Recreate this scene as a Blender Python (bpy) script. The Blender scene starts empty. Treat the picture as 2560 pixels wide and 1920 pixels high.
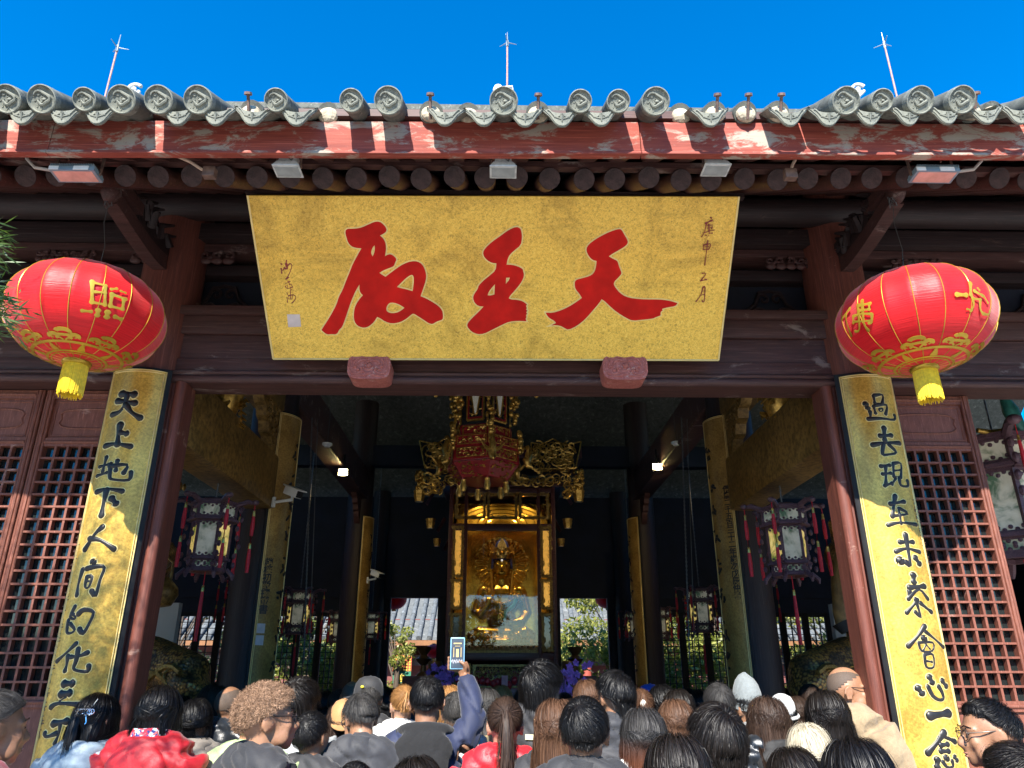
import bpy, bmesh, math, random
import numpy as np
from mathutils import Vector, Matrix, Euler, noise as mnoise
R_ = math.radians
scene = bpy.context.scene
COL = scene.collection
random.seed(7)
rng = np.random.default_rng(7)

# ---------------------------------------------------------------- camera
CAM = Vector((0.0, 0.0, 1.75))
PITCH, YAW, FPX = R_(21.4), R_(1.08), 1850.0
cam_d = bpy.data.cameras.new("camera")
cam = bpy.data.objects.new("camera", cam_d)
COL.objects.link(cam)
cam.location = CAM
cam.rotation_euler = (R_(90) + PITCH, 0, -YAW)
cam_d.sensor_width = 36.0
cam_d.lens = 36.0 * FPX / 2560.0
cam_d.clip_start = 0.05
cam_d.clip_end = 2000
scene.camera = cam

# ---------------------------------------------------------------- sun and sky
SUN_DIR = Vector((-0.27, -1.196, 1.0)).normalized()      # towards the sun
SUN_EL = math.asin(SUN_DIR.z)
world = bpy.data.worlds.new("World")
scene.world = world
world.use_nodes = True
wn = world.node_tree
wn.nodes.clear()
sky = wn.nodes.new("ShaderNodeTexSky")
sky.sky_type = 'NISHITA'
sky.sun_disc = False
sky.sun_elevation = SUN_EL
sky.sun_rotation = math.atan2(SUN_DIR.x, SUN_DIR.y)
sky.altitude = 0
sky.air_density = 1.0
sky.dust_density = 0.2
sky.ozone_density = 4.0
hs = wn.nodes.new("ShaderNodeHueSaturation")
hs.inputs["Saturation"].default_value = 1.65
hs.inputs["Value"].default_value = 1.45
hs.inputs["Hue"].default_value = 0.502
bg = wn.nodes.new("ShaderNodeBackground")
bg.inputs["Strength"].default_value = 0.09
wo = wn.nodes.new("ShaderNodeOutputWorld")
wn.links.new(sky.outputs[0], hs.inputs["Color"])
wn.links.new(hs.outputs[0], bg.inputs["Color"])
wn.links.new(bg.outputs[0], wo.inputs["Surface"])
sd = bpy.data.lights.new("sun", 'SUN')
sd.energy = 5.0
sd.angle = R_(0.5)
sd.color = (1.0, 0.95, 0.86)
so = bpy.data.objects.new("sun", sd)
COL.objects.link(so)
so.rotation_euler = SUN_DIR.to_track_quat('Z', 'Y').to_euler()
scene.view_settings.view_transform = 'Standard'
scene.view_settings.look = 'None'
scene.view_settings.exposure = 1.4
scene.view_settings.gamma = 1.0
scene.render.film_transparent = False
scene.cycles.max_bounces = 6
scene.cycles.transparent_max_bounces = 12

# ---------------------------------------------------------------- pixel <-> space (source pixels of a 2560x1920 frame)
_F = Vector((math.sin(YAW)*math.cos(PITCH), math.cos(YAW)*math.cos(PITCH), math.sin(PITCH)))
_R = Vector((math.cos(YAW), -math.sin(YAW), 0))
_U = _R.cross(_F)
def ray(px, py):
    return _F*FPX + _R*(px-1280) + _U*(960-py)
def at(px, py, Y):
    d = ray(px, py); t = (Y-CAM.y)/d.y
    return CAM + d*t
def hit_plane(px, py, o, n):
    d = ray(px, py); t = (o-CAM).dot(n)/d.dot(n)
    return CAM + d*t
def D(px, py, Y):                       # same, from pixels of the 2212-wide view
    k = 2560/2212
    return at(px*k, py*k, Y)
HX = 0.045                              # the hall's axis

# ---------------------------------------------------------------- mesh helpers
class MB:
    def __init__(s): s.v = []; s.f = []; s.uv = None
    def add(s, vs, fs):
        n = len(s.v); s.v += [tuple(p) for p in vs]; s.f += [tuple(i+n for i in f) for f in fs]; return s
    def box(s, x0, x1, y0, y1, z0, z1, M=None):
        vs = [Vector(p) for p in ((x0,y0,z0),(x1,y0,z0),(x1,y1,z0),(x0,y1,z0),(x0,y0,z1),(x1,y0,z1),(x1,y1,z1),(x0,y1,z1))]
        if M is not None: vs = [M @ p for p in vs]
        return s.add(vs, [(3,2,1,0),(4,5,6,7),(0,1,5,4),(1,2,6,5),(2,3,7,6),(3,0,4,7)])
    def bar(s, a, b, w, h, up=(0,0,1)):  # box section bar from a to b
        a, b = Vector(a), Vector(b); d = (b-a).normalized(); up = Vector(up)
        if abs(d.dot(up)) > .99: up = Vector((0,1,0))
        sx = d.cross(up).normalized()*(w/2); sz = sx.cross(d).normalized()*(h/2)
        vs = [a-sx-sz,a+sx-sz,a+sx+sz,a-sx+sz,b-sx-sz,b+sx-sz,b+sx+sz,b-sx+sz]
        return s.add(vs, [(0,1,2,3),(7,6,5,4),(4,5,1,0),(5,6,2,1),(6,7,3,2),(7,4,0,3)])
    def tube(s, pts, rad, n=8, cap=True, flat=1.0, ref=None):
        pts = [Vector(p) for p in pts]; m = len(pts)
        rs = rad if hasattr(rad, '__len__') else [rad]*m
        vs = []; prev = None
        for i, p in enumerate(pts):
            t = (pts[min(i+1,m-1)]-pts[max(i-1,0)])
            if t.length < 1e-9: t = Vector((0,0,1))
            t.normalize()
            if prev is None:
                r = Vector(ref) if ref is not None else (Vector((0,0,1)) if abs(t.z) < .9 else Vector((0,1,0)))
            else: r = prev
            x = (r - t*r.dot(t))
            if x.length < 1e-6: x = t.orthogonal()
            x.normalize(); y = t.cross(x); prev = x
            for k in range(n):
                a = 2*math.pi*k/n
                vs.append(p + x*(math.cos(a)*rs[i]*flat) + y*(math.sin(a)*rs[i]))
        fs = [(i*n+k, i*n+(k+1)%n, (i+1)*n+(k+1)%n, (i+1)*n+k) for i in range(m-1) for k in range(n)]
        if cap: fs += [tuple(range(n-1,-1,-1)), tuple((m-1)*n+k for k in range(n))]
        return s.add(vs, fs)
    def lathe(s, prof, c=(0,0,0), n=24, M=None, cap=True, a0=0, a1=2*math.pi):   # prof: (r,z) list
        full = abs(a1-a0-2*math.pi) < 1e-6; m = n if full else n+1
        vs = []
        for r, z in prof:
            for k in range(m):
                a = a0+(a1-a0)*k/n; p = Vector((r*math.cos(a), r*math.sin(a), z))
                vs.append((M @ p if M is not None else p)+Vector(c))
        L = len(prof)
        fs = [(i*m+k, i*m+(k+1)%m, (i+1)*m+(k+1)%m, (i+1)*m+k) for i in range(L-1) for k in range(n)]
        if cap and full: fs += [tuple(range(m-1,-1,-1)), tuple((L-1)*m+k for k in range(m))]
        return s.add(vs, fs)
    def ell(s, c, r, n=16, m=10, M=None):
        vs = [];c = Vector(c)
        for i in range(m+1):
            t = math.pi*i/m
            for k in range(n):
                a = 2*math.pi*k/n; p = Vector((r[0]*math.sin(t)*math.cos(a), r[1]*math.sin(t)*math.sin(a), r[2]*math.cos(t)))
                vs.append((M @ p if M is not None else p)+c)
        fs = [(i*n+k, (i+1)*n+k, (i+1)*n+(k+1)%n, i*n+(k+1)%n) for i in range(m) for k in range(n)]
        return s.add(vs, fs)
    def prism(s, poly, M, t0, t1):       # poly: 2D outline; M maps (u,v,depth) to space
        n = len(poly)
        vs = [M(u, v, t0) for u, v in poly] + [M(u, v, t1) for u, v in poly]
        fs = [tuple(range(n)), tuple(range(2*n-1, n-1, -1))] + [(k, n+k, n+(k+1)%n, (k+1)%n) for k in range(n)]
        return s.add(vs, fs)
    def build(s, name, mat, parent=None, smooth=35, bevel=0, loc=None):
        me = bpy.data.meshes.new(name)
        off = Vector((0,0,0))
        if parent is not None: off = wloc(parent)
        elif loc is not None: off = Vector(loc)
        me.from_pydata([tuple(Vector(p)-off) for p in s.v], [], s.f)
        me.validate()
        bm = bmesh.new(); bm.from_mesh(me)
        bmesh.ops.remove_doubles(bm, verts=bm.verts, dist=1e-6)
        bmesh.ops.recalc_face_normals(bm, faces=bm.faces)
        if bevel:
            es = [e for e in bm.edges if len(e.link_faces) == 2 and e.calc_face_angle(0) > R_(40)]
            bmesh.ops.bevel(bm, geom=es, offset=bevel, segments=2, profile=.6, affect='EDGES', clamp_overlap=True)
        bm.to_mesh(me); bm.free()
        if smooth:
            me.polygons.foreach_set('use_smooth', [True]*len(me.polygons))
            me.set_sharp_from_angle(angle=R_(smooth))
        if mat is not None: me.materials.append(mat)
        o = bpy.data.objects.new(name, me); COL.objects.link(o)
        if parent is not None: o.parent = parent
        elif loc is not None: o.location = loc
        return o
def wloc(o):
    v = Vector(o.location)
    while o.parent is not None:
        o = o.parent; v += Vector(o.location)
    return v
def np_obj(name, V, F, mat, parent=None, smooth=True):
    me = bpy.data.meshes.new(name)
    V = np.asarray(V, dtype=np.float32); F = np.asarray(F, dtype=np.int32)
    me.vertices.add(len(V)); me.vertices.foreach_set('co', V.ravel())
    k = F.shape[1]
    me.loops.add(F.size); me.loops.foreach_set('vertex_index', F.ravel())
    me.polygons.add(len(F)); me.polygons.foreach_set('loop_start', np.arange(0, F.size, k, dtype=np.int32))
    me.polygons.foreach_set('loop_total', np.full(len(F), k, dtype=np.int32))
    if smooth: me.polygons.foreach_set('use_smooth', np.ones(len(F), dtype=bool))
    me.update(calc_edges=True); me.validate()
    if mat is not None: me.materials.append(mat)
    o = bpy.data.objects.new(name, me); COL.objects.link(o)
    if parent is not None: o.parent = parent
    return o
def tag(o, label=None, cat=None, group=None, kind=None):
    if label: o['label'] = label
    if cat: o['category'] = cat
    if group: o['group'] = group
    if kind: o['kind'] = kind
    return o
def empty(name, loc=(0,0,0), label=None, cat=None, group=None, rz=0):
    o = bpy.data.objects.new(name, None); COL.objects.link(o)
    o.location = loc; o.rotation_euler = (0,0,rz); o.empty_display_size = .1
    return tag(o, label, cat, group)
def copy_tree(o, parent=None):
    c = o.copy(); COL.objects.link(c)
    if parent is not None: c.parent = parent
    for ch in list(o.children): copy_tree(ch, c)
    return c

# ---------------------------------------------------------------- materials
def new_mat(name):
    m = bpy.data.materials.new(name); m.use_nodes = True
    nt = m.node_tree; b = nt.nodes["Principled BSDF"]
    return m, nt, b
def N(nt, t, **kw):
    n = nt.nodes.new(t)
    for k, v in kw.items():
        if k.startswith('i_'): n.inputs[k[2:].replace('_', ' ')].default_value = v
        else: setattr(n, k, v)
    return n
def coords(nt, scale=(1,1,1), kind='Object'):
    tc = N(nt, 'ShaderNodeTexCoord'); mp = N(nt, 'ShaderNodeMapping')
    mp.inputs['Scale'].default_value = scale
    nt.links.new(tc.outputs[kind], mp.inputs['Vector'])
    return mp.outputs['Vector']
def noise(nt, vec, scale=5, detail=5, rough=.55, dist=0):
    n = N(nt, 'ShaderNodeTexNoise'); n.inputs['Scale'].default_value = scale
    n.inputs['Detail'].default_value = detail; n.inputs['Roughness'].default_value = rough
    n.inputs['Distortion'].default_value = dist
    nt.links.new(vec, n.inputs['Vector']); return n.outputs['Fac']
def ramp(nt, fac, stops):
    r = N(nt, 'ShaderNodeValToRGB'); el = r.color_ramp.elements
    while len(el) < len(stops): el.new(.5)
    for e, (p, c) in zip(el, stops):
        e.position = p; e.color = (*c, 1) if len(c) == 3 else c
    nt.links.new(fac, r.inputs['Fac']); return r.outputs['Color']
def mix(nt, fac, a, b, mode='MIX'):
    m = N(nt, 'ShaderNodeMix', data_type='RGBA', blend_type=mode)
    for s, k in ((fac,0),(a,6),(b,7)):
        if hasattr(s, 'links') or isinstance(s, bpy.types.NodeSocket): nt.links.new(s, m.inputs[k])
        else: m.inputs[k].default_value = s if k == 0 else ((*s, 1) if len(s) == 3 else s)
    return m.outputs[2]
def bump(nt, b, h, strength=.3, dist=.01):
    n = N(nt, 'ShaderNodeBump'); n.inputs['Strength'].default_value = strength; n.inputs['Distance'].default_value = dist
    nt.links.new(h, n.inputs['Height']); nt.links.new(n.outputs['Normal'], b.inputs['Normal'])
def simple(name, c, rough=.6, metal=0, spec=.5, var=.18, vs=12, bmp=0, bs=60, emit=None, es=1, sheen=0, coat=0):
    m, nt, b = new_mat(name)
    v = coords(nt)
    f = noise(nt, v, vs, 5)
    lo = tuple(max(0, x*(1-var)) for x in c); hi = tuple(min(1, x*(1+var)) for x in c)
    nt.links.new(ramp(nt, f, [(.3, lo), (.7, hi)]), b.inputs['Base Color'])
    b.inputs['Roughness'].default_value = rough; b.inputs['Metallic'].default_value = metal
    b.inputs['Specular IOR Level'].default_value = spec
    if sheen: b.inputs['Sheen Weight'].default_value = sheen
    if coat: b.inputs['Coat Weight'].default_value = coat
    if bmp: bump(nt, b, noise(nt, v, bs, 4), bmp, .01)
    if emit: b.inputs['Emission Color'].default_value = (*emit, 1); b.inputs['Emission Strength'].default_value = es
    return m
def wood(name, c1, c2, c3=None, grain=(1.2, 14, 14), rough=.6, patch=.62, psc=2.2, bmp=.25, spec=.4):
    m, nt, b = new_mat(name)
    v = coords(nt, grain); v2 = coords(nt)
    f = noise(nt, v, 3.2, 8, .65, .4)
    c = ramp(nt, f, [(.28, c1), (.72, c2)])
    if c3 is not None:
        pf = noise(nt, coords(nt, (1, 2.5, 2.5)), psc, 9, .72, .5)
        pm = ramp(nt, pf, [(patch-.02, (0,0,0)), (patch+.05, (1,1,1))])
        c = mix(nt, pm, c, c3)
    g2 = tuple(.5*x if x < 6 else 3*x for x in grain)
    f2 = noise(nt, coords(nt, g2), 4.5, 9, .75, .3)
    lt = tuple(min(1, x*2.0+.045) for x in c2); dk = tuple(x*.42 for x in c1)
    c = mix(nt, ramp(nt, f2, [(.55, (0,0,0)), (.70, (.8,.8,.8))]), c, lt)
    c = mix(nt, ramp(nt, f2, [(.28, (.85,.85,.85)), (.42, (0,0,0))]), c, dk)
    nt.links.new(c, b.inputs['Base Color'])
    b.inputs['Roughness'].default_value = rough; b.inputs['Specular IOR Level'].default_value = spec
    bump(nt, b, f, bmp, .006)
    return m
M = {}
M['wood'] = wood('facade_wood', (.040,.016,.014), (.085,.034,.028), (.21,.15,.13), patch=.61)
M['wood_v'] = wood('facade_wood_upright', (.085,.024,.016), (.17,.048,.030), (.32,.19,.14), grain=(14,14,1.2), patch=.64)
M['fascia'] = wood('fascia_paint', (.16,.026,.018), (.30,.06,.036), (.30,.25,.20), grain=(.9,10,10), patch=.525, psc=3.8, rough=.75)
M['rafter'] = wood('rafter_wood', (.045,.016,.013), (.085,.030,.023), (.14,.09,.075), grain=(9,1.2,9), patch=.7)
M['rafter_end'] = simple('rafter_end_grain', (.035,.019,.018), .85, var=.6, vs=30, bmp=.5)
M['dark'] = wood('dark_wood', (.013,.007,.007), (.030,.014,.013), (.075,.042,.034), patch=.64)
M['shade_navy'] = simple('shade_navy_timber', (.005,.007,.016), .7, var=.5, vs=3)  # near-black; deep shade and its ambient blue are put into the base colour
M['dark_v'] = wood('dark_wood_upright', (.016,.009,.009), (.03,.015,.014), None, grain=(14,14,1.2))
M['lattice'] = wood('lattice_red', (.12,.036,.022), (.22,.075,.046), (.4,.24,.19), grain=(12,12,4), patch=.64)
M['black'] = simple('black_lacquer', (.012,.012,.013), .55, spec=.25, var=.3)
M['tile'] = wood('roof_tile_clay', (.055,.06,.05), (.13,.135,.118), (.24,.23,.18), grain=(5,5,5), patch=.64, psc=5, rough=.85, bmp=.4)
M['plaster'] = simple('broken_plaster', (.42,.36,.26), .95, var=.4, vs=26, bmp=.8, bs=30)
M['floor'] = simple('stone_paving', (.25,.24,.22), .7, var=.25, vs=3, bmp=.2)
M['white_wall'] = simple('white_wall', (.62,.61,.58), .85, var=.08, vs=2)
M['iron'] = simple('rusty_iron', (.16,.10,.08), .7, .4, var=.4, vs=30)
M['steel'] = simple('grey_steel', (.35,.35,.34), .4, .7, var=.1)
M['white_paint'] = simple('white_paint', (.72,.72,.70), .45, var=.06)
def gold_leaf(name, base=(.78,.52,.12), dark=(.46,.29,.07), metal=.35, rough=.42, fine=55, streak=(1,1,1)):
    m, nt, b = new_mat(name)
    v = coords(nt, streak)
    f1 = noise(nt, v, fine, 3, .7); f2 = noise(nt, coords(nt), 3.5, 6, .65, .6)
    c = ramp(nt, f1, [(.33, dark), (.58, base), (.8, tuple(min(1, x*1.22) for x in base))])
    d = ramp(nt, f2, [(.38, (.62,.58,.5)), (.62, (1,1,1))])
    nt.links.new(mix(nt, 1.0, c, d, 'MULTIPLY'), b.inputs['Base Color'])
    b.inputs['Metallic'].default_value = metal; b.inputs['Roughness'].default_value = rough
    bump(nt, b, f1, .35, .003)
    return m
M['gold'] = gold_leaf('gold_leaf_board')
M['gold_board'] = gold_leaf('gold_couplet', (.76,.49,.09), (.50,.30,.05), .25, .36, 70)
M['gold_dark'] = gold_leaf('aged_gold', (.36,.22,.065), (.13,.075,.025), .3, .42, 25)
M['gold_carve'] = gold_leaf('gilt_carving', (.78,.50,.12), (.40,.22,.05), .75, .3, 30)
M['gold_statue'] = gold_leaf('polished_gold', (.85,.56,.10), (.6,.36,.06), .85, .24, 8)
M['gold_line'] = simple('pale_gold_edge', (.80,.62,.25), .4, .3, var=.1)
M['char_red'] = simple('vermilion_paint', (.56,.010,.006), .6, spec=.15, var=.22, vs=7)
M['char_black'] = simple('carved_black', (.018,.017,.018), .38, spec=.35, var=.35, vs=20)
M['glass_dark'] = simple('window_glass', (.012,.016,.016), .06, var=.5, vs=6, spec=.6)
# ================================================================= ground
g = MB(); g.add([(-150,-150,0),(150,-150,0),(150,150,0),(-150,150,0)], [(0,1,2,3)])
m, nt, b = new_mat('paving'); v = coords(nt)
br = N(nt, 'ShaderNodeTexBrick'); br.inputs['Scale'].default_value = 1.4; br.inputs['Mortar Size'].default_value = .008
br.inputs['Color1'].default_value = (.50,.47,.42,1); br.inputs['Color2'].default_value = (.42,.40,.36,1); br.inputs['Mortar'].default_value = (.2,.19,.17,1)
nt.links.new(v, br.inputs['Vector'])
nt.links.new(mix(nt, noise(nt, v, 3, 6), br.outputs['Color'], (.36,.34,.30)), b.inputs['Base Color']); b.inputs['Roughness'].default_value = .8
tag(g.build('ground', m, None, 0), kind='structure')

# ================================================================= the hall
hall = empty('temple_hall', (HX, 4.4, 0), 'old red-brown timber temple hall with grey tiled eaves and wide open front', 'temple hall')
EAVE_Y, EAVE_Z = 2.84, 4.30
def roof_z(Y): d = Y-EAVE_Y; return EAVE_Z + .53*d + .040*d*d
RIDGE_Y = 9.2
XE = 9.5
def EZ(x): return .012*max(-3.5, min(3.5, x)) + (.004*min(x,3.5)**2 if x > 0 else 0)
mb = MB(); ys = [EAVE_Y + (RIDGE_Y-EAVE_Y)*i/14 for i in range(15)]
ys[0] = 3.3
prof = [(y, roof_z(y)) for y in ys] + [(2*RIDGE_Y-y, roof_z(y)) for y in reversed(ys[:-1])]
prof = [p for p in prof if p[0] <= 15.4]
for dz, flip in ((0, 0), (-.10, 1)):
    vs = []; 
    for y, z in prof: vs += [(-XE, y, z+dz), (XE, y, z+dz)]
    mb.add(vs, [(2*i, 2*i+1, 2*i+3, 2*i+2) for i in range(len(prof)-1)])
roof = mb.build('roof', M['tile'], hall, 0)
# ridge wall with curled ornaments
rz = roof_z(RIDGE_Y)
mb = MB(); mb.box(-XE, XE, RIDGE_Y-.16, RIDGE_Y+.16, rz-.3, 9.75).box(-XE, XE, RIDGE_Y-.22, RIDGE_Y+.22, 9.75, 9.85)
ridge = mb.build('ridge', M['tile'], roof, 30)

# tile rolls and their round ends
sl = math.atan(.55)
AX = Vector((0, math.cos(sl), math.sin(sl)))           # up the slope
UP = Vector((0, -math.sin(sl), math.cos(sl)))
TILE_Y = 2.765
mt, nt, b = new_mat('tile_end_clay'); v = coords(nt)
f = noise(nt, v, 45, 6, .7); f2 = noise(nt, v, 9, 4)
c = ramp(nt, f, [(.32, (.055,.062,.05)), (.52, (.16,.17,.148)), (.75, (.30,.30,.245))])
nt.links.new(mix(nt, ramp(nt, f2, [(.45, (0,0,0)), (.7, (.7,.7,.7))]), c, (.22,.22,.17)), b.inputs['Base Color'])
b.inputs['Roughness'].default_value = .8; bump(nt, b, f, .5, .004); M['tile_end'] = mt
def disc_mesh(r, name, seed):
    rr = random.Random(seed); mb = MB()
    T = Matrix((( -1,0,0),(0,0,1),(0,1,0)))            # local z -> -Y .. built below
    Mx = Matrix.Identity(3)
    # local frame: x right, y = outward normal (-AX), z = up on face
    def L(x, o, z): return Vector((x,0,0)) + UP*z + (-AX)*o
    n = 28
    prof = [(r*.99, -.03), (r, 0), (r, .016), (r*.93, .018), (r*.89, .010), (r*.86, .006), (0.001, .004)]
    vs = [L(q*math.cos(2*math.pi*k/n), o, q*math.sin(2*math.pi*k/n)) for q, o in prof for k in range(n)]
    fs = [(i*n+k, i*n+(k+1)%n, (i+1)*n+(k+1)%n, (i+1)*n+k) for i in range(len(prof)-1) for k in range(n)]
    mb.add(vs, fs)
    # coiled relief animal
    pts = []
    for i in range(26):
        t = i/25; a = 2.6-5.6*t; q = r*(.60-.30*t+.07*math.sin(t*19)); pts.append(L(q*math.cos(a)*1.05-r*.04, .008, q*math.sin(a)*.92+r*.05*math.sin(t*11)))
    mb.tube(pts, [r*.085*(1-.6*abs(2*i/25-1)**2)+.002 for i in range(26)], 6)
    mb.ell(L(r*.12, .008, r*.02), (r*.13, r*.06, r*.11), 8, 6)
    for i in range(24):
        a = rr.uniform(0, 6.28); q = r*rr.uniform(.15,.76)
        p = [L(q*math.cos(a)+r*.16*t*math.cos(a+1.3+t*2), .006, q*math.sin(a)+r*.16*t*math.sin(a+1.3+t*2)) for t in (0,.35,.7,1)]
        mb.tube(p, r*.03, 5)
    return mb.build(name, M['tile_end'], roof, 40)
def tile_xz(xd): p = D(xd, 252/1.1573*1.0 if False else 218, TILE_Y); return p.x
tiles = [(18,'D'),(93,'D'),(185,'s'),(265,'D'),(345,'D'),(430,'D'),(520,'n'),(598,'s'),(690,'b'),(760,'s'),(840,'D'),(925,'n'),(1008,'b'),(1088,'D'),(1165,'n'),
         (1253,'s'),(1335,'s'),(1415,'D'),(1490,'b'),(1563,'n'),(1632,'n'),(1705,'n'),(1825,'D'),(1903,'s'),(1985,'D'),(2075,'D'),(2138,'n'),(2200,'b')]
tx = [(tile_xz(x), s) for x, s in tiles]
x = tx[0][0]
for i in range(8): x -= .182; tx.insert(0, (x, 'D'))
x = tx[-1][0]
for i in range(8): x += .182; tx.append((x, 'Dn'[i % 2]))
protoD = protoS = None
def curve_pt(x, d, h):                                  # d = distance along the slope line from the eave
    Y = TILE_Y + d*math.cos(sl)
    return Vector((x, Y, roof_z(max(Y, EAVE_Y)) + h)) if d > .06 else Vector((x, Y, EAVE_Z+.02+h+(d-.04)*.55))
zc = at(1259, 254, TILE_Y).z
for i, (x, s) in enumerate(tx):
    r = .055 if s == 's' else .067
    if s in 'bn': r = .06
    dz = EZ(x)
    st = {'D': 0, 's': .015, 'n': .16, 'b': .20}[s]
    c0 = Vector((x, TILE_Y, zc + dz))
    if s in 'bn':
        c0.z -= .02
    pts = []
    ks = [st, .3, .6, .95] + [1.3+.8*j for j in range(9)]
    for k in ks:
        p = c0 + AX*k
        if p.y > EAVE_Y+.35: p.z = roof_z(p.y) + .045 + dz*max(0, 1-k/3)
        if p.y < RIDGE_Y-.1: pts.append(p)
    mb = MB(); mb.tube(pts, [r*.97]+[r*.95]*(len(pts)-1), 18, True, ref=(1,0,0))
    o = mb.build('tube_tile', M['tile'], roof, 40)
    if s in 'bn':                                        # broken end: plaster fill, nail
        mb = MB(); q = c0 + AX*(st-.012)
        mb.ell(q - UP*.01, (.05, .03, .045), 12, 8)
        po = mb.build('mortar_fill', M['plaster'], roof, 0)
        if s == 'n':
            mb = MB(); mb.tube([q-UP*.04-AX*.03, q+UP*.07-AX*.03], .008, 7); mb.tube([q+UP*.07-AX*.03, q+UP*.082-AX*.03], [.02,.018], 8)
            mb.build('tile_nail', M['iron'], roof)
    else:
        pr = protoD if s == 'D' else protoS
        if pr is None:
            pr = disc_mesh(.067 if s == 'D' else .055, 'tile_end', 3)
            if s == 'D': protoD = pr
            else: protoS = pr
            o = pr
        else: o = pr.copy(); COL.objects.link(o)
        o.data  # face of the roll
        for_v = c0 - Vector(wloc(roof))
        o.location = for_v
        if o is pr:                                      # mesh was made about the world origin: put it about itself
            off = Vector(wloc(roof)); o.data.transform(Matrix.Translation(off))
# drip tiles
def drip_proto():
    mb = MB(); n = 12; vs = []
    w, = (.092,)
    top = [(w*t, -.040*(1-t*t)+.0) for t in [(-1+2*k/n) for k in range(n+1)]]
    bot = []
    for k in range(n+1):
        t = -1+2*k/n; a = abs(t)
        bot.append((w*t*.98, -.018 - .088*(1-a**1.15) - .012*math.sin(min(1,a*1.6)*math.pi)))
    def L(u, v, o): return Vector((u, 0, 0)) + Vector((0, -.28, .96))*v + Vector((0,-.96,-.28))*(o - .05*(u/w)**2*.5)
    for o in (0, .012):
        vs += [L(u, v, o) for u, v in top] + [L(u, v, o) for u, v in bot]
    K = n+1
    fs = []
    for k in range(n):
        fs += [(k, k+1, K+k+1, K+k), (2*K+k+1, 2*K+k, 3*K+k, 3*K+k+1), (k+1, k, 2*K+k, 2*K+k+1), (K+k, K+k+1, 3*K+k+1, 3*K+k)]
    fs += [(0, K, 3*K, 2*K), (n, 2*K+n, 3*K+n, K+n)]
    mb.add(vs, fs)
    for sx in (-1, 1):                                   # relief scrolls
        mb.tube([L(sx*w*(.12+.6*t), -.052-.012*math.sin(t*5)+.022*t, .013) for t in [j/7 for j in range(8)]], .004, 5)
        mb.tube([L(sx*w*(.05+.35*t), -.068+.012*t, .013) for t in (0,.5,1)], .0035, 5)
    mb.tube([L(0,-.045,.013), L(0,-.082,.013)], [.008,.003], 6)
    rim = [L(u*.93, v+.006, .013) for u, v in bot]
    mb.tube(rim, .003, 5)
    # pan running up the slope
    vs = []
    for d in (0, .25, .6, 1.2):
        for k in range(n+1):
            t = -1+2*k/n; vs.append(Vector((w*t, 0, 0)) + UP*(-.036*(1-t*t)-.004) + AX*d)
    mb.add(vs, [(i*K+k, i*K+k+1, (i+1)*K+k+1, (i+1)*K+k) for i in range(3) for k in range(n)])
    return mb.build('drip_tile', M['tile_end'], roof, 40)
dp = drip_proto(); dp.data.transform(Matrix.Translation(Vector(wloc(roof))))
drips = [50,139,215,386,470,548,642,963,1044,1133,1213,1296,1533,1704,1788,1876,1960,2042,2127,2201]
for i, xd in enumerate(drips):
    o = dp if i == 0 else dp.copy()
    if i: COL.objects.link(o)
    p = D(xd, 232, TILE_Y+.02); dz = EZ(p.x)
    o.location = Vector((p.x, TILE_Y+.015, zc-.012+dz)) - Vector(wloc(roof))
    o.rotation_euler = (random.uniform(-.05,.05), random.uniform(-.06,.06), random.uniform(-.08,.08))
# broken pans where the drip tiles are gone
for xd in (305, 735, 885, 1375, 1452, 1600, 1665):
    p = D(xd, 232, TILE_Y+.02); mb = MB(); n = 8; vs = []
    for d in (.17+random.random()*.06, .5, 1.2):
        for k in range(n+1):
            t = -1+2*k/n; q = Vector((p.x+.085*t, TILE_Y+.015, zc-.02+EZ(p.x))) + UP*(-.03*(1-t*t)) + AX*(d+random.uniform(-.012,.012)*(d<.2)); vs += [q]
    K = n+1; mb.add(vs, [(i*K+k, i*K+k+1, (i+1)*K+k+1, (i+1)*K+k) for i in range(2) for k in range(n)])
    mb.build('pan_tile', M['tile'], roof, 40)
# fascia
z0, z1 = 4.090, 4.288
for a, c in ((-XE, D(110,300,2.93).x-.003), (D(110,300,2.93).x, -.002), (-.002, D(1384,300,2.93).x-.004), (D(1384,300,2.93).x, XE)):
    mb = MB(); mb.box(a, c, 2.93, 2.957, z0+.016, z1); mb.box(a, c, 2.92, 2.962, z0, z0+.015)
    mb.v = [(x, y, z+EZ(x)) for x, y, z in mb.v]
    mb.build('fascia_board', M['fascia'], hall, 30, .002)
mb = MB(); mb.box(-XE, XE, 2.925, 3.0, z1+.002, z1+.045); mb.v = [(x, y, z+EZ(x)) for x, y, z in mb.v]; mb.build('tile_batten', M['wood'], hall, 30)
# boards under the tiles (dark soffit) follow the rafters
RS = math.tan(R_(34))
mb = MB()
mb.add([(-XE,2.96,4.235),(XE,2.96,4.235),(XE,3.6,4.235+.40),(-XE,3.6,4.235+.40)], [(0,1,2,3)])
mb.add([(-XE,3.22,4.235),(XE,3.22,4.235),(XE,6.0,4.235+2.78*RS),(-XE,6.0,4.235+2.78*RS)], [(0,1,2,3)])
mb.build('soffit', M['shade_navy'], hall, 0)
mb = MB(); mb.box(-XE, XE, 3.178, 3.22, 4.214, 4.25); mb.build('eave_board', M['wood'], hall, 0)
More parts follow.
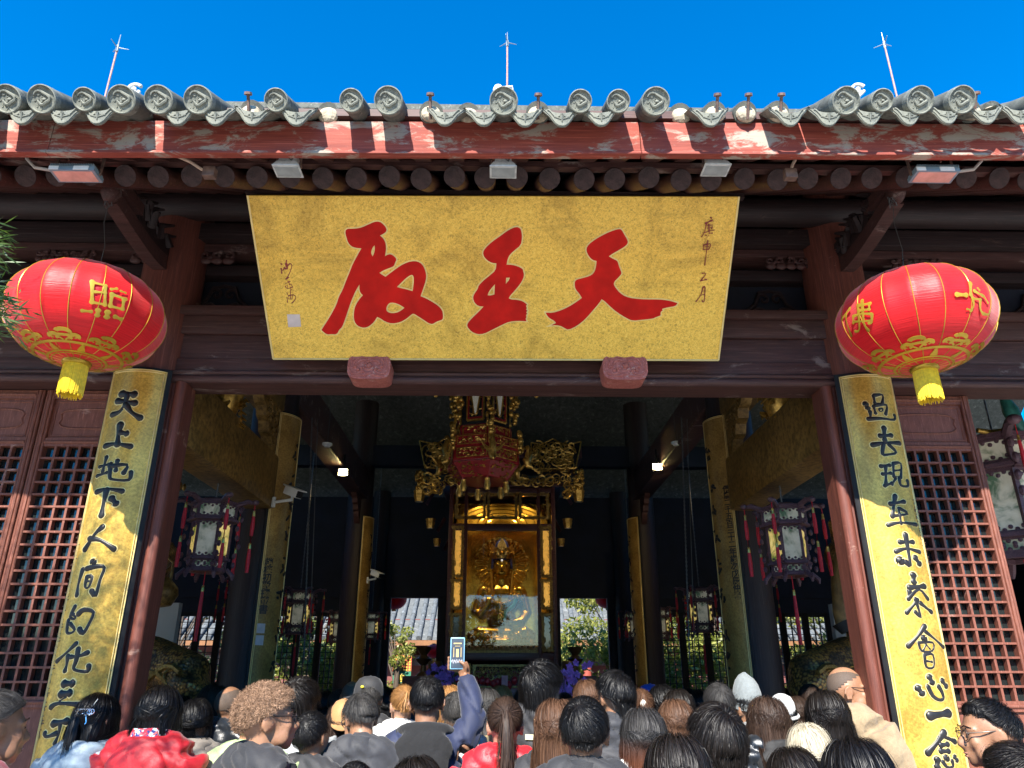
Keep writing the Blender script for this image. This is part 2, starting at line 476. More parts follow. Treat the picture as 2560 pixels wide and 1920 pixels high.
# rafters
x0 = D(1190, 390, 3.2).x
dr = Vector((0, math.cos(R_(34)), math.sin(R_(34))))
rp = None; fp = None; ep = None
for k in range(-20, 21):
    x = x0 + k*.169 + random.uniform(-.008,.008)
    rad = .056
    if rp is None:
        mb = MB(); c = Vector((0,0,0)); mb.tube([c, c+dr*2.9], rad, 16, False, ref=(1,0,0)); rp = mb.build('rafter', M['rafter'], None, 50); rp.parent = hall
        mb = MB(); mb.tube([c-dr*.002, c+dr*.03], rad*.985, 16, True, ref=(1,0,0)); ep = mb.build('rafter_end', M['rafter_end'], None, 30); ep.parent = rp
        mb = MB(); d2 = Vector((0, math.cos(R_(32)), math.sin(R_(32)))); mb.bar(c, c+d2*.75, .085, .075); fp = mb.build('flying_rafter', M['rafter'], None, 0, .006); fp.parent = hall
        r_, f_ = rp, fp
    else:
        r_ = copy_tree(rp, hall); f_ = copy_tree(fp, hall)
    r_.location = Vector((x, 3.19+random.uniform(-.012,.012), 4.15+EZ(x)*.6)) - Vector(wloc(hall))
    f_.location = Vector((x+.012, 2.972, 4.155+EZ(x))) - Vector(wloc(hall))
# ---------------- front columns, posts
def col(x, y, r, z1, mat, name='column'):
    mb = MB(); mb.lathe([(r,.0),(r,.02),(r*1.0,1.5),(r*.97,z1)], (x,y,0), 28); return mb.build(name, mat, hall, 40)
for s in (-1, 1):
    col(HX+s*2.26, 4.46, .20, 4.9, M['wood_v'])
    mb = MB(); mb.box(HX+s*2.045-.045, HX+s*2.045+.045, 4.36, 4.5, 0, 3.45); mb.tube([(HX+s*2.035,4.36,0),(HX+s*2.035,4.36,3.45)], .036, 14)
    mb.tube([(HX+s*2.082,4.372,0),(HX+s*2.082,4.372,3.45)], .02, 10)
    mb.build('door_post', M['wood_v'], hall, 40)
    col(HX+s*5.6, 4.46, .20, 4.9, M['wood_v'])
# ---------------- lintel stack
def beam(z0, z1, y0, y1, mat, bev=.006, xa=-XE, xb=XE, name='lintel'):
    mb = MB(); mb.box(xa, xb, y0, y1, z0, z1); return mb.build(name, mat, hall, 30, bev)
mb = MB(); mb.box(-XE, XE, 4.345, 4.55, 3.447, 3.53); mb.tube([(-XE,4.352,3.475),(XE,4.352,3.475)], .028, 12); mb.tube([(-XE,4.352,3.518),(XE,4.352,3.518)], .016, 10)
mb.build('lintel_moulding', M['wood'], hall, 40)
beam(3.532, 3.62, 4.36, 4.56, M['wood'])
beam(3.623, 3.79, 4.375, 4.56, M['wood'])
beam(3.793, 3.92, 4.355, 4.56, M['wood'])
beam(3.923, 3.985, 4.33, 4.58, M['wood'])
beam(3.985, 4.90, 4.60, 4.66, M['shade_navy'], 0, name='frieze_board')
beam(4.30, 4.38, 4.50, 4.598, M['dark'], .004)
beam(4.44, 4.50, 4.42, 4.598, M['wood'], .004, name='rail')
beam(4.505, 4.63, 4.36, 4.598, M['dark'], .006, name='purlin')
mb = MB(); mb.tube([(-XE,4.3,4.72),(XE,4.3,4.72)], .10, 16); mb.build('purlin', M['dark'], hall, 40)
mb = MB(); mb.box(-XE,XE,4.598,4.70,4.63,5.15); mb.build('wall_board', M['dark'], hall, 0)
# openwork cloud panels above the rail, and a wavy carved frieze
def scroll(mb, c, sx, sz, turns, r0, th, flip=1, Y=4.585, a0=0):
    pts = []
    for i in range(22):
        t = i/21; a = a0+flip*turns*2*math.pi*t; q = r0*(1-.85*t)
        pts.append((c[0]+sx*q*math.cos(a), Y, c[1]+sz*q*math.sin(a)))
    mb.tube(pts, [th*(1-.5*i/21) for i in range(22)], 6)
def cloud_panel(cx, w, z0, h):
    mb = MB()
    for s in (-1, 1):
        scroll(mb, (cx+s*w*.13, z0+h*.30), s, 1, 1.3, h*.26, .016, 1, 4.58, -1.2)
        scroll(mb, (cx+s*w*.30, z0+h*.22), s, 1, 1.2, h*.20, .015, -1, 4.58, 1)
        scroll(mb, (cx+s*w*.08, z0+h*.75), s, 1, 1.0, h*.17, .014, 1, 4.58, .5)
        mb.tube([(cx+s*w*.48, 4.58, z0+.01), (cx+s*w*.40, 4.58, z0+h*.22), (cx+s*w*.26, 4.58, z0+h*.45), (cx+s*w*.18, 4.58, z0+h*.6), (cx+s*w*.12, 4.58, z0+h*.95), (cx, 4.58, z0+h)], .014, 6)
        for q in range(5):
            a = .05+q*.085; mb.ell((cx+s*w*a, 4.582, z0+h*(.10+.12*math.sin(q*2.1)**2)), (.03,.012,.014), 8, 6)
    mb.box(cx-w*.5, cx+w*.5, 4.57, 4.592, z0, z0+.022)
    return mb.build('cloud_carving', M['dark'], hall, 50)
for xd in (480, 1665, 2240, -60):
    p = D(xd, 655, 4.58); cloud_panel(p.x, .62, 3.99, .27)
for xa, xb in ((300, 520), (1640, 1830), (1905, 2010), (100, 225)):
    a, c = D(xa, 480, 4.42).x, D(xb, 480, 4.42).x
    mb = MB(); n = 9
    for k in range(n):
        x = a+(c-a)*(k+.5)/n; w = (c-a)/n
        scroll(mb, (x, 4.405), 1, .8, 1.1, w*.52, .013, 1 if k % 2 else -1, 4.41, k)
        mb.ell((x, 4.415, 4.365), (w*.55, .02, .028), 10, 6)
    mb.build('carved_frieze', M['wood'], hall, 50)
# ---------------- eave struts with carved dragons at the two columns
strut_tip = {}
for s, (hx, hy), (bx, by) in ((-1, (243, 425), (335, 575)), (1, (1918, 425), (1820, 580))):
    b_ = Vector((HX+s*2.26, 4.25, D(bx, by, 4.3).z)); 
    yh = 3.62; hpt = D(hx, hy, yh); hpt.x = HX+s*2.27
    hpt = Vector((HX+s*2.28, yh, D(hx, 430, yh).z))
    pts = []
    for i in range(11):
        t = i/10; p = b_.lerp(hpt, t); p.z -= .05*math.sin(t*math.pi)*(1-t); p.y += .03*math.sin(t*math.pi*2); pts.append(p)
    mb = MB()
    for i in range(10): mb.bar(pts[i], pts[i]+(pts[i+1]-pts[i])*1.06, .085, .10-.02*i/10)
    mb.ell(hpt+Vector((0,-.02,.03)), (.05,.07,.075), 12, 8); mb.box(hpt.x-.055, hpt.x+.055, hpt.y-.02, hpt.y+.25, hpt.z+.06, hpt.z+.13)
    mb.build('eave_strut', M['wood'], hall, 40)
    mb = MB()
    for k in range(26):
        t = random.random(); q = b_.lerp(hpt, t); q += Vector((random.uniform(-.04,.04)-s*.02, .14+.1*random.random(), .03+random.random()*.10))
        mb.tube([q+Vector((0,.0,0)), q+Vector((random.uniform(-.05,.05),-.05,.06)), q+Vector((random.uniform(-.06,.06),.03,.11))], [.03,.022,.008], 6)
    mb.bar(b_+Vector((0,.1,.1)), hpt+Vector((0,.25,.02)), .075, .16)
    mb.build('strut_carving', M['dark'], hall, 50)
    strut_tip[s] = hpt
# ---------------- lattice doors
def lattice_door(xa, xb, Y, zt, zb, top=.26, pitch=.0765, glass=True, mat='lattice', frame=.055, par=None, low=.9):
    w = frame; par = par or hall
    mb = MB()
    zl = zt-w-top-w                                       # top of lattice
    zlb = zb
    for a in (xa, xb-w): mb.box(a, a+w, Y, Y+.05, 0, zt); mb.tube([(a+w/2, Y, 0), (a+w/2, Y, zt)], .012, 8); mb.tube([(a+w*.15, Y, 0), (a+w*.15, Y, zt)], .007, 6); mb.tube([(a+w*.85, Y, 0), (a+w*.85, Y, zt)], .007, 6)
    for z in (zt-w, zl, zlb-w): 
        mb.box(xa+w, xb-w, Y+.002, Y+.048, z, z+w); mb.tube([(xa+w, Y+.002, z+w*.5), (xb-w, Y+.002, z+w*.5)], .011, 8)
    d = mb.build('lattice_door', M[mat], par, 40, 0)
    mb = MB()                                            # carved head panel
    if top > .05:
        mb.box(xa+w, xb-w, Y+.018, Y+.04, zl+w, zt-w)
        cx = (xa+xb)/2; hw = (xb-xa)/2-w-.05; cz = (zl+w+zt-w)/2; hh = top/2-.065
        pts = []
        for k in range(33):
            a = 2*math.pi*k/32; ca, sa = math.cos(a), math.sin(a)
            px = hw*(abs(ca)**.6)*(1 if ca > 0 else -1); pz = hh*(abs(sa)**.45)*(1 if sa > 0 else -1)
            if abs(ca) > .85: px *= .93+.07*abs(math.sin(a*6))
            pts.append((cx+px, Y+.018, cz+pz))
        mb.tube(pts, .007, 6)
        e = .018
        for z in (zl+w+e, zt-w-e): mb.tube([(xa+w+e, Y+.018, z), (xb-w-e, Y+.018, z)], .006, 6)
        for xx in (xa+w+e, xb-w-e): mb.tube([(xx, Y+.018, zl+w+e), (xx, Y+.018, zt-w-e)], .006, 6)
        # bottom panel
        mb.build('head_panel', M[mat], d, 40)
        mb = MB(); mb.box(xa+w, xb-w, Y+.02, Y+.04, .05, zlb-w-.001); mb.build('bottom_panel', M[mat], d, 40)
    mb = MB()
    n = max(2, round((xb-xa-2*w)/pitch)); px = (xb-xa-2*w)/n; m_ = round((zl-zlb)/pitch); pz = (zl-zlb)/m_
    for k in range(1, n): mb.box(xa+w+k*px-.007, xa+w+k*px+.007, Y+.004, Y+.04, zlb, zl)
    for k in range(1, m_): mb.box(xa+w, xb-w, Y+.001, Y+.037, zlb+k*pz-.006, zlb+k*pz+.006)
    mb.build('lattice', M[mat], d, 0)
    if glass:
        mb = MB(); mb.box(xa+w, xb-w, Y+.046, Y+.05, zlb, zl); mb.build('glass', M['glass_dark'], d, 0)
    return d
YD = 4.48
xd0, xd1 = D(83,900,YD).x, D(83,900,YD).x+.02
zt, zb = 3.44, D(150,1505,YD).z
xr = HX-2.26-.10
wdt = xr - xd1 + .06
lattice_door(xd1, xd1+wdt, YD, zt, zb)
lattice_door(xd1-.012-wdt, xd1-.012, YD, zt, zb)
lattice_door(xd1-.024-2*wdt, xd1-.024-wdt, YD, zt, zb)
xa = HX+2.26+.06; xb = D(2090,860,YD).x
lattice_door(xb-.62, xb, YD, zt, D(2150,1515,YD).z)
# ---------------- interior shell
mb = MB(); mb.box(-XE,XE,4.7,15,-.02,.012); mb.build('hall_floor', M['floor'], hall, 0)
for s in (-1, 1):
    mb = MB(); mb.box(HX+s*8.6-.1, HX+s*8.6+.1, 4.7, 14.2, 0, 5.0); mb.build('side_wall', M['shade_navy'], hall, 0)
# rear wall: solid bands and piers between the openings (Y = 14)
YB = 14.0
mb = MB(); mb.box(-XE, XE, YB, YB+.15, 3.045, 4.9); mb.build('rear_wall', M['shade_navy'], hall, 0)
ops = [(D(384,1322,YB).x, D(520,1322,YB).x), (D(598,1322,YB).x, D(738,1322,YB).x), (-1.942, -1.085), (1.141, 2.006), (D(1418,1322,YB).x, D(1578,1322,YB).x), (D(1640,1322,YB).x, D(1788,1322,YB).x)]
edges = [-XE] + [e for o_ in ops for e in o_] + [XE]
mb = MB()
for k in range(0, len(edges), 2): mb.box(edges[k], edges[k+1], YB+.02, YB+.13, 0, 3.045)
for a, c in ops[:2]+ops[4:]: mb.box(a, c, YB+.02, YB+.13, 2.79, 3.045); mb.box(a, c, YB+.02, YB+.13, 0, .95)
mb.build('rear_wall', M['shade_navy'], hall, 0)
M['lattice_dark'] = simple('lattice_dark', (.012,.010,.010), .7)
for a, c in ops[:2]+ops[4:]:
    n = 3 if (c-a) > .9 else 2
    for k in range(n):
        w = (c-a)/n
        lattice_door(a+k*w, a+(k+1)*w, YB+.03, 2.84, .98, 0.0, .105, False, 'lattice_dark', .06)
# inner columns, great beams
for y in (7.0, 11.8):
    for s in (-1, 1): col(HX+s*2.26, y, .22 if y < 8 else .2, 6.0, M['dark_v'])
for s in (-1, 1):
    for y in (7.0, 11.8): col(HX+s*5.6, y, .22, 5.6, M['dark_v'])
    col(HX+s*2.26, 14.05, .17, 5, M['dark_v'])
for s in (-1, 1):
    x = HX+s*2.25
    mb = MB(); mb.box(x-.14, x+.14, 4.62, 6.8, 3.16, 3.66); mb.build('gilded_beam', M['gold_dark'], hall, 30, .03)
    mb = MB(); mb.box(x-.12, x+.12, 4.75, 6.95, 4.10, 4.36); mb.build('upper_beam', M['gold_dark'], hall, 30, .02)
    mb = MB(); mb.box(x-.11, x+.11, 7.0, 11.8, 4.34, 4.80); mb.tube([(x-s*.11,7,4.36),(x-s*.11,11.8,4.36)], .025, 8); mb.build('tie_beam', M['wood'], hall, 30, .02)
    # carved bottle-shaped strut between the beams and gilded sparrow brace
    mb = MB(); yb = 5.55
    mb.lathe([(.10,3.66),(.13,3.75),(.15,3.86),(.15,4.0),(.12,4.1)], (x-s*.03,yb,0), 16)
    for k in range(40):
        a = random.uniform(0,6.28); z = random.uniform(3.55,4.12); r = .145
        q = Vector((x-s*.03+r*math.cos(a), yb+r*math.sin(a), z))
        mb.tube([q, q+Vector((.03*math.cos(a+1),.03*math.sin(a+1),.03)), q+Vector((.05*math.cos(a-.8),.05*math.sin(a-.8),-.01))], [.02,.014,.006], 5)
    mb.build('carved_strut', M['gold_carve'], hall, 50)
    mb = MB()
    P = [(0,0),(.55,0),(.5,.06),(.42,.08),(.38,.16),(.3,.19),(.26,.28),(.17,.30),(.12,.42),(0,.5)]
    mb.prism([(a,-c) for a, c in P], lambda u, v, t: Vector((x-s*.05+t, 6.78-u, 4.10+v)), -.05, .05)
    for k in range(6): scroll(mb, (0,0), 1, 1, 1.2, .05, .012); 
    mb2 = MB(); mb2.v, mb2.f = [], []
    mb2.prism([(a,-c) for a, c in P], lambda u, v, t: Vector((x-s*.05+t, 6.78-u, 4.10+v)), -.05, .05)
    for k in range(14):
        u = random.uniform(.03,.4); v = -random.uniform(.03, .42*(1-u/.55))
        pts = [Vector((x-s*(.05+.055), 6.78-u-.05*math.cos(a)*(1-a/8), 4.10+v+.05*math.sin(a)*(1-a/8))) for a in [j*.6 for j in range(12)]]
        mb2.tube(pts, .009, 5)
    mb2.build('sparrow_brace', M['gold_dark'], hall, 40)
    # small brace under the tie beam
    mb = MB(); mb.prism([(a*.8,-c*.8) for a, c in P], lambda u, v, t: Vector((x+t, 7.22+u, 4.34+v)), -.04, .04); mb.build('sparrow_brace', M['dark'], hall, 40)
    mb = MB(); mb.prism([(a*.8,-c*.8) for a, c in P], lambda u, v, t: Vector((x+t, 11.6-u, 4.34+v)), -.04, .04); mb.build('sparrow_brace', M['wood'], hall, 40)
# cross beams high in the hall
for y, z in ((7.0, 5.0), (11.8, 4.9), (9.3, 6.2)):
    mb = MB(); mb.box(-XE+.9, XE-.9, y-.1, y+.1, z, z+.35); mb.build('cross_beam', M['shade_navy'], hall, 30, .02)
mb = MB(); mb.box(-8.5, 8.5, 6.9, 13, 6.5, 6.56); mb.build('ceiling', M['shade_navy'], hall, 0)
# ================================================================= trees
def leaf_mat(name, c1, c2, c3, tr=.35, rough=.45):
    m, nt, b = new_mat(name)
    gi = N(nt, 'ShaderNodeNewGeometry')
    r = ramp(nt, gi.outputs['Random Per Island'], [(.0, c1), (.5, c2), (1, c3)])
    nt.links.new(r, b.inputs['Base Color']); b.inputs['Roughness'].default_value = rough
    t = N(nt, 'ShaderNodeBsdfTranslucent'); nt.links.new(mix(nt, 1.0, r, (1.3,1.4,.6), 'MULTIPLY'), t.inputs['Color'])
    ms = N(nt, 'ShaderNodeMixShader'); ms.inputs[0].default_value = tr
    out = nt.nodes['Material Output']
    nt.links.new(b.outputs[0], ms.inputs[1]); nt.links.new(t.outputs[0], ms.inputs[2]); nt.links.new(ms.outputs[0], out.inputs['Surface'])
    return m
M['leaf'] = leaf_mat('camphor_leaf', (.09,.12,.018), (.20,.22,.04), (.36,.35,.10))
M['leaf_dk'] = leaf_mat('dark_leaf', (.018,.035,.012), (.035,.06,.02), (.08,.10,.04))
M['needle'] = leaf_mat('pine_needle', (.03,.07,.02), (.06,.12,.03), (.12,.18,.05), .2)
M['bark'] = wood('bark', (.05,.036,.026), (.12,.09,.065), None, grain=(12,12,2), rough=.9, bmp=.8)
def leaves(centers, radii, n, size, seed, needle=False):
    r = np.random.default_rng(seed)
    w = np.array(radii)**2; w = w/w.sum()
    idx = r.choice(len(centers), n, p=w)
    d = r.normal(size=(n,3)); d /= np.linalg.norm(d, axis=1)[:,None]
    q = np.array(radii)[idx]*r.uniform(.25,1,n)**.5
    C = np.array(centers)[idx] + d*q[:,None]*np.array([1,1,.75])
    ax = r.normal(size=(n,3)); ax[:,2] -= .3; ax /= np.linalg.norm(ax, axis=1)[:,None]
    nr = d*.7 + r.normal(size=(n,3))*.6; nr[:,2] += .4
    sd_ = np.cross(ax, nr); sd_ /= np.linalg.norm(sd_, axis=1)[:,None]+1e-9
    L = size*r.uniform(.7,1.3,n)[:,None]; W = L*(.06 if needle else .42)
    V = np.empty((n,4,3)); V[:,0] = C-ax*L*.5; V[:,1] = C+sd_*W*.5; V[:,2] = C+ax*L*.5; V[:,3] = C-sd_*W*.5
    return V.reshape(-1,3), np.arange(4*n).reshape(n,4)
def tree(name, base, h, spread, nl, size, seed, mat, label, cat='tree', group=None, blobs=26, crown0=.35, trunk_r=.16):
    rr = random.Random(seed)
    t = empty(name, base, label, cat, group)
    mb = MB(); top = Vector((rr.uniform(-.3,.3), rr.uniform(-.3,.3), h*.75))
    tp = [Vector((0,0,-.05)), Vector((0,0,h*.2))+top*.05, Vector((0,0,0)).lerp(top,.55)+Vector((rr.uniform(-.2,.2),rr.uniform(-.2,.2),0)), top]
    mb.tube(tp, [trunk_r*1.25, trunk_r, trunk_r*.7, trunk_r*.25], 10)
    cs, rs = [], []
    for k in range(blobs):
        a = rr.uniform(0, 6.28); z = h*rr.uniform(crown0, 1.0); f = 1-abs((z/h-(crown0+1)/2)/((1-crown0)/1.6))**2
        q = spread*max(.2, f)*rr.uniform(.35,1.0)
        c = Vector((q*math.cos(a), q*math.sin(a), z)); cs.append(tuple(c)); rs.append(spread*rr.uniform(.2,.42))
        st = Vector((0,0,0)).lerp(top, min(.95, max(.25, z/h-.2)))
        mb.tube([st, st.lerp(c,.5)+Vector((0,0,.12*h*rr.random()*.5)), c], [trunk_r*.32, trunk_r*.18, trunk_r*.06], 6)
    mb.v = [tuple(Vector(p)+Vector(base)) for p in mb.v]
    mb.build('trunk', M['bark'], t, 60)
    V, F = leaves(cs, rs, nl, size, seed)
    np_obj('crown', V, F, M[mat], t, False)
    return t
# the old trees across the forecourt, behind the photographer (their reflections stand in the door glass)
P0 = tree('camphor_tree', (-9,-16,0), 6.2, 3.0, 4200, .34, 3, 'leaf_dk', 'broad camphor tree across the forecourt behind the crowd, farthest left', group='forecourt trees')
for k, (x, y, s, lab) in enumerate(((-2.5,-19,1.0,'camphor tree across the forecourt, second from the left'), (4.5,-16,.95,'camphor tree across the forecourt, third from the left'), (11,-13,1.0,'broad camphor tree across the forecourt, farthest right'), (-15,-5,1.0,'camphor tree at the left end of the forecourt'), (15,-3,.95,'camphor tree at the right end of the forecourt'))):
    o = copy_tree(P0); o.location = (x, y, 0); o.scale = (s, s, s); o.rotation_euler.z = k*1.3; o['label'] = lab
# forecourt wall
wl = empty('forecourt_wall', (0,-24,0), 'long grey-tiled red wall closing the forecourt behind the crowd', 'wall')
mb = MB(); mb.box(-40,40,-24.3,-24,0,3); mb.build('wall', simple('red_wall', (.24,.07,.05), .9), wl, 0)
mb = MB(); mb.box(-40,40,-24.6,-23.7,3,3.3); mb.build('coping', M['tile'], wl, 0)
# the pine whose twigs reach into the left edge of the view
pn = empty('pine_tree', (-3.7, .6, 0), 'dark green pine beside the left lattice doors, twigs reaching into view', 'tree')
mb = MB()
tr = [Vector((-3.7,.6,0)), Vector((-3.62,.7,1.6)), Vector((-3.8,.9,3.0)), Vector((-3.55,.8,4.6)), Vector((-3.6,.9,6.0))]
mb.tube(tr, [.13,.11,.09,.06,.02], 10)
rr = random.Random(5); tips = []
def at_z(a): return a
tgt = [at(-26,600,2.55), at(-48,640,2.5), at(-12,765,2.5), at(-26,805,2.45), at(-50,720,2.4)]
for p in tgt: tips.append(p)
for k in range(195):
    t_ = rr.random(); Y = 2.6-2.4*t_
    # foliage hung along the sun's path towards the left doors and board
    b_ = Vector((rr.uniform(-3.6,-2.05), 4.3, rr.uniform(1.15,2.62 if rr.random() < .8 else 2.9)))
    if 70 <= k < 160: b_ = Vector((rr.uniform(-2.75,-2.0), 4.25, rr.uniform(.9,2.25)))
    if k >= 160: b_ = Vector((rr.uniform(-2.5,-1.25), 3.9, rr.uniform(1.1,1.75))); Y = rr.uniform(.1,1.5)
    s_ = (b_.y-Y)/1.196; q = b_+Vector((-.27*s_, -1.196*s_, s_)); tips.append(q)
nv, nf = [], []
for i, q in enumerate(tips):
    z = min(5.6, max(2.0, q.z-.5)); st = Vector((-3.65, .8, z))
    midp = st.lerp(q,.6)+Vector((0,0,.15))
    if i < 5 or i % 2 == 0: mb.tube([st, midp, q], [.022,.012,.004], 5)
    else: mb.tube([st.lerp(q,.55), q], [.008,.004], 4)
    r2 = np.random.default_rng(i); k = 150 if i > 4 else 220
    sc = .13 if i > 4 else .05
    d = r2.normal(size=(k,3)); d /= np.linalg.norm(d,axis=1)[:,None]; d = d*.75 + np.array((q-midp).normalized())*.5
    C = np.array(q) + r2.normal(size=(k,3))*sc*np.array([1,1,.6]) - np.array((q-midp).normalized())*sc*.8
    L = r2.uniform(.04,.085,k)[:,None]; s1 = np.cross(d, r2.normal(size=(k,3))); s1 /= np.linalg.norm(s1,axis=1)[:,None]; W = .0036
    V = np.empty((k,4,3)); V[:,0] = C; V[:,1] = C+d*L*.5+s1*W; V[:,2] = C+d*L; V[:,3] = C+d*L*.5-s1*W
    nv.append(V.reshape(-1,3)); 
mb.build('trunk', M['bark'], pn, 60)
V = np.concatenate(nv)-np.array(wloc(pn)); np_obj('crown', V, np.arange(len(V)).reshape(-1,4), M['needle'], pn, False)

# ================================================================= the court behind the hall
rb = empty('rear_hall', (0, 24, 0), 'sunlit red side hall with pale tiled roof seen through the rear doorway', 'temple hall')
RY, RZ = 24.0, 2.72
mb = MB(); mb.add([(-16,RY,RZ),(16,RY,RZ),(16,RY+8,RZ+5.2),(-16,RY+8,RZ+5.2)], [(0,1,2,3)])
M['rear_tile'] = wood('rear_roof_tile', (.07,.08,.085), (.15,.158,.158), (.035,.045,.052), grain=(3,3,3), patch=.68, psc=1.2, rough=.9)
rr_ = mb.build('roof', M['rear_tile'], rb, 0)
mb = MB(); n = 100
for k in range(n):
    x = -16+32*(k+.5)/n
    for j in range(14):
        f0, f1 = j/14, (j+1.12)/14
        mb.tube([(x,RY-.06+8*f0,RZ+.05+5.2*f0),(x,RY-.06+8*f1,RZ+.05+5.2*f1)], [.085,.07], 7)
mb.build('tile_rolls', M['rear_tile'], rr_, 60)
mb = MB(); mb.box(-16,16,RY-.05,RY+.02,RZ-.16,RZ-.01); mb.build('fascia_board', simple('rear_fascia', (.20,.085,.03), .7), rb, 0)
mb = MB(); mb.box(-16,16,RY+1.0,RY+1.1,0,3.4); mb.build('wall', simple('rear_wall_red', (.16,.05,.045), .8), rb, 0)
mb = MB(); mb.box(-16,16,RY+.75,RY+.9,2.0,2.3); mb.build('lintel', simple('rear_lintel', (.12,.09,.08), .8), rb, 0)
for x in np.arange(-14.0, 15, 2.8):
    mb = MB(); mb.lathe([(.14,0),(.14,2.75)], (x,RY+.7,0), 14); mb.build('column', simple('rear_column', (.3,.06,.04), .6), rb, 40)
# notice boards in its porch
for nm, lab, pts_, c in (('notice_board', 'red notice board with rows of gold characters in the rear court', (983,1638,1028,1678), (.45,.08,.03)), ('notice_board', 'green notice board with a yellow emblem below the red one in the rear court', (983,1678,1026,1708), (.02,.16,.09))):
    a, e = at(pts_[0],pts_[1],20.0), at(pts_[2],pts_[3],20.0)
    z0 = e.z
    nb = empty(nm, ((a.x+e.x)/2, 20.0, z0), lab, 'notice board')
    mb = MB(); mb.box(a.x,e.x,20.0,20.05,z0,a.z); mb.build('board', simple('notice_'+lab[:3], c, .6), nb, 0)
    mb = MB()
    if c[0] > .2:
        for i in range(6):
            for j in range(6):
                x = a.x+(e.x-a.x)*(i+.5)/6; z = z0+(a.z-z0)*(j+.5)/6; w = (e.x-a.x)/16
                mb.box(x-w,x+w,19.985,19.999,z-.008,z+.008); mb.box(x-.008,x+.008,19.98,19.998,z-w,z+w)
    else:
        mb.ell(((a.x+e.x)/2,19.99,(a.z+z0)/2), (.07,.01,.08), 12, 8); mb.box(a.x+.05,e.x-.05,19.985,19.999,z0+.03,z0+.05)
    mb.build('lettering', simple('notice_gold', (.6,.42,.06), .5), nb, 30)
specs = [((3.1,19.2,0),5.6,1.9,17000,.13,11,'leaf','sunlit yellow-green camphor seen through the right rear doorway'),
         ((5.6,20.0,0),5.2,1.9,12000,.15,12,'leaf','leafy tree behind the right lattice windows'),
         ((8.6,19.6,0),5.2,2.2,12000,.15,13,'leaf','leafy tree behind the far right lattice windows'),
         ((-4.6,19.4,0),4.8,1.7,12000,.15,14,'leaf','leafy tree behind the left lattice windows'),
         ((-2.75,20.2,0),3.0,.75,2500,.11,15,'leaf','small round shrub at the left edge of the left rear doorway'),
         ((-8.4,21.0,0),5.0,1.5,5000,.15,16,'leaf_dk','dark tree behind the far left lattice windows')]
for b_, h, sp, nl, sz, sd_, mt_, lab in specs:
    tree('courtyard_tree', b_, h, sp, nl, sz, sd_, mt_, lab, 'tree', 'trees in the rear court', 22, .12 if h > 4 else .3, .1)
# ================================================================= name board
def curve_mesh(polys, extrude, offset=0.0, smooth=True):
    """filled flat outline with holes -> (verts, faces) in its own plane"""
    cu = bpy.data.curves.new('t', 'CURVE'); cu.dimensions = '2D'; cu.fill_mode = 'BOTH'; cu.extrude = extrude
    cu.offset = offset
    for P in polys:
        P = [Vector((a, b)) for a, b in P]
        if smooth:                                       # soften, keeping sharp corners
            Q = []; n = len(P)
            for i in range(n):
                a, b, c = P[i-1], P[i], P[(i+1) % n]
                if (b-a).length > 1e-6 and (c-b).length > 1e-6 and (b-a).normalized().dot((c-b).normalized()) > .35:
                    Q += [b+(a-b)*.25, b+(c-b)*.25]
                else: Q.append(b)
            P = Q
        s = cu.splines.new('POLY'); s.points.add(len(P)-1)
        for i, p in enumerate(P): s.points[i].co = (p.x, p.y, 0, 1)
        s.use_cyclic_u = True
    o = bpy.data.objects.new('t', cu); COL.objects.link(o)
    dg = bpy.context.evaluated_depsgraph_get(); dg.update()
    me = bpy.data.meshes.new_from_object(o.evaluated_get(dg))
    V = [v.co.copy() for v in me.vertices]; F = [tuple(p.vertices) for p in me.polygons]
    bpy.data.objects.remove(o); bpy.data.curves.remove(cu); bpy.data.meshes.remove(me)
    return V, F
BL, BR = Vector((-1.386, 4.2, 3.552)), Vector((1.361, 4.2, 3.565))
TL, TR = Vector((-1.439, 3.56, 4.288)), Vector((1.378, 3.56, 4.318))
pu = (BR-BL).normalized(); pv0 = ((TL+TR)/2-(BL+BR)/2); pv = (pv0-pu*pv0.dot(pu)).normalized(); pn_ = pu.cross(pv)   # faces the viewer
if pn_.y > 0: pn_ = -pn_
plaque = empty('name_board', (0, 4.2, 3.55), 'huge gold name board with red brush characters leaning out under the eaves', 'name board')
mb = MB(); mb.add([BL, BR, TR, TL] + [p-pn_*.045 for p in (BL, BR, TR, TL)], [(0,1,2,3),(7,6,5,4),(0,4,5,1),(1,5,6,2),(2,6,7,3),(3,7,4,0)])
m, nt, b = new_mat('name_board_gold')
v = coords(nt, (1,1,1)); f1 = noise(nt, v, 75, 3, .75, 1.2); f2 = noise(nt, v, 2.4, 8, .7, .8); f3 = noise(nt, coords(nt,(1,6,6)), 2.0, 6, .7)
c = ramp(nt, f1, [(.32, (.50,.29,.04)), (.50, (.90,.55,.07)), (.70, (1,.72,.15))])
c = mix(nt, 1, c, ramp(nt, f2, [(.34, (.66,.62,.55)), (.52, (1,1,1))]), 'MULTIPLY')
c = mix(nt, 1, c, ramp(nt, f3, [(.28, (.75,.72,.66)), (.42, (1,1,1))]), 'MULTIPLY')
nt.links.new(c, b.inputs['Base Color']); b.inputs['Metallic'].default_value = .12; b.inputs['Roughness'].default_value = .5
bump(nt, b, f1, .5, .003)
mb.build('board', m, plaque, 0, .004)
mb = MB()
for a, c_ in ((BL,TL),(BR,TR),(BL,BR)): mb.tube([a+pn_*.002, c_+pn_*.002], .006, 6)
mb.build('edge_strip', M['gold_line'], plaque)
mb = MB(); mb.box(-1.47, 1.42, 3.585, 3.62, 4.33, 4.36); mb.build('top_rail', M['dark'], plaque, 0)
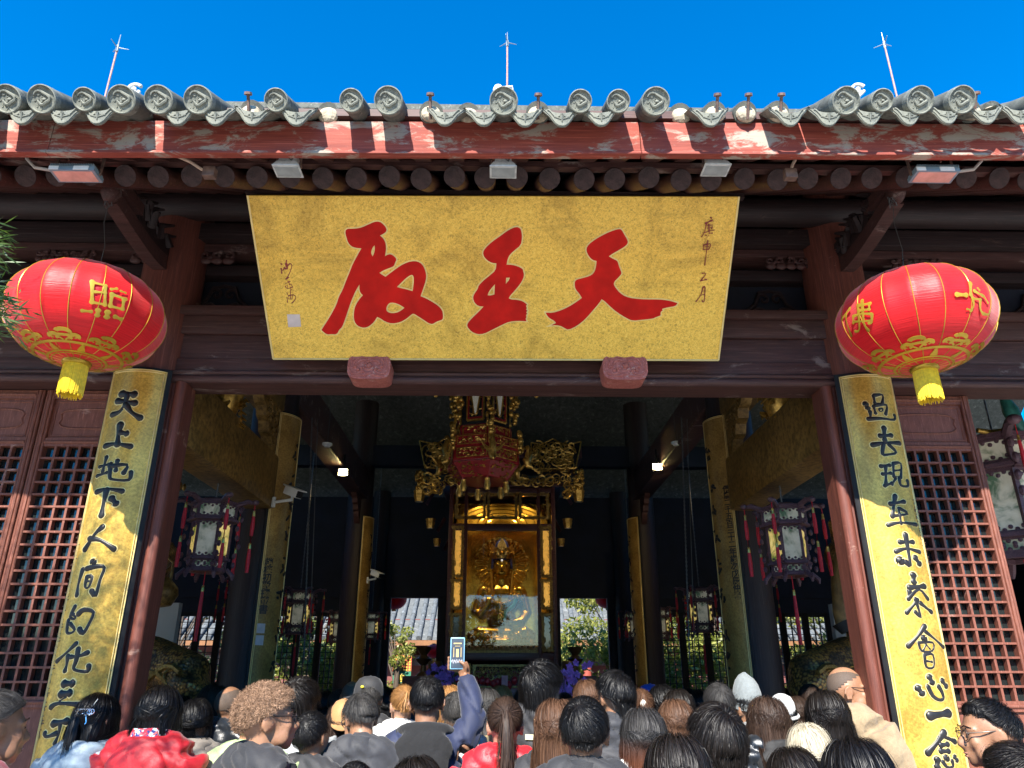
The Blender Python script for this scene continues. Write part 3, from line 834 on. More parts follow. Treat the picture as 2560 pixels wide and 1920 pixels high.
def pl2(px, py, crop, k):
    p = hit_plane(crop[0]+px/k, crop[1]+py/k, BL, pn_) - BL
    return (p.dot(pu), p.dot(pv))
def pl3(u, v, h=0): return BL + pu*u + pv*v + pn_*h
def plaque_char(polys, crop, k, name):
    P = [[pl2(x, y, crop, k) for x, y in poly] for poly in polys]
    par = None
    for nm, off, h, ex, mt in (('character_border', .0075, .0015, .0015, M['gold_line']), ('brush_character', 0.0, .0045, .003, M['char_red'])):
        V, F = curve_mesh(P, ex, off)
        mb = MB(); mb.add([pl3(q.x, q.y, h+q.z) for q in V], F); o = mb.build(nm, mt, plaque, 0)
dian = [[(420,255),(490,252),(560,248),(620,232),(690,200),(760,168),(825,163),(880,205),(912,255),(905,290),(870,315),(830,335),(870,370),(897,420),(905,480),(900,540),(890,587),(920,570),(962,560),(1005,590),(1033,625),(1015,665),(1000,710),(930,735),(870,760),(822,790),(860,815),(897,838),(960,790),(1040,730),(1120,680),(1210,648),(1290,650),(1345,685),(1375,740),(1395,810),(1390,880),(1365,960),(1340,1030),(1325,1075),(1390,1100),(1470,1145),(1540,1190),(1590,1245),(1600,1310),(1595,1360),(1540,1375),(1510,1390),(1470,1415),(1420,1400),(1370,1365),(1300,1320),(1240,1283),(1215,1295),(1150,1350),(1080,1390),(980,1408),(900,1385),(840,1345),(798,1325),(760,1385),(700,1440),(640,1460),(580,1445),(535,1410),(512,1350),(515,1250),(535,1180),(580,1110),(625,1060),(595,1035),(580,990),(583,930),(555,970),(510,1060),(470,1160),(440,1250),(410,1340),(370,1450),(335,1480),(305,1540),(240,1535),(180,1540),(118,1485),(160,1420),(230,1310),(300,1180),(330,1080),(375,1000),(420,880),(470,760),(500,680),(560,570),(605,490),(540,485),(480,465),(440,415),(425,360),(408,300)],
 [(765,452),(735,490),(720,545),(738,592),(758,560),(770,500)],
 [(1215,808),(1150,850),(1080,920),(1038,962),(1090,978),(1150,990),(1228,1013),(1238,950),(1245,880),(1240,825)],
 [(1000,1150),(940,1155),(905,1215),(915,1265),(980,1285),(1060,1270),(1132,1215),(1070,1175)]]
wang = [[(780,137),(830,155),(850,200),(855,290),(840,375),(760,440),(700,495),(670,550),(655,630),(720,630),(800,650),(865,685),(872,720),(882,755),(870,810),(830,880),(760,965),(700,1030),(683,1065),(720,1082),(790,1083),(870,1105),(920,1145),(905,1165),(920,1190),(905,1210),(925,1225),(908,1245),(922,1265),(905,1280),(915,1310),(900,1325),(912,1360),(800,1355),(690,1365),(600,1405),(480,1465),(360,1525),(280,1530),(200,1495),(145,1430),(150,1390),(200,1330),(290,1245),(360,1170),(290,1165),(240,1120),(220,1060),(235,1010),(285,940),(290,905),(350,840),(430,775),(515,705),(525,610),(470,608),(400,570),(360,520),(350,470),(375,420),(470,330),(580,255),(680,180)],
 [(650,797),(700,797),(680,840),(645,880)], [(505,880),(470,920),(430,970),(408,1025),(440,1030),(498,1015)]]
tian = [[(1080,165),(1110,180),(1140,235),(1180,300),(1190,345),(1160,385),(1090,430),(1000,480),(940,520),(1000,555),(1055,580),(1070,640),(1085,680),(1100,715),(1108,745),(1060,800),(1015,845),(1003,880),(1030,930),(1085,995),(1160,1045),(1270,1070),(1420,1080),(1600,1080),(1720,1095),(1830,1125),(1805,1165),(1700,1180),(1630,1200),(1640,1220),(1610,1240),(1612,1285),(1540,1310),(1520,1325),(1380,1340),(1250,1355),(1170,1320),(1050,1245),(960,1170),(890,1100),(848,1075),(820,1120),(740,1215),(640,1330),(530,1420),(420,1472),(370,1450),(330,1425),(270,1410),(200,1415),(260,1385),(240,1355),(180,1325),(145,1290),(125,1250),(210,1255),(330,1220),(450,1160),(540,1100),(595,1060),(560,1005),(510,945),(500,890),(505,840),(540,818),(640,795),(720,765),(760,720),(780,640),(785,580),(730,568),(680,515),(652,450),(660,395),(720,335),(830,265),(960,200)]]
plaque_char(dian, (780,520), 1757/360, 'a'); plaque_char(wang, (1140,540), 1037/200, 'b'); plaque_char(tian, (1340,540), 1970/380, 'c')
def strokes(mb, S, hit, k, flat=.35, n=8, lift=0.0, seg=3):
    """brush strokes: [(points, radius)]; hit(px,py)->(point, normal); radius in crop pixels, k = metres per crop pixel"""
    for pts, r in S:
        Q = []
        if len(pts) == 1: pts = [(pts[0][0]-r*.25, pts[0][1]-r*.2), (pts[0][0]+r*.25, pts[0][1]+r*.2)]
        m = len(pts)
        for i in range(m-1):
            for j in range(seg): 
                t = j/seg; p0, p1, p2, p3 = pts[max(i-1,0)], pts[i], pts[i+1], pts[min(i+2,m-1)]
                def cr(d): return .5*((2*p1[d])+(-p0[d]+p2[d])*t+(2*p0[d]-5*p1[d]+4*p2[d]-p3[d])*t*t+(-p0[d]+3*p1[d]-3*p2[d]+p3[d])*t**3)
                Q.append((cr(0), cr(1)))
        Q.append(pts[-1])
        H = [hit(*q) for q in Q]
        L = len(H); P = [h[0]+h[1]*lift for h in H]
        rad = [r*k*(.8+.25*math.cos(i*1.9/max(1,L-1)*3)) for i in range(L)]
        e0 = (P[0]-P[1]).normalized()*rad[0]; e1 = (P[-1]-P[-2]).normalized()*rad[-1]
        P = [P[0]+e0*.85, P[0]+e0*.5] + P + [P[-1]+e1*.5, P[-1]+e1*.85]
        rad = [rad[0]*.35, rad[0]*.8] + rad + [rad[-1]*.8, rad[-1]*.35]
        mb.tube(P, rad, n, True, flat, ref=H[L//2][1])
def plaque_small(S, crop, k, name, mat):
    def hit(px, py): return (hit_plane(crop[0]+px/k, crop[1]+py/k, BL, pn_), pn_)
    d = (hit(100,100)[0]-hit(200,100)[0]).length/100
    mb = MB(); strokes(mb, S, hit, d, .3, 6, .002, 2); return mb.build(name, mat, plaque, 60)
M['char_small'] = simple('dark_red_ink', (.22,.012,.012), .5, var=.2)
sig = [([(180,300)],20),([(175,385),(185,470)],18),([(275,230),(260,330),(205,420)],15),([(270,300),(290,390),(240,380)],28),([(300,330),(345,290),(375,330),(350,430),(300,540),(262,585)],15),([(315,555),(280,585)],13),([(300,625),(345,625)],10),([(260,665),(330,640)],10),([(320,640),(330,680)],10),([(255,720),(290,765),(390,735)],12),([(285,700),(300,760)],9),([(330,690),(370,680),(385,740)],10),([(350,740),(350,830)],9),([(380,770),(350,800)],9),([(285,845),(290,870)],12),([(285,930),(295,1020)],12),([(325,890),(310,960)],8),([(350,830),(355,950)],10),([(310,900),(400,880),(450,920),(430,980),(380,1035)],14),([(330,960),(380,960),(390,890)],8)]
date = [([(430,155)],16),([(345,245),(445,195)],18),([(360,230),(330,370),(280,460)],10),([(380,280),(450,270),(440,330)],10),([(395,260),(400,370)],14),([(370,320),(450,310)],9),([(330,390),(480,350)],9),([(350,435)],12),([(400,400),(450,400)],12),([(400,420),(350,490),(310,590)],3),([(310,590),(305,660)],9),([(380,520),(365,640),(345,790),(330,910)],11),([(320,590),(410,570),(425,600),(390,660)],11),([(330,620),(390,610)],7),([(310,660),(390,660)],9),([(290,1040),(350,1045),(280,1140)],12),([(265,1160),(355,1140)],14),([(300,1265),(265,1390),(190,1490)],12),([(310,1260),(335,1270),(320,1490),(290,1480)],14),([(280,1330),(320,1320)],7),([(260,1390),(320,1380)],9)]
plaque_small(sig, (680,620), 754/100, 'signature', M['char_small'])
plaque_small(date, (1710,520), 638/100, 'date_inscription', M['char_small'])
sq = [hit_plane(680+x/7.54, 620+y/7.54, BL, pn_) for x, y in ((285,1250),(525,1250),(550,1480),(310,1490))]
mb = MB(); mb.add([p+pn_*.003 for p in sq]+[p+pn_*.0005 for p in sq], [(0,1,2,3),(4,5,1,0),(5,6,2,1),(6,7,3,2),(7,4,0,3)]); sl_ = mb.build('seal', simple('pale_seal', (.62,.52,.50), .6), plaque, 0)
S = []
for (x0_, y0_) in ((310,1270),(430,1270),(315,1375),(440,1375)):
    for j in range(4): S.append(([(x0_+4, y0_+8+j*22), (x0_+88, y0_+6+j*22)], 4))
    S.append(([(x0_+12+(y0_>1300)*20, y0_+4),(x0_+14, y0_+84)],4)); S.append(([(x0_+70, y0_+4),(x0_+74, y0_+84)],4))
plaque_small(S, (680,620), 7.54, 'seal_script', simple('seal_red', (.25,.03,.04), .6))
# carved rests under the board
def carved_rest(px0, px1, py0, py1, lab):
    a, e = at(px0, py1, 4.18), at(px1, py0, 4.18); cx, cz = (a.x+e.x)/2, (a.z+e.z)/2; hw, hh = (e.x-a.x)/2, (e.z-a.z)/2
    r = empty('carved_rest', (cx, 4.25, a.z), lab, 'carving', 'carved rests of the name board')
    mb = MB(); P = []
    for k in range(40):
        t = 2*math.pi*k/40; ca, sa = math.cos(t), math.sin(t)
        P.append((cx+hw*abs(ca)**.42*(1 if ca > 0 else -1)*(1-.05*(sa<0)*abs(sa)), cz+hh*abs(sa)**.5*(1 if sa > 0 else -1)))
    mb.prism(P, lambda u, v, t: Vector((u, 4.345-t, v)), 0, .155)
    def ln(pts, r_): mb.tube([(cx+hw*u, 4.19-.0, cz+hh*v) for u, v in pts], r_, 6)
    ln([(-.2+.2+.21*math.cos(t), .1+.36*math.sin(t)) for t in [j*2*math.pi/20 for j in range(21)]], .006)
    mb.ell((cx, 4.19, cz+hh*.1), (hw*.13,.018,hh*.22), 12, 8)
    for s in (-1, 1):
        ln([(s*.08,.72),(s*.35,.82),(s*.6,.6),(s*.72,.25),(s*.7,-.1)], .007)
        ln([(s*.12,.5),(s*.3,.58),(s*.46,.4),(s*.5,.2)], .009)
        ln([(s*.88,.5),(s*.92,0),(s*.85,-.4),(s*.6,-.55)], .006)
        ln([(s*.92,.65),(s*.8,.8),(s*.68,.7),(s*.76,.55)], .007)
        for q in ((.36,-.1),(.5,-.25),(.32,-.3),(.62,.0)): mb.ell((cx+s*hw*q[0], 4.19, cz+hh*q[1]), (hw*.09,.014,hh*.12), 8, 6)
        ln([(s*.05,-.5),(s*.3,-.42),(s*.55,-.6),(s*.8,-.55)], .008); ln([(s*.1,-.75),(s*.4,-.7),(s*.75,-.8)], .007)
    ln([(-.3,-.72),(0,-.55),(.3,-.72)], .01)
    mb.build('block', wood('rest_paint', (.30,.075,.06), (.46,.16,.13), (.5,.36,.33), grain=(8,8,8), patch=.6, psc=9), r, 40)
carved_rest(865, 977, 886, 945, 'carved vermilion block under the left end of the name board')
carved_rest(1509, 1618, 886, 947, 'carved vermilion block under the right end of the name board')

# ================================================================= the front couplet boards
def couplet(cx, cy, rad, ha, z0, z1, label, S_list, a_mid=0.0, group=None, small=None, edge=.03, mat='gold_board', glyph='black'):
    t = empty('couplet_board', (cx, cy-rad, z0), label, 'couplet board', group)
    def srf(a, z, h=0): return Vector((cx+(rad+h)*math.sin(a+a_mid), cy-(rad+h)*math.cos(a+a_mid), z))
    mb = MB(); n = 14; vs = []
    for h in (0, -.02):
        for z in (z0, z1):
            for k in range(n+1): vs.append(srf(-ha+2*ha*k/n, z, h))
    K = n+1; fs = []
    for k in range(n): fs += [(k,k+1,K+k+1,K+k), (2*K+k+1,2*K+k,3*K+k,3*K+k+1), (k+1,k,2*K+k,2*K+k+1), (K+k,K+k+1,3*K+k+1,3*K+k)]
    fs += [(0,K,3*K,2*K),(n,2*K+n,3*K+n,K+n)]
    mb.add(vs, fs); mb.build('gilt_face', M[mat], t, 30)
    ea = edge/rad; mb = MB(); vs = []
    for h in (-.004, -.045):
        for z in (z0-.02, z1+.02):
            for k in range(n+1): vs.append(srf((-ha-ea)+(2*ha+2*ea)*k/n, z, h - .012*(abs(-1+2*k/n) < .8)))
    mb.add(vs, fs); mb.build('black_backing', M['black'], t, 30)
    mb = MB()
    for q in (.004, .016):
        aa = ha-q/rad
        mb.tube([srf(-aa,z0,.001),srf(-aa,z1-q,.001)]+[srf(-aa+2*aa*k/n,z1-q,.001) for k in range(1,n)]+[srf(aa,z1-q,.001),srf(aa,z0,.001)], .0032, 6)
    mb.build('gilt_line', M['gold_line'], t, 60)
    def hit(px, py):
        d = ray(px, py); o = CAM; R2 = rad+.0
        A = d.x*d.x+d.y*d.y; B = 2*((o.x-cx)*d.x+(o.y-cy)*d.y); C_ = (o.x-cx)**2+(o.y-cy)**2-R2*R2
        disc = max(0, B*B-4*A*C_); s = (-B-math.sqrt(disc))/(2*A); p = o+d*s
        return p, Vector((p.x-cx, p.y-cy, 0)).normalized()
    for crop, k, chars in S_list:
        for S in chars:
            h2 = lambda x, y: hit(crop[0]+x/k, crop[1]+y/k)
            c0 = S[0][0][0]; dm = (h2(c0[0], c0[1])[0]-h2(c0[0], c0[1]+10)[0]).length/10*1.62
            mb = MB(); strokes(mb, S, h2, dm, .42, 8, .001); mb.build('carved_character', M['char_black'], t, 50)
            mb = MB(); strokes(mb, [(p, r*1.28) for p, r in S], h2, dm, .05, 8, .0005); mb.build('character_border', M['gold_line'], t, 0)
    if small:
        mb = MB(); r_ = random.Random(3)
        (xa_, ya_), (xb_, yb_), nn = small
        for i in range(nn):
            f = (i+.5)/nn; x = xa_+(xb_-xa_)*f; y = ya_+(yb_-ya_)*f; hh = (yb_-ya_)/nn*.36
            S = [([(x-4,y-hh*.6),(x+4,y-hh*.7)],1.3), ([(x,y-hh),(x-1,y+hh)],1.3), ([(x-4,y+hh*.3),(x+4,y+hh*.2)],1.2), ([(x-3,y+hh*.9),(x+4,y+hh*.8)],1.3)][:r_.randint(2,4)]
            dm = (hit(x,y)[0]-hit(x,y+10)[0]).length/10
            strokes(mb, S, hit, dm, .3, 5, .001, 1)
        mb.build('small_inscription', simple('faded_ink', (.10,.05,.03), .6), t, 0)
    return t
k46 = 1014/220
L1 = [[([(395,300),(530,305)],28),([(345,380),(540,405)],24),([(455,310),(430,400),(370,500),(280,540)],21),([(440,420),(500,510),(600,575)],23)],
      [([(375,655),(350,770),(340,880)],26),([(375,745),(440,755)],24),([(200,900),(320,875),(490,905)],21)],
      [([(215,1030),(170,1190)],17),([(135,1140),(240,1110)],14),([(105,1245),(220,1205)],14),([(265,1105),(250,1250),(290,1285),(470,1290),(495,1200)],16),([(340,1070),(320,1180)],17),([(250,1135),(450,1115),(410,1210)],17)],
      [([(100,1430),(230,1395),(395,1420)],19),([(215,1410),(180,1560),(155,1700)],23),([(275,1505),(320,1560)],25)]]
L2 = [[([(490,265),(400,350),(290,525)],22),([(345,400),(470,420),(620,520)],22)],
      [([(385,668)],24),([(265,755),(215,920),(195,1050)],20),([(310,745),(420,720),(510,735),(460,880),(410,1055),(365,1000)],19),([(310,840),(370,840),(330,960),(290,950),(310,850)],15),([(300,890),(360,890)],12)],
      [([(175,1180),(120,1300),(170,1325),(175,1290),(135,1260)],16),([(100,1340),(80,1470),(120,1490),(170,1450),(120,1380)],16),([(215,1270),(280,1220),(385,1250),(330,1390),(265,1490),(225,1440)],20)]]
L3 = [[([(510,225),(400,330),(290,430)],19),([(415,370),(400,470),(380,540)],20),([(535,285),(510,420),(480,510),(530,540),(640,545),(655,480)],19),([(640,330),(540,370),(450,380)],19)],
      [([(375,690),(460,685)],32),([(340,810),(430,795)],32),([(390,840),(320,890)],10),([(220,960),(310,915),(560,930)],22)],
      [([(250,1150),(400,1120)],30),([(325,1150),(310,1260),(260,1380)],17),([(150,1260),(170,1300),(280,1260)],22)]]
couplet(-2.213, 4.47, .255, .70, .4, 3.487, 'gold couplet board with black characters on the left front column, dappled by shade', [((220,920),k46,L1),((150,1260),k46,L2),((80,1560),k46,L3)], 0, 'front couplet boards', ((205,1300),(96,1850),16))
R1 = [[([(295,325)],20),([(320,370)],18),([(345,410),(350,470),(325,495)],13),([(325,495),(480,490),(620,505),(625,455)],15),([(385,230),(400,310)],14),([(390,225),(490,220),(485,320)],14),([(400,320),(490,320)],11),([(385,350),(410,430)],13),([(400,340),(535,335),(525,440)],14),([(450,380),(490,375),(485,405),(455,405),(450,385)],8)],
      [([(505,600),(515,740)],20),([(460,690),(590,685)],18),([(375,795),(530,770),(685,775)],18),([(500,790),(490,900),(560,905),(645,880),(560,790)],15)],
      [([(470,1040),(570,1030)],16),([(525,1040),(530,1240)],14),([(490,1130),(585,1120)],14),([(515,1265),(600,1235)],14),([(610,1010),(620,1160)],14),([(610,1010),(700,1010),(700,1170)],14),([(620,1090),(695,1085)],10),([(625,1165),(700,1160)],10),([(640,1180),(600,1250)],12),([(680,1180),(700,1260),(780,1270),(775,1210)],16)]]
R2 = [[([(265,185),(250,300),(235,420)],18),([(210,275),(370,250)],17),([(305,325),(315,390)],12),([(320,330),(410,390),(230,415)],14),([(320,400),(335,500)],13),([(185,520),(330,490),(510,515)],15)],
      [([(385,630),(410,780),(440,980),(390,945)],21),([(320,715),(470,715)],19),([(275,825),(400,790),(545,830)],17),([(325,930)],30),([(500,900),(540,960)],26)],
      [([(475,1100),(480,1170)],27),([(430,1240),(600,1225)],23),([(430,1280),(420,1370)],18),([(420,1370),(540,1260),(640,1370)],16),([(520,1380),(480,1440),(400,1530)],17),([(500,1370),(530,1470),(560,1580),(500,1520)],16),([(560,1420),(680,1520)],19)]]
k43 = 960/220
R3 = [[([(310,110),(240,220),(135,330)],19),([(320,170),(420,250),(515,340)],16),([(305,245)],24),([(245,290),(280,380),(395,380),(400,290),(250,290)],11),([(330,310),(300,370)],8),([(320,300),(370,360)],8),([(310,420),(330,555),(410,555),(400,420),(315,420)],12),([(330,490),(390,500)],10)],
      [([(365,670),(390,720)],26),([(240,790),(280,840)],26),([(350,770),(400,870),(470,915),(515,900),(500,830),(465,770)],19),([(505,710),(540,760)],25)],
      [([(370,1090),(570,1060)],34)],
      [([(520,1270),(450,1380),(350,1495)],26),([(500,1300),(640,1370)],22),([(490,1410),(560,1400)],22),([(490,1475),(570,1475)],22),([(450,1570),(450,1640)],27),([(510,1590),(560,1650),(620,1640),(610,1580)],16),([(550,1550)],24),([(640,1540),(660,1570)],21)]]
couplet(2.298, 4.47, .255, .70, .4, 3.487, 'gold couplet board with black characters on the right front column, brightly sunlit', [((2100,940),k46,R1),((2180,1200),k46,R2),((2240,1540),k43,R3)], 0, 'front couplet boards', ((2284,1245),(2338,1495),14))

# ================================================================= big red silk lanterns
mt, nt, b = new_mat('red_silk'); v = coords(nt)
wv = noise(nt, coords(nt, (1,1,30)), 6, 3)
cr = ramp(nt, wv, [(.3, (.66,.006,.012)), (.7, (.82,.012,.02))])
nt.links.new(cr, b.inputs['Base Color']); b.inputs['Roughness'].default_value = .42
b.inputs['Sheen Weight'].default_value = .6; b.inputs['Sheen Roughness'].default_value = .4; b.inputs['Specular IOR Level'].default_value = .45
tl_ = N(nt, 'ShaderNodeBsdfTranslucent'); nt.links.new(cr, tl_.inputs['Color']); ms = N(nt, 'ShaderNodeMixShader'); ms.inputs[0].default_value = .38
nt.links.new(b.outputs[0], ms.inputs[1]); nt.links.new(tl_.outputs[0], ms.inputs[2]); nt.links.new(ms.outputs[0], nt.nodes['Material Output'].inputs['Surface'])
bump(nt, b, wv, .35, .006)
M['silk'] = mt
M['gilt_paint'] = simple('gilt_paint', (.50,.33,.035), .36, .5, var=.2)
M['fringe'] = simple('yellow_fringe', (.80,.56,.02), .6, var=.2, vs=60)
M['wire'] = simple('wire', (.12,.12,.12), .5, .5)
def lantern(c, rx, rzv, label, tip, glyphs, ntube=18, phase=0.0):
    c = Vector(c)
    t = empty('red_lantern', c, label, 'lantern', 'big red lanterns under the eaves')
    na = ntube*6; nz = 22; a0 = .105
    V = []
    def prof(th):                                        # th 0 top .. pi bottom
        return rx*math.sin(th)**.86, rzv*math.cos(th)
    ths = [a0+(math.pi-2*a0)*i/nz for i in range(nz+1)]
    for th in ths:
        r, z = prof(th)
        for k in range(na):
            ph = (k % 6)/6; sag = 1-.022*math.sin(math.pi*ph)*math.sin(th)
            a = 2*math.pi*k/na+phase; V.append((r*sag*math.cos(a), r*sag*math.sin(a), z))
    F = [(i*na+k, (i+1)*na+k, (i+1)*na+(k+1)%na, i*na+(k+1)%na) for i in range(nz) for k in range(na)]
    o = np_obj('silk_body', V, F, M['silk'], t)
    mb = MB()
    for k in range(ntube):
        a = 2*math.pi*k/ntube+phase
        mb.tube([c+Vector(((prof(th)[0]+.001)*math.cos(a), (prof(th)[0]+.001)*math.sin(a), prof(th)[1])) for th in ths], .0019, 5)
    mb.build('rib', M['gilt_paint'], t, 60)
    mb = MB(); r1 = prof(a0)[0]
    mb.lathe([(r1+.012,rzv*.955),(r1+.016,rzv*.985),(r1+.004,rzv*1.0),(r1+.012,rzv*1.03),(r1*.7,rzv*1.04),(.004,rzv*1.04)], c, 28)
    mb.build('crown', M['gilt_paint'], t, 40)
    mb = MB(); mb.lathe([(r1+.012,-rzv*.955),(r1+.016,-rzv*.985),(r1+.004,-rzv*1.0),(r1+.012,-rzv*1.04),(r1+.002,-rzv*1.07),(.004,-rzv*1.07)], c, 28)
    for k in range(3): mb.tube([c+Vector(((r1+.01)*math.cos(a), (r1+.01)*math.sin(a), -rzv*(1.0+.02*k)+.004*math.sin(a*3+k))) for a in [j*2*math.pi/30 for j in range(31)]], .004, 5)
    mb.build('neck', M['gilt_paint'], t, 40)
    mb = MB(); r_ = random.Random(int(c.x*100)); 
    for k in range(190):
        a = 2*math.pi*k/190; q = r1*r_.uniform(.9,1.02); L = .165+r_.uniform(-.012,.012); w = r_.uniform(-.02,.02)
        z0_ = -rzv*1.05
        mb.tube([c+Vector((q*math.cos(a), q*math.sin(a), z0_)), c+Vector((q*1.03*math.cos(a+w), q*1.03*math.sin(a+w), z0_-L*.5)), c+Vector((q*1.05*math.cos(a+w*1.5), q*1.05*math.sin(a+w*1.5), z0_-L))], [.0030,.0032,.0022], 4)
    mb.build('fringe', M['fringe'], t, 0)
    # gilt cloud ring round the foot
    mb = MB()
    def sp(th, a, h=.0022):
        r, z = prof(th); nn = Vector((r/rx**2*math.cos(a), r/rx**2*math.sin(a), z/rzv**2)).normalized()
        return c+Vector((r*math.cos(a), r*math.sin(a), z))+nn*h, nn
    def line(pts, w, flat=.12):
        P = [sp(*p) for p in pts]; L = len(P)
        for s0 in range(0, L-1, 6):
            q = P[s0:s0+7]
            if len(q) > 1: mb.tube([p for p, _ in q], w, 6, True, flat, ref=q[len(q)//2][1])
    PI = math.pi
    line([(PI-.50, a*2*PI/96) for a in range(97)], .010); line([(PI-.30, a*2*PI/96) for a in range(97)], .008); line([(PI-.25, a*2*PI/96) for a in range(97)], .004)
    for k in range(8):
        ac = 2*PI*k/8+.2
        for s in (-1, 1):
            line([(PI-.53-.13*f, ac+s*(.02+.20*f-.0*f)) for f in [j/6 for j in range(7)]] , .006)
            line([(PI-.61-.05*math.sin(g), ac+s*(.20-.085*math.cos(g)*1.1)) for g in [-1.2+j*.55 for j in range(10)]], .009)
            line([(PI-.605-.025*math.sin(g), ac+s*(.21-.035*math.cos(g))) for g in [j*.7 for j in range(8)]], .005)
        line([(PI-.69-.045*math.sin(g), ac+.12*math.cos(g)) for g in [-.3+j*.42 for j in range(9)]], .013)
        line([(PI-.63, ac-.10+.04*j) for j in range(6)], .010)
        for j in range(5): line([(PI-.345-.03*j, ac+.39-.11*(1-j/5)), (PI-.345-.03*j, ac+.39+.11*(1-j/5))], .0085)
    mb.build('cloud_ring', M['gilt_paint'], t, 60)
    # glyphs
    def hit(px, py):
        d = ray(px, py); o_ = CAM-c
        # solve numerically on the true profile
        s = None; lo = None
        dl = d.normalized(); s0 = (c-CAM).length-rx*1.3
        f = lambda q: (lambda p: (math.hypot(p.x,p.y)/rx)**(2/.86) + (p.z/rzv)**2 - 1)(o_+dl*q)
        q = s0; pf = f(q); best = (abs(pf), q)
        for i in range(240):
            q2 = q+.006; g2 = f(q2)
            if g2 < best[0]: best = (abs(g2), q2)
            if g2 <= 0: 
                for _ in range(20):
                    m_ = (q+q2)/2
                    if f(m_) > 0: q = m_
                    else: q2 = m_
                best = (0, q2); break
            q = q2
        p = o_+dl*best[1]
        nn = Vector((p.x/rx**2, p.y/rx**2, p.z/rzv**2)).normalized()
        return c+p, nn
    for crop, k, S in glyphs:
        h2 = lambda x, y: hit(crop[0]+x/k, crop[1]+y/k)
        c0 = S[0][0][0]; 
        pcs = [q for s in S for q in s[0]]; mx = sum(q[0] for q in pcs)/len(pcs); my = sum(q[1] for q in pcs)/len(pcs)
        dist = (hit(crop[0]+mx/k, crop[1]+my/k)[0]-CAM).length
        dm = dist/FPX/k*1.02
        mb = MB(); strokes(mb, S, h2, dm, .05, 8, .0025, 3); mb.build('gilt_character', M['gilt_paint'], t, 60)
    # wire
    mb = MB(); top = c+Vector((0,0,rzv*1.04)); tip = Vector(tip)
    mb.tube([top, top.lerp(tip,.35)+Vector((.015,0,0)), top.lerp(tip,.7)+Vector((-.01,0,0)), tip], .0022, 5)
    for k in range(3): mb.tube([tip+Vector((.02*math.cos(a+k), .02*math.sin(a+k), .03*math.sin(2*a)+.01*k)) for a in [j*.6 for j in range(11)]], .0025, 5)
    mb.build('hanging_wire', M['wire'], t, 60)
    return t
zhao = [([(600,170),(590,780)],58),([(600,190),(1000,290)],45),([(680,470),(990,500)],40),([(560,770),(990,850)],45),([(980,290),(970,860)],50),([(1160,395),(1320,380)],42),([(1440,450),(1580,505)],34),([(1180,540),(1130,890)],60),([(1180,545),(1590,690)],48),([(1530,700),(1490,980)],55),([(1120,890),(1510,990)],45),([(300,1025),(570,1050)],48),([(770,1020),(750,1150)],72),([(1050,1080),(1030,1200)],82),([(1270,1200),(1450,1280)],58)]
fo = [([(540,490),(300,800)],48),([(430,650),(440,880),(580,1290)],42),([(800,400),(1140,340)],48),([(1110,340),(1110,520)],42),([(830,550),(1110,510)],42),([(640,720),(860,650),(1180,650)],42),([(1190,660),(1180,900),(1100,920)],42),([(640,720),(640,920)],42),([(660,880),(1150,850)],34),([(770,370),(820,1000),(790,1150),(700,1160)],42),([(900,260),(950,900),(1080,1130)],52)]
guang = [([(620,250),(640,650)],68),([(160,640),(480,660)],75),([(760,520),(1040,680)],58),([(880,430),(930,490)],42),([(1080,690),(1230,930)],38),([(690,740),(740,1000),(640,1200)],48),([(720,780),(980,820)],42),([(960,820),(970,1150),(1060,1300)],52),([(1060,1300),(1240,1330),(1290,1210)],48),([(510,1140),(680,1180)],34)]
lantern((-2.205,3.6,3.532), .388, .268, 'big red silk lantern with gold ribs hanging above the left couplet board', strut_tip[-1]+Vector((.0,-.02,-.04)), [((180,690),11.85,zhao)], 18, .12)
lantern((2.265,3.6,3.542), .398, .276, 'big red silk lantern with gold ribs hanging above the right couplet board', strut_tip[1]+Vector((-.03,-.02,-.04)), [((2080,730),11.85,fo),((2380,690),13.825,guang)], 18, .02)
# ================================================================= inside the hall
def remesh(mb, name, mat, parent, voxel, smooth=6, fac=.5, world=True):
    """fuse the overlapping closed shapes of mb into one continuous skin"""
    o = mb.build(name+'_raw', None, None, 0)
    m1 = o.modifiers.new('r', 'REMESH'); m1.mode = 'VOXEL'; m1.voxel_size = voxel
    m2 = o.modifiers.new('s', 'SMOOTH'); m2.factor = fac; m2.iterations = smooth
    dg = bpy.context.evaluated_depsgraph_get(); dg.update()
    me = bpy.data.meshes.new_from_object(o.evaluated_get(dg)); me.name = name
    bpy.data.objects.remove(o)
    if parent is not None and world: me.transform(Matrix.Translation(-wloc(parent)))
    me.polygons.foreach_set('use_smooth', [True]*len(me.polygons))
    me.materials.clear()
    if mat is not None: me.materials.append(mat)
    r = bpy.data.objects.new(name, me); COL.objects.link(r)
    if parent is not None: r.parent = parent
    return r
def emit_mat(name, c1, c2, c3, st, scale=9):
    m, nt, b = new_mat(name); v = coords(nt)
    c = ramp(nt, noise(nt, v, scale, 4, .6, .6), [(.38, c1), (.52, c2), (.66, c3)])
    nt.links.new(c, b.inputs['Base Color']); nt.links.new(c, b.inputs['Emission Color']); b.inputs['Emission Strength'].default_value = st
    b.inputs['Roughness'].default_value = .2
    return m
M['pane_warm'] = emit_mat('lit_painted_pane', (.12,.16,.03), (.78,.55,.16), (.95,.75,.28), .22)
M['pane_cool'] = emit_mat('painted_silk_pane', (.10,.17,.10), (.62,.58,.44), (.74,.70,.56), .05, 5)
M['red_cord'] = simple('red_tassel', (.55,.012,.025), .6, var=.2, vs=60)
M['gold_inner'] = gold_leaf('aged_couplet_gold', (.48,.29,.07), (.30,.17,.04), .2, .45, 60)
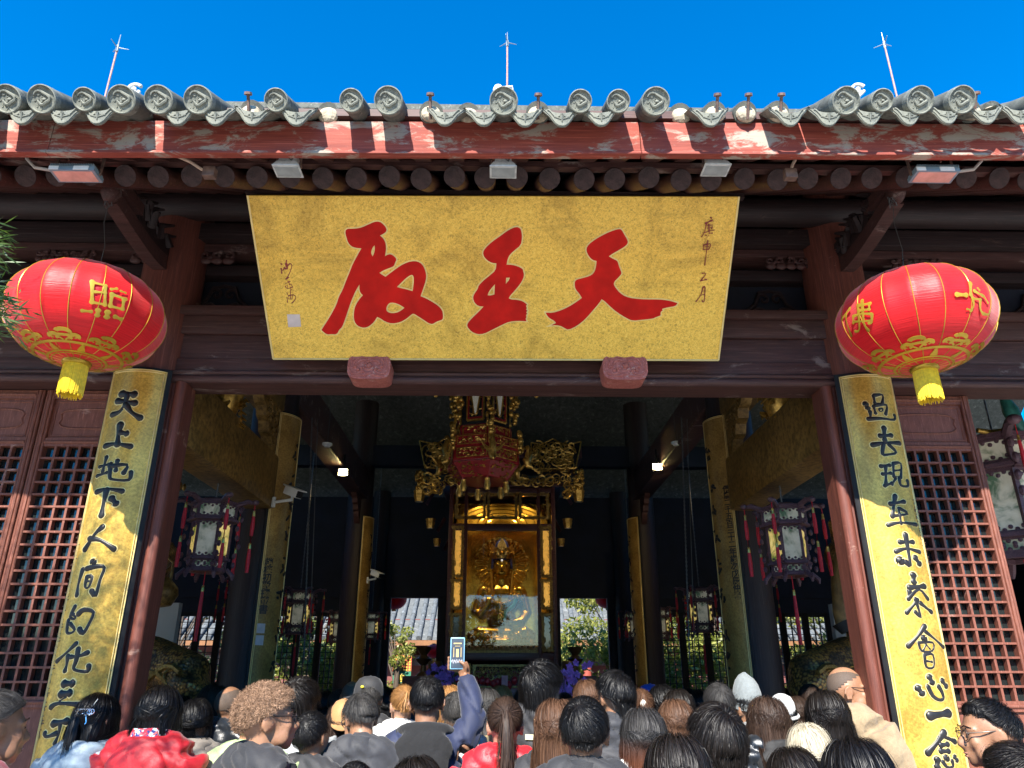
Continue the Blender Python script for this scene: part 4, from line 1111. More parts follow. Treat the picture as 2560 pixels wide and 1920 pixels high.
M['rosewood'] = wood('rosewood', (.045,.016,.02), (.085,.03,.034), None, rough=.35)
M['red_lacquer'] = simple('red_lacquer', (.22,.012,.014), .35, var=.3)
M['glass_clear'] = None
m, nt, b = new_mat('clear_glass'); tb = N(nt, 'ShaderNodeBsdfTransparent'); gl = N(nt, 'ShaderNodeBsdfGlossy'); gl.inputs['Roughness'].default_value = .02
fr = N(nt, 'ShaderNodeFresnel'); fr.inputs['IOR'].default_value = 1.5; ms = N(nt, 'ShaderNodeMixShader')
nt.links.new(fr.outputs[0], ms.inputs[0]); nt.links.new(tb.outputs[0], ms.inputs[1]); nt.links.new(gl.outputs[0], ms.inputs[2]); nt.links.new(ms.outputs[0], nt.nodes['Material Output'].inputs['Surface'])
M['glass_clear'] = m
def relief(mb, a, c, z0, z1, Y, n, r=.012, seed=1):      # tangle of carved scrolls over a panel
    rr = random.Random(seed)
    for k in range(n):
        x = rr.uniform(a, c); z = rr.uniform(z0, z1); s = rr.choice((-1, 1)); q = rr.uniform(2.2, 4.5)*r; ph = rr.uniform(0, 6.28)
        pts = [(x+q*(1-.8*t)*math.cos(ph+s*6*t), Y-.006*rr.random(), z+q*(1-.8*t)*math.sin(ph+s*6*t)) for t in [j/9 for j in range(10)]]
        mb.tube(pts, [r*(.5-.25*j/9) for j in range(10)], 5)
# ---- inner couplets on the columns
for y, lab in ((7.0, 'nearer'), (11.8, 'farther')):
    for s in (-1, 1):
        rad = .255 if y < 8 else .235
        zt = 4.10 if y < 8 else 4.06
        side = 'left' if s < 0 else 'right'
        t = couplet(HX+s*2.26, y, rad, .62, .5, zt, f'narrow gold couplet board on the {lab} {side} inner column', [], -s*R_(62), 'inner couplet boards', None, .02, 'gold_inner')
        mb = MB(); r_ = random.Random(int(y*10)+s); cx = HX+s*2.26
        def srf2(da, z, h=.002): a = -s*R_(62)+da; return Vector((cx+(rad+h)*math.sin(a), y-(rad+h)*math.cos(a), z)), Vector((math.sin(a), -math.cos(a), 0))
        for k in range(11):
            mb = MB(); zc_ = zt-.35-k*.27
            for q in range(5):
                da = -s*r_.uniform(.18,.5); dz = r_.uniform(-.08,.08)
                p0, nn = srf2(da, zc_+dz); p1, _ = srf2(da+r_.uniform(-.25,.25), zc_+dz+r_.uniform(-.07,.03)); mb.tube([p0,p0.lerp(p1,.5)+nn*.004,p1], [.012,.016,.009], 6, True, .4, ref=nn)
            mb.build('ink_character', M['char_black'], t, 60)
        if y < 8:                                        # small line of writing along the front edge
            txt = '趙樸初敬撰並書' if s < 0 else '佛曆二千五百三十二年歲次戊辰仲春'
            zs = (D(600,1215,y).z, D(590,1330,y).z) if s < 0 else (D(1540,1060,y).z, D(1570,1300,y).z)
            for i, ch in enumerate(txt):
                fc = bpy.data.curves.new('c', 'FONT'); fc.body = ch; fc.size = .085 if s < 0 else .07; fc.align_x = 'CENTER'; fc.align_y = 'CENTER'; fc.offset = .0016; fc.extrude = .001
                o = bpy.data.objects.new('small_character', fc); COL.objects.link(o)
                dg = bpy.context.evaluated_depsgraph_get(); dg.update()
                me = bpy.data.meshes.new_from_object(o.evaluated_get(dg)); bpy.data.objects.remove(o); bpy.data.curves.remove(fc)
                o = bpy.data.objects.new('small_character', me); COL.objects.link(o); me.materials.clear(); me.materials.append(M['char_black'])
                z = zs[0]+(zs[1]-zs[0])*(i+.5)/len(txt)
                p, nn = srf2(s*.40, z, .004)
                xax = Vector((0,0,1)).cross(nn); Mx = Matrix((xax, Vector((0,0,1)), nn)).transposed().to_4x4(); Mx.translation = p-wloc(t)
                me.transform(Mx); o.parent = t
            if s < 0:
                for zz in (D(588,1360,y).z, D(584,1385,y).z):
                    mb = MB(); q = [srf2(s*.40+da, zz+dz, .003)[0] for da, dz in ((-.14,-.04),(.14,-.04),(.14,.04),(-.14,.04))]; mb.add(q, [(0,1,2,3)]); mb.build('seal', bpy.data.materials['pale_seal'], t, 0)
# ---- shrine
SY = 11.0
sx0 = .062
def SZ(yd, Y=SY): return D(1078, yd, Y).z
zs_top, zs_w0, zs_w1, zm0, zm1 = SZ(1052), SZ(1121), SZ(1066), SZ(1407), SZ(1146)
sh = empty('shrine', (sx0, SY, 0), 'tall dark wooden shrine with gilt-framed windows in the middle of the hall', 'shrine')
HW, MW = .79, .515
mb = MB()
mb.box(sx0-HW, sx0+HW, SY+.02, SY+.9, 0, 1.25)
for s in (-1, 1):
    for a, w in ((HW-.03,.06),(MW+.025,.05)): mb.box(sx0+s*a-w/2, sx0+s*a+w/2, SY-.02, SY+.06, 1.25, zs_top)
    mb.box(sx0+s*(HW-.02)-.02, sx0+s*(HW-.02)+.02, SY+.06, SY+.9, 1.25, zs_top)
for z, h in ((zm0-.07,.10),(zm1+.05,.10),(zs_top-.05,.08),(zm0-.32,.05)): mb.box(sx0-HW+.01, sx0+HW-.01, SY-.012, SY+.05, z-h/2, z+h/2)
mb.box(sx0-HW, sx0+HW, SY+.86, SY+.9, 1.25, zs_top)
mb.build('frame', M['rosewood'], sh, 30, .006)
mb = MB(); mb.box(sx0-HW-.12, sx0+HW+.12, SY-.05, SY+.95, zs_top, zs_top+.06); mb.box(sx0-HW-.42, sx0+HW+.42, SY-.12, SY+.95, zs_top+.42, zs_top+.62); mb.build('cornice', M['rosewood'], sh, 30, .01)
# gilt canopy above
def wing(y0, y1, xa, xb, Y, seed, n=60):
    z0, z1 = D(1078,y1,Y).z, D(1078,y0,Y).z
    mb = MB(); P = []
    a, c = D(xa, y1, Y).x, D(xb, y1, Y).x
    sgn = -1 if c < sx0 else 1
    fl = .10
    if sgn > 0: poly = [(a,z0),(c,z0),(c+fl,z1),(c-.15,z1-.06),((a+c)/2,z1+.04),(a+.15,z1-.05),(a,z1-.02)]
    else: poly = [(a,z0),(c,z0),(c,z1-.02),(c-.15,z1-.05),((a+c)/2,z1+.04),(a+.15,z1-.06),(a-fl,z1)]
    mb.prism(poly, lambda u, v, t: Vector((u, Y+t, v)), .0, .05)
    o1 = mb.build('canopy_board', M['black'], sh, 0)
    mb = MB(); relief(mb, a+.02, c-.02, z0+.03, z1-.06, Y-.004, n, .024, seed)
    for i in range(len(poly)): mb.tube([(poly[i][0],Y-.004,poly[i][1]),(poly[(i+1)%len(poly)][0],Y-.004,poly[(i+1)%len(poly)][1])], .011, 6)
    mb.build('gilt_carving', M['gold_carve'], o1, 60)
wing(953, 1012, 918, 1000, SY-.16, 1); wing(953, 1012, 1148, 1243, SY-.16, 2, 75)
mb = MB(); relief(mb, sx0-.85, sx0+.85, D(1078,1048,SY).z, D(1078,1036,SY).z, SY-.13, 90, .02, 5)
for s in (-1, 1):
    relief(mb, sx0+s*1.03-.12, sx0+s*1.03+.12, D(1078,1072,SY).z, D(1078,1035,SY).z, SY-.13, 30, .02, 6+s)
    relief(mb, sx0+s*.75-.22, sx0+s*.75+.22, D(1078,1022,SY).z, D(1078,1016,SY).z, SY-.13, 24, .015, 8+s)
mb.build('gilt_fringe', M['gold_carve'], sh, 60)
for s in (-1, 1):                                        # hanging lotus pendants
    for xd, yd, r in ((1078+s*172,1072,.085),(1078+s*148,1131,.07),(1078+s*134,1172,.055)):
        p = D(xd, yd, SY-.1 if r > .08 else SY+.25); mb = MB()
        mb.lathe([(.0,-r*1.1),(r*.75,-r*1.0),(r*.8,-r*.8),(r*.75,-r*.7),(r*1.0,r*.2),(r*1.05,r*.3),(r*.9,r*.35),(r*1.1,r*.95),(r*1.0,r*1.05),(0,r*1.05)], p, 6)
        mb.build('lotus_pendant', M['gold_carve'], sh, 30)
        if r > .08:
            mb = MB()
            for k in range(40):
                q = p+Vector((random.uniform(-.07,.07), random.uniform(-.06,.06), r*1.0+random.random()*.30)); mb.ell(q, (.03,.02,.035), 7, 5)
            mb.build('gilt_flowers', M['gold_carve'], sh, 60)
        mb = MB(); mb.bar(p+Vector((-s*.10,.1,-.1)), p+Vector((-s*.2,.2,.12)), .02, .05); mb.build('pendant_arm', M['rosewood'], sh, 0)
def window(a, c, z0, z1, Y, fill, fw=.035):
    mb = MB(); mb.box(a,a+fw,Y-.02,Y+.02,z0,z1); mb.box(c-fw,c,Y-.02,Y+.02,z0,z1); mb.box(a+fw,c-fw,Y-.019,Y+.019,z0,z0+fw); mb.box(a+fw,c-fw,Y-.019,Y+.019,z1-fw,z1)
    relief(mb, a+fw*.3, a+fw*.7, z0, z1, Y-.02, int(30*(z1-z0)+6), .009, 3); relief(mb, c-fw*.7, c-fw*.3, z0, z1, Y-.02, int(30*(z1-z0)+6), .009, 4)
    relief(mb, a, c, z0+fw*.3, z0+fw*.7, Y-.02, int(30*(c-a)+6), .009, 5); relief(mb, a, c, z1-fw*.7, z1-fw*.3, Y-.02, int(30*(c-a)+6), .009, 6)
    w = mb.build('gilt_window', M['gold_dark2'], sh, 40)
    mb = MB(); mb.box(a+fw, c-fw, Y+.012, Y+.018, z0+fw, z1-fw); mb.build('pane', fill, w, 0)
    return w
M['gold_dark2'] = gold_leaf('dull_gilt', (.42,.28,.08), (.2,.12,.04), .5, .4, 40)
M['amber'] = simple('amber_pane', (.55,.30,.06), .3, .5, var=.3, vs=20, emit=(.9,.45,.08), es=.22)  # no lamp: the glow stands in for warm light reflected by the panes
for a, c in ((-.70,-.25),(-.225,.225),(.25,.70)):
    window(sx0+a, sx0+c, zs_w0, zs_w1, SY, M['glass_clear'])
for s in (-1, 1):
    for y0, y1, fl in ((1247,1137,M['amber']),(1316,1252,M['amber']),(1407,1325,M['glass_dark'])):
        a, c = sx0+s*.645-.075, sx0+s*.645+.075
        window(a, c, SZ(y0), SZ(y1), SY, fl, .03)
mb = MB(); mb.box(sx0-MW, sx0+MW, SY+.02, SY+.024, zm0, zm1); mb.build('glass', M['glass_clear'], sh, 0)
# ---- halo and statue
BY = 11.45
def BZ(yd): return D(1078, yd, BY).z
bu = empty('bodhisattva_statue', (sx0, BY, BZ(1400)), 'gilded seated statue wearing a crown behind the shrine glass', 'statue')
hz = BZ(1215); V, F = [], []
nr, na = 46, 120
for i in range(nr+1):
    r = .02+1.25*i/nr
    for k in range(na):
        a = 2*math.pi*k/na
        rip = .018*math.cos(i*math.pi) if r > .42 else (.022*math.cos(k*.7*2) if .26 < r < .40 else .01*math.cos(i*math.pi))
        x = max(-.72, min(.72, r*math.cos(a))); z = max(BZ(1404)-hz, min(zs_top-.1-hz, r*math.sin(a)*1.02))
        V.append((x, .28+rip, z+hz-BZ(1400)))
for i in range(nr):
    for k in range(na): F.append((i*na+k, i*na+(k+1)%na, (i+1)*na+(k+1)%na, (i+1)*na+k))
np_obj('halo', V, F, M['gold_statue'], bu)
mb = MB()
for k in range(36):
    a = 2*math.pi*k/36; mb.ell((sx0+.42*math.cos(a), BY+.26, hz+.43*math.sin(a)), (.010,.010,.010), 6, 5)
for k in range(12):
    a = 2*math.pi*k/12; mb.ell((sx0+.25*math.cos(a), BY+.255, hz+.02+.25*math.sin(a)), (.012,.01,.012), 8, 6)
relief(mb, sx0-.36, sx0+.36, hz-.2, hz+.36, BY+.275, 60, .009, 9)
mb.build('halo_relief', M['gold_statue'], bu, 60)
fz = BZ(1228); sc = (BZ(1207)-BZ(1250))/.25              # face height
mb = MB()
mb.ell((sx0,BY-.02,fz), (.105*sc,.12*sc,.14*sc)); mb.ell((sx0,BY-.07*sc,fz-.06*sc), (.08*sc,.07*sc,.07*sc)); mb.ell((sx0,BY-.13*sc,fz-.02*sc), (.018*sc,.03*sc,.045*sc))
for s in (-1, 1): 
    mb.ell((sx0+s*.045*sc,BY-.115*sc,fz+.035*sc), (.03*sc,.015*sc,.014*sc)); mb.ell((sx0+s*.115*sc,BY,fz-.03*sc), (.015*sc,.03*sc,.08*sc)); mb.tube([(sx0+s*.015*sc,BY-.12*sc,fz+.05*sc),(sx0+s*.045*sc,BY-.122*sc,fz+.068*sc),(sx0+s*.08*sc,BY-.10*sc,fz+.055*sc)], .008*sc, 6)
mb.ell((sx0,BY-.125*sc,fz-.075*sc), (.035*sc,.015*sc,.010*sc)); mb.ell((sx0,BY-.125*sc,fz-.09*sc), (.028*sc,.015*sc,.010*sc))
mb.tube([(sx0,BY,fz-.1*sc),(sx0,BY+.02,BZ(1270))], [.075*sc,.085*sc], 14)
zsh, zch, zwa, zlap = BZ(1268), BZ(1290), BZ(1335), BZ(1352)
mb.ell((sx0,BY+.02,zch-.03), (.30,.16,.24)); mb.ell((sx0,BY+.02,zwa-.02), (.22,.15,.2))
for s in (-1, 1): mb.ell((sx0+s*.26,BY+.02,zsh-.07), (.11,.10,.10))
mb.tube([(sx0-.29,BY+.02,zsh-.08),(sx0-.37,BY-.02,BZ(1322)),(sx0-.30,BY-.14,BZ(1332)),(sx0-.19,BY-.18,BZ(1306)),(sx0-.19,BY-.2,BZ(1295))], [.085,.08,.07,.05,.04], 12)
for q in range(4): mb.tube([(sx0-.215+q*.022,BY-.2,BZ(1296)),(sx0-.217+q*.022,BY-.205,BZ(1285+abs(q-1.4)*1.5))], [.013,.009], 6)
mb.tube([(sx0-.17,BY-.2,BZ(1300)),(sx0-.145,BY-.21,BZ(1292))], [.012,.009], 6)
mb.tube([(sx0+.29,BY+.02,zsh-.08),(sx0+.37,BY-.02,BZ(1325)),(sx0+.28,BY-.16,BZ(1345)),(sx0+.10,BY-.22,BZ(1350))], [.085,.08,.07,.045], 12)
mb.ell((sx0,BY-.05,BZ(1388)), (.52,.26,.10))
for s in (-1, 1):
    mb.tube([(sx0+s*.05,BY-.10,BZ(1372)),(sx0+s*.34,BY-.18,BZ(1370)),(sx0+s*.46,BY-.12,BZ(1378))], [.10,.11,.08], 12)
    for k in range(7): mb.tube([(sx0+s*(.08+.05*k),BY-.26,BZ(1368)),(sx0+s*(.12+.055*k),BY-.30,BZ(1380)),(sx0+s*(.05+.07*k),BY-.27,BZ(1394))], .014, 6)
for s in (-1, 1):
    for k in range(6): mb.tube([(sx0+s*(.10+.02*k),BY-.10,BZ(1318+k*3)),(sx0+s*(.05),BY-.16,BZ(1326+k*3)),(sx0,BY-.17,BZ(1328+k*3))], .01, 6)
remesh(mb, 'body', M['gold_statue'], bu, .011, 3)
mb = MB(); zc_ = fz+.15*sc
mb.lathe([(.125*sc,-.04*sc),(.135*sc,.0),(.13*sc,.03*sc)], (sx0,BY-.01,zc_), 24, cap=False)
for k in range(9):
    a = -math.pi/2+(k-4)*.42; h = (.21 if k == 4 else (.10,.14,.10,.17)[abs(k-4)-1])*sc; w = .07*sc; rr2 = .135*sc
    c0 = Vector((sx0+rr2*math.cos(a), BY-.01+rr2*math.sin(a), zc_)); tdir = Vector((-math.sin(a), math.cos(a), 0)); od = Vector((math.cos(a), math.sin(a), 0))
    mb.add([c0-tdir*w, c0+tdir*w, c0+tdir*w*.8+od*.02+Vector((0,0,h*.6)), c0+od*.04*sc+Vector((0,0,h)), c0-tdir*w*.8+od*.02+Vector((0,0,h*.6))], [(0,1,2,3,4)])
    for q in range(5): mb.ell(c0+tdir*w*(.8-.4*q)+od*.012+Vector((0,0,h*(.6-.15*abs(q-2)))), (.012*sc,)*3, 6, 4)
mb.build('crown', M['gold_carve'], bu, 30)
mb = MB(); mb.ell((sx0,BY+.03,zc_+.12*sc), (.09*sc,.08*sc,.12*sc)); mb.lathe([(.122*sc,-.03*sc),(.126*sc,.02*sc),(.11*sc,.05*sc)], (sx0,BY+.005,zc_-.03*sc), 20, cap=False)
for s in (-1,1): mb.tube([(sx0+s*.115*sc,BY-.05,zc_-.02*sc),(sx0+s*.125*sc,BY-.04,zc_-.16*sc)], .014*sc, 8)
mb.build('blue_hair', simple('statue_blue', (.012,.018,.10), .4), bu, 40)
mb = MB(); mb.ell((sx0,BY-.128*sc,fz+.085*sc), (.014*sc,)*3, 8, 6); mb.build('forehead_jewel', simple('white_jewel', (.85,.85,.8), .1, emit=(1,1,1), es=.2), bu, 40)
mb = MB()
for s in (-1, 1): mb.tube([(sx0+s*.13*sc,BY-.08,fz-.05*sc),(sx0+s*.15,BY-.13,zsh),(sx0+s*.13,BY-.18,zch)], .018, 6)
for k in range(15): a = math.pi*(k+.5)/15; mb.ell((sx0+.16*math.cos(a), BY-.17, zch-.03-.07*math.sin(a)), (.016,)*3, 6, 5)
for k in range(12): mb.ell((sx0+random.uniform(-.02,.02), BY-.17, zch-.12-.022*k), (.018,)*3, 6, 5)
for q in range(22): mb.ell((sx0+.22+random.uniform(-.09,.09), BY-.2, BZ(1293)+random.uniform(-.04,.05)), (.022,)*3, 6, 5)
mb.build('necklace', M['gold_carve'], bu, 40)
mb = MB(); mb.tube([(sx0+.21,BY-.23,BZ(1298)),(sx0+.17,BY-.25,BZ(1312)),(sx0+.06,BY-.26,BZ(1325)),(sx0+.035,BY-.26,BZ(1342))], [.028,.03,.028,.022], 10); mb.build('lotus_stem', simple('jade_stem', (.05,.22,.17), .35), bu, 40)
mb = MB()
for k in range(13): mb.tube([(sx0-.5+.083*k,BY-.33,BZ(1404)),(sx0-.5+.083*k,BY-.34,BZ(1398))], [.038,.025], 8)
mb.box(sx0-.6,sx0+.6,BY-.3,BY+.2,BZ(1404)-.1,BZ(1402)); mb.build('lotus_base', M['gold_dark2'], bu, 30)
# lamps that light the shrine from inside its hood (the photograph shows their glow on the gilding)
for s in (-1, 1):
    p = Vector((sx0+s*.42, SY+.09, zs_top-.06)); lt = empty('shrine_lamp', p, f'small warm spotlight inside the shrine hood, {"left" if s < 0 else "right"} one', 'lamp')
    mb = MB(); mb.lathe([(.0,.05),(.035,.05),(.04,-.02),(.03,-.025)], p, 12); mb.build('shade', M['white_paint'], lt, 30)
    mb = MB(); mb.lathe([(.0,.0),(.028,-.022),(.0,-.024)], p, 12, cap=False); mb.build('bulb', simple('warm_bulb', (1,.8,.4), .5, emit=(1,.75,.35), es=6), lt, 30)
    ld = bpy.data.lights.new('shrine_glow', 'SPOT'); ld.energy = 17; ld.color = (1,.72,.32); ld.spot_size = R_(120); ld.spot_blend = .8; ld.shadow_soft_size = .05
    lo = bpy.data.objects.new('shrine_glow', ld); COL.objects.link(lo); lo.parent = lt; lo.location = (0,-.02,-.05)
    lo.rotation_euler = (Vector((sx0,BY,fz-.2))-p).to_track_quat('-Z','Y').to_euler()
mb = MB(); n_ = 40; zf = zs_w0-.02
for i in range(9):
    r0_ = .10+.045*i
    for k in range(n_): 
        a0_, a1_ = math.pi*k/n_, math.pi*(k+1)/n_
        mb.add([Vector((sx0+q*1.38*math.cos(a), SY+.30+(.02 if i % 2 else 0)*(j), zf+q*.62*math.sin(a))) for q, a, j in ((r0_,a0_,0),(r0_,a1_,0),(r0_+.045,a1_,1),(r0_+.045,a0_,1))], [(0,1,2,3)])
mb.build('halo_fan', M['gold_statue'], bu, 20)
# ---- altar in front
al = empty('altar_table', (sx0, 10.4, 0), 'dark red altar table with gilt carved front before the shrine', 'altar')
za = D(1078,1432,10.4).z
mb = MB(); mb.box(sx0-.75,sx0+.75,10.4,10.95,1.0,za-.14); mb.box(sx0-.82,sx0+.82,10.36,10.98,za-.14,za-.1); mb.build('body', M['red_lacquer'], al, 30, .01)
mb = MB()
for a, c, z0_, z1_ in ((-.36,.36,za-.30,za-.02),):
    for x in (a, c): mb.box(sx0+x-.02,sx0+x+.02,10.33,10.36,z0_-.35,z1_)
    mb.box(sx0+a,sx0+c,10.332,10.358,z1_-.03,z1_); relief(mb, sx0+a, sx0+c, z0_+.1, z1_-.05, 10.335, 60, .014, 4); mb.box(sx0+a,sx0+c,10.332,10.358,z0_,z0_+.02)
for s in (-1,1): relief(mb, sx0+s*.5-.1, sx0+s*.5+.1, za-.3, za-.05, 10.35, 26, .018, 6)
mb.build('gilt_front', M['gold_dark2'], al, 50)
def orchids(xd, yd, Y, n, lab, sx=.13, sz=.12):
    c = D(xd, yd, Y); t = empty('purple_orchid', (c.x, c.y, c.z-.35), lab, 'flowers', 'purple orchids before the altar'); r_ = random.Random(xd)
    mb = MB(); ml = MB()
    ml.lathe([(.07,-.36),(.1,-.2),(.09,-.18)], c, 14)
    for k in range(5):
        e = c+Vector((r_.uniform(-sx,sx), r_.uniform(-.1,.1), r_.uniform(-.03,sz))); ml.tube([c+Vector((0,0,-.22)), c.lerp(e,.5)+Vector((0,0,.08)), e], .005, 5)
    pm = bpy.data.materials.get('purple_petal') or simple('purple_petal', (.46,.13,.46), .5, var=.4, vs=25)
    for k in range(n):
        q = c+Vector((r_.gauss(0,sx*.55), r_.uniform(-.14,.02), r_.gauss(.0,sz*.6))); nd = Vector((r_.uniform(-.5,.5), -1, r_.uniform(-.2,.5))).normalized(); ux = nd.orthogonal().normalized(); uy = nd.cross(ux)
        for p in range(5):
            a = p*2*math.pi/5+r_.random()*.3; d = ux*math.cos(a)+uy*math.sin(a); w = ux*-math.sin(a)+uy*math.cos(a); L = r_.uniform(.032,.045)
            mb.add([q, q+d*L*.5+w*L*.45+nd*.006, q+d*L, q+d*L*.5-w*L*.45+nd*.006], [(0,1,2,3)])
        mb.build('flower', pm, t, 0); mb = MB()
    ml.build('stem', simple('orchid_stem', (.05,.10,.03), .6), t, 40)
orchids(966, 1466, 8.6, 34, 'purple orchids to the left of the altar, by the raised phone')
orchids(1226, 1476, 7.4, 46, 'purple orchids to the right of the altar, beside the tousled man', .16, .14)
# red offerings and incense pots on the altar
for k, (xd, yd, Y, lab) in enumerate(((915,1430,12.2,'bronze lotus lamp in the left rear doorway'),(940,1440,12.0,'small dark censer in the left rear doorway'),(1243,1430,12.2,'bronze lotus lamp in the right rear doorway'),(1228,1440,12.0,'small dark censer in the right rear doorway'))):
    p = D(xd, yd, Y); t = empty('lotus_lamp' if 'lamp' in lab else 'censer', (p.x,p.y,p.z-.2), lab, 'lamp' if 'lamp' in lab else 'censer')
    mb = MB()
    if 'lamp' in lab:
        mb.lathe([(.12,-.2),(.05,-.14),(.04,-.05),(.10,0),(.13,.05),(.09,.06),(.05,.1),(.1,.17),(.12,.22),(.07,.2),(0,.2)], p, 10)
    else:
        mb.lathe([(.10,-.2),(.06,-.12),(.1,-.05),(.11,.05),(.09,.08),(0,.08)], p, 12)
    mb.build('bowl', simple('bronze_'+str(k), (.13,.09,.05), .4, .6), t, 40)
    mb = MB(); mb.box(p.x-.3,p.x+.3,p.y-.15,p.y+.2,0,p.z-.2); mb.build('stand', M['rosewood'], t, 0)
of = empty('offering_row', (sx0, 10.3, za-.12), 'row of red wrapped offerings on the altar front', 'offerings'); mb = MB()
for k in range(16): mb.ell((sx0-.55+.073*k+random.uniform(-.02,.02), 10.3, D(1078,1478,10.3).z+random.uniform(-.01,.05)), (.04,.03,.05), 8, 6)
mb.build('wrapping', simple('red_wrap', (.5,.02,.03), .4, var=.4, vs=20), of, 40)
mb = MB(); p = D(1090,1470,10.3); mb.box(p.x-.04,p.x+.04,10.25,10.262,p.z-.07,p.z+.06); mb.build('card', simple('pink_card', (.75,.35,.40), .6), of, 0)

# ---- the great gilt lantern
gy = 6.5; g0 = at(1208, 1100, gy)
def GZ(y): return at(1210, y, gy).z
gl_ = empty('gilt_palace_lantern', (g0.x, gy, GZ(1240)), 'huge red and gold carved lantern hanging before the shrine', 'lantern')
def hexp(r, z, rot=R_(-78)): return [Vector((g0.x+r*math.cos(rot+k*math.pi/3), gy+r*math.sin(rot+k*math.pi/3), z)) for k in range(6)]
def hexband(r0, z0, r1, z1, name, mat):
    mb = MB(); a, c = hexp(r0, z0), hexp(r1, z1); mb.add(a+c, [(k,(k+1)%6,6+(k+1)%6,6+k) for k in range(6)]+[(5,4,3,2,1,0),(6,7,8,9,10,11)]); return mb.build(name, mat, gl_, 0, .006)
zA0, zB0, zC0, zD0 = GZ(1078), GZ(1105), GZ(1170), GZ(1205)
zA1 = zA0+.75
hexband(.25, zA0, .25, zA1, 'upper_body', M['black']); hexband(.27, zB0, .27, zA0-.005, 'red_band', M['red_lacquer']); hexband(.345, zC0, .335, zB0-.005, 'middle_box', M['red_lacquer']); hexband(.24, zD0, .34, zC0-.004, 'lower_bowl', M['red_lacquer'])
def face_frame(r, z, k, u):                              # point on face k: u in -1..1 across
    P = hexp(r, z); return P[k].lerp(P[(k+1)%6], (u+1)/2)
def face_n(k): P = hexp(1, 0); n_ = (P[k]+P[(k+1)%6])/2-Vector((g0.x,gy,0)); return n_.normalized()
rr = random.Random(4); mc = MB(); mr = MB(); mg = MB()
for k in range(6):
    nn = face_n(k)
    def fr_rect(mb, r, u0, u1, z0, z1, w):
        for (ua, za_, ub, zb_) in ((u0,z0,u1,z0),(u0,z1,u1,z1),(u0,z0,u0,z1),(u1,z0,u1,z1)):
            mb.tube([face_frame(r,za_,k,ua)+nn*.004, face_frame(r,zb_,k,ub)+nn*.004], w, 6)
    fr_rect(mc, .25, -.62, .62, zA0+.04, zA1-.04, .012); fr_rect(mr, .25, -.55, .55, zA0+.06, zA1-.06, .01)
    # ogee window
    pts = []
    for j in range(29):
        a = 2*math.pi*j/28; pts.append((.33*math.cos(a)*(1+.16*math.cos(4*a)), math.sin(a)*.27))
    zc2 = (zA0+.06+zA1)/2-.05
    P = [face_frame(.25, zc2+v_, k, u_)+nn*.006 for u_, v_ in pts]
    mc.tube(P, .009, 6); mg.add([p+nn*.001 for p in P[:-1]], [tuple(range(28))])
    for j in range(70):
        u_, v_ = rr.uniform(-.52,.52), rr.uniform(zA0+.07, zA1-.07)
        if (u_/.4)**2+((v_-zc2)/.29)**2 < 1.05: continue
        q = face_frame(.25, v_, k, u_)+nn*.004; t1 = (face_frame(.25,v_,k,1)-face_frame(.25,v_,k,-1)).normalized()
        mc.tube([q, q+t1*rr.uniform(-.02,.02)+Vector((0,0,.015)), q+t1*rr.uniform(-.03,.03)+Vector((0,0,rr.uniform(-.02,.03)))], .005, 5)
    for z0_, z1_, r_, n_ in ((zB0+.01,zA0-.02,.27,12),(zC0+.03,zC0+.11,.342,26),(zC0+.15,zB0-.02,.338,22)):
        fr_rect(mc, r_, -.8, .8, z0_, z1_, .006)
        for j in range(n_):
            u_, v_ = rr.uniform(-.72,.72), rr.uniform(z0_+.01, z1_-.01); q = face_frame(r_, v_, k, u_)+nn*.005; t1 = (face_frame(r_,v_,k,1)-face_frame(r_,v_,k,-1)).normalized(); a0_ = rr.uniform(0,6.28)
            mc.tube([q+t1*.02*(1-t)*math.cos(a0_+5*t)+Vector((0,0,.016*(1-t)*math.sin(a0_+5*t))) for t in (0,.25,.5,.75,1)], .0055, 5)
    for j in range(26):
        f = rr.random(); r_ = .24+.10*f; z_ = zD0+(zC0-zD0)*f; q = face_frame(r_, z_, k, rr.uniform(-.8,.8))+nn*.006-Vector((0,0,.004)); mc.ell(q, (.014,.014,.008), 6, 4)
    # gilt corner columns and birds
    for j in range(46):
        z_ = rr.uniform(zA0-.02, zA1); q = hexp(.285+.03*rr.random(), z_)[k]; mc.ell(q+Vector((rr.uniform(-.03,.03),rr.uniform(-.03,.03),0)), (rr.uniform(.014,.03),rr.uniform(.014,.028),rr.uniform(.015,.04)), 7, 5)
    for j in range(16):
        q = hexp(.34+.02*rr.random(), rr.uniform(zC0+.12, zB0+.08))[k]; mc.ell(q, (.025,.025,.03), 7, 5)
    od = (hexp(1,0)[k]-Vector((g0.x,gy,0))).normalized(); td = Vector((-od.y,od.x,0))
    b0 = hexp(.37, zC0+.04)[k]
    mc.tube([b0+Vector((0,0,.10)), b0+od*.05+Vector((0,0,.12)), b0+od*.07+Vector((0,0,.06)), b0+od*.04, b0+od*.06-Vector((0,0,.06)), b0+od*.10-Vector((0,0,.075))], [.014,.022,.03,.038,.028,.006], 8)
    for s in (-1,1): mc.tube([b0+od*.05, b0+od*.06+td*s*.06+Vector((0,0,.03)), b0+od*.09+td*s*.11+Vector((0,0,.08))], [.022,.018,.003], 6)
    mr.ell(b0+od*.03+Vector((0,0,-.03))+td*.02, (.014,)*3, 8, 6)
    mc.lathe([(0,-.05),(.02,-.045),(.03,0),(.02,.04),(.026,.055),(0,.06)], hexp(.22, zD0-.075)[k], 8); mr.tube([hexp(.22,zD0-.02)[k], hexp(.24, zD0+.02)[k]], .008, 6)
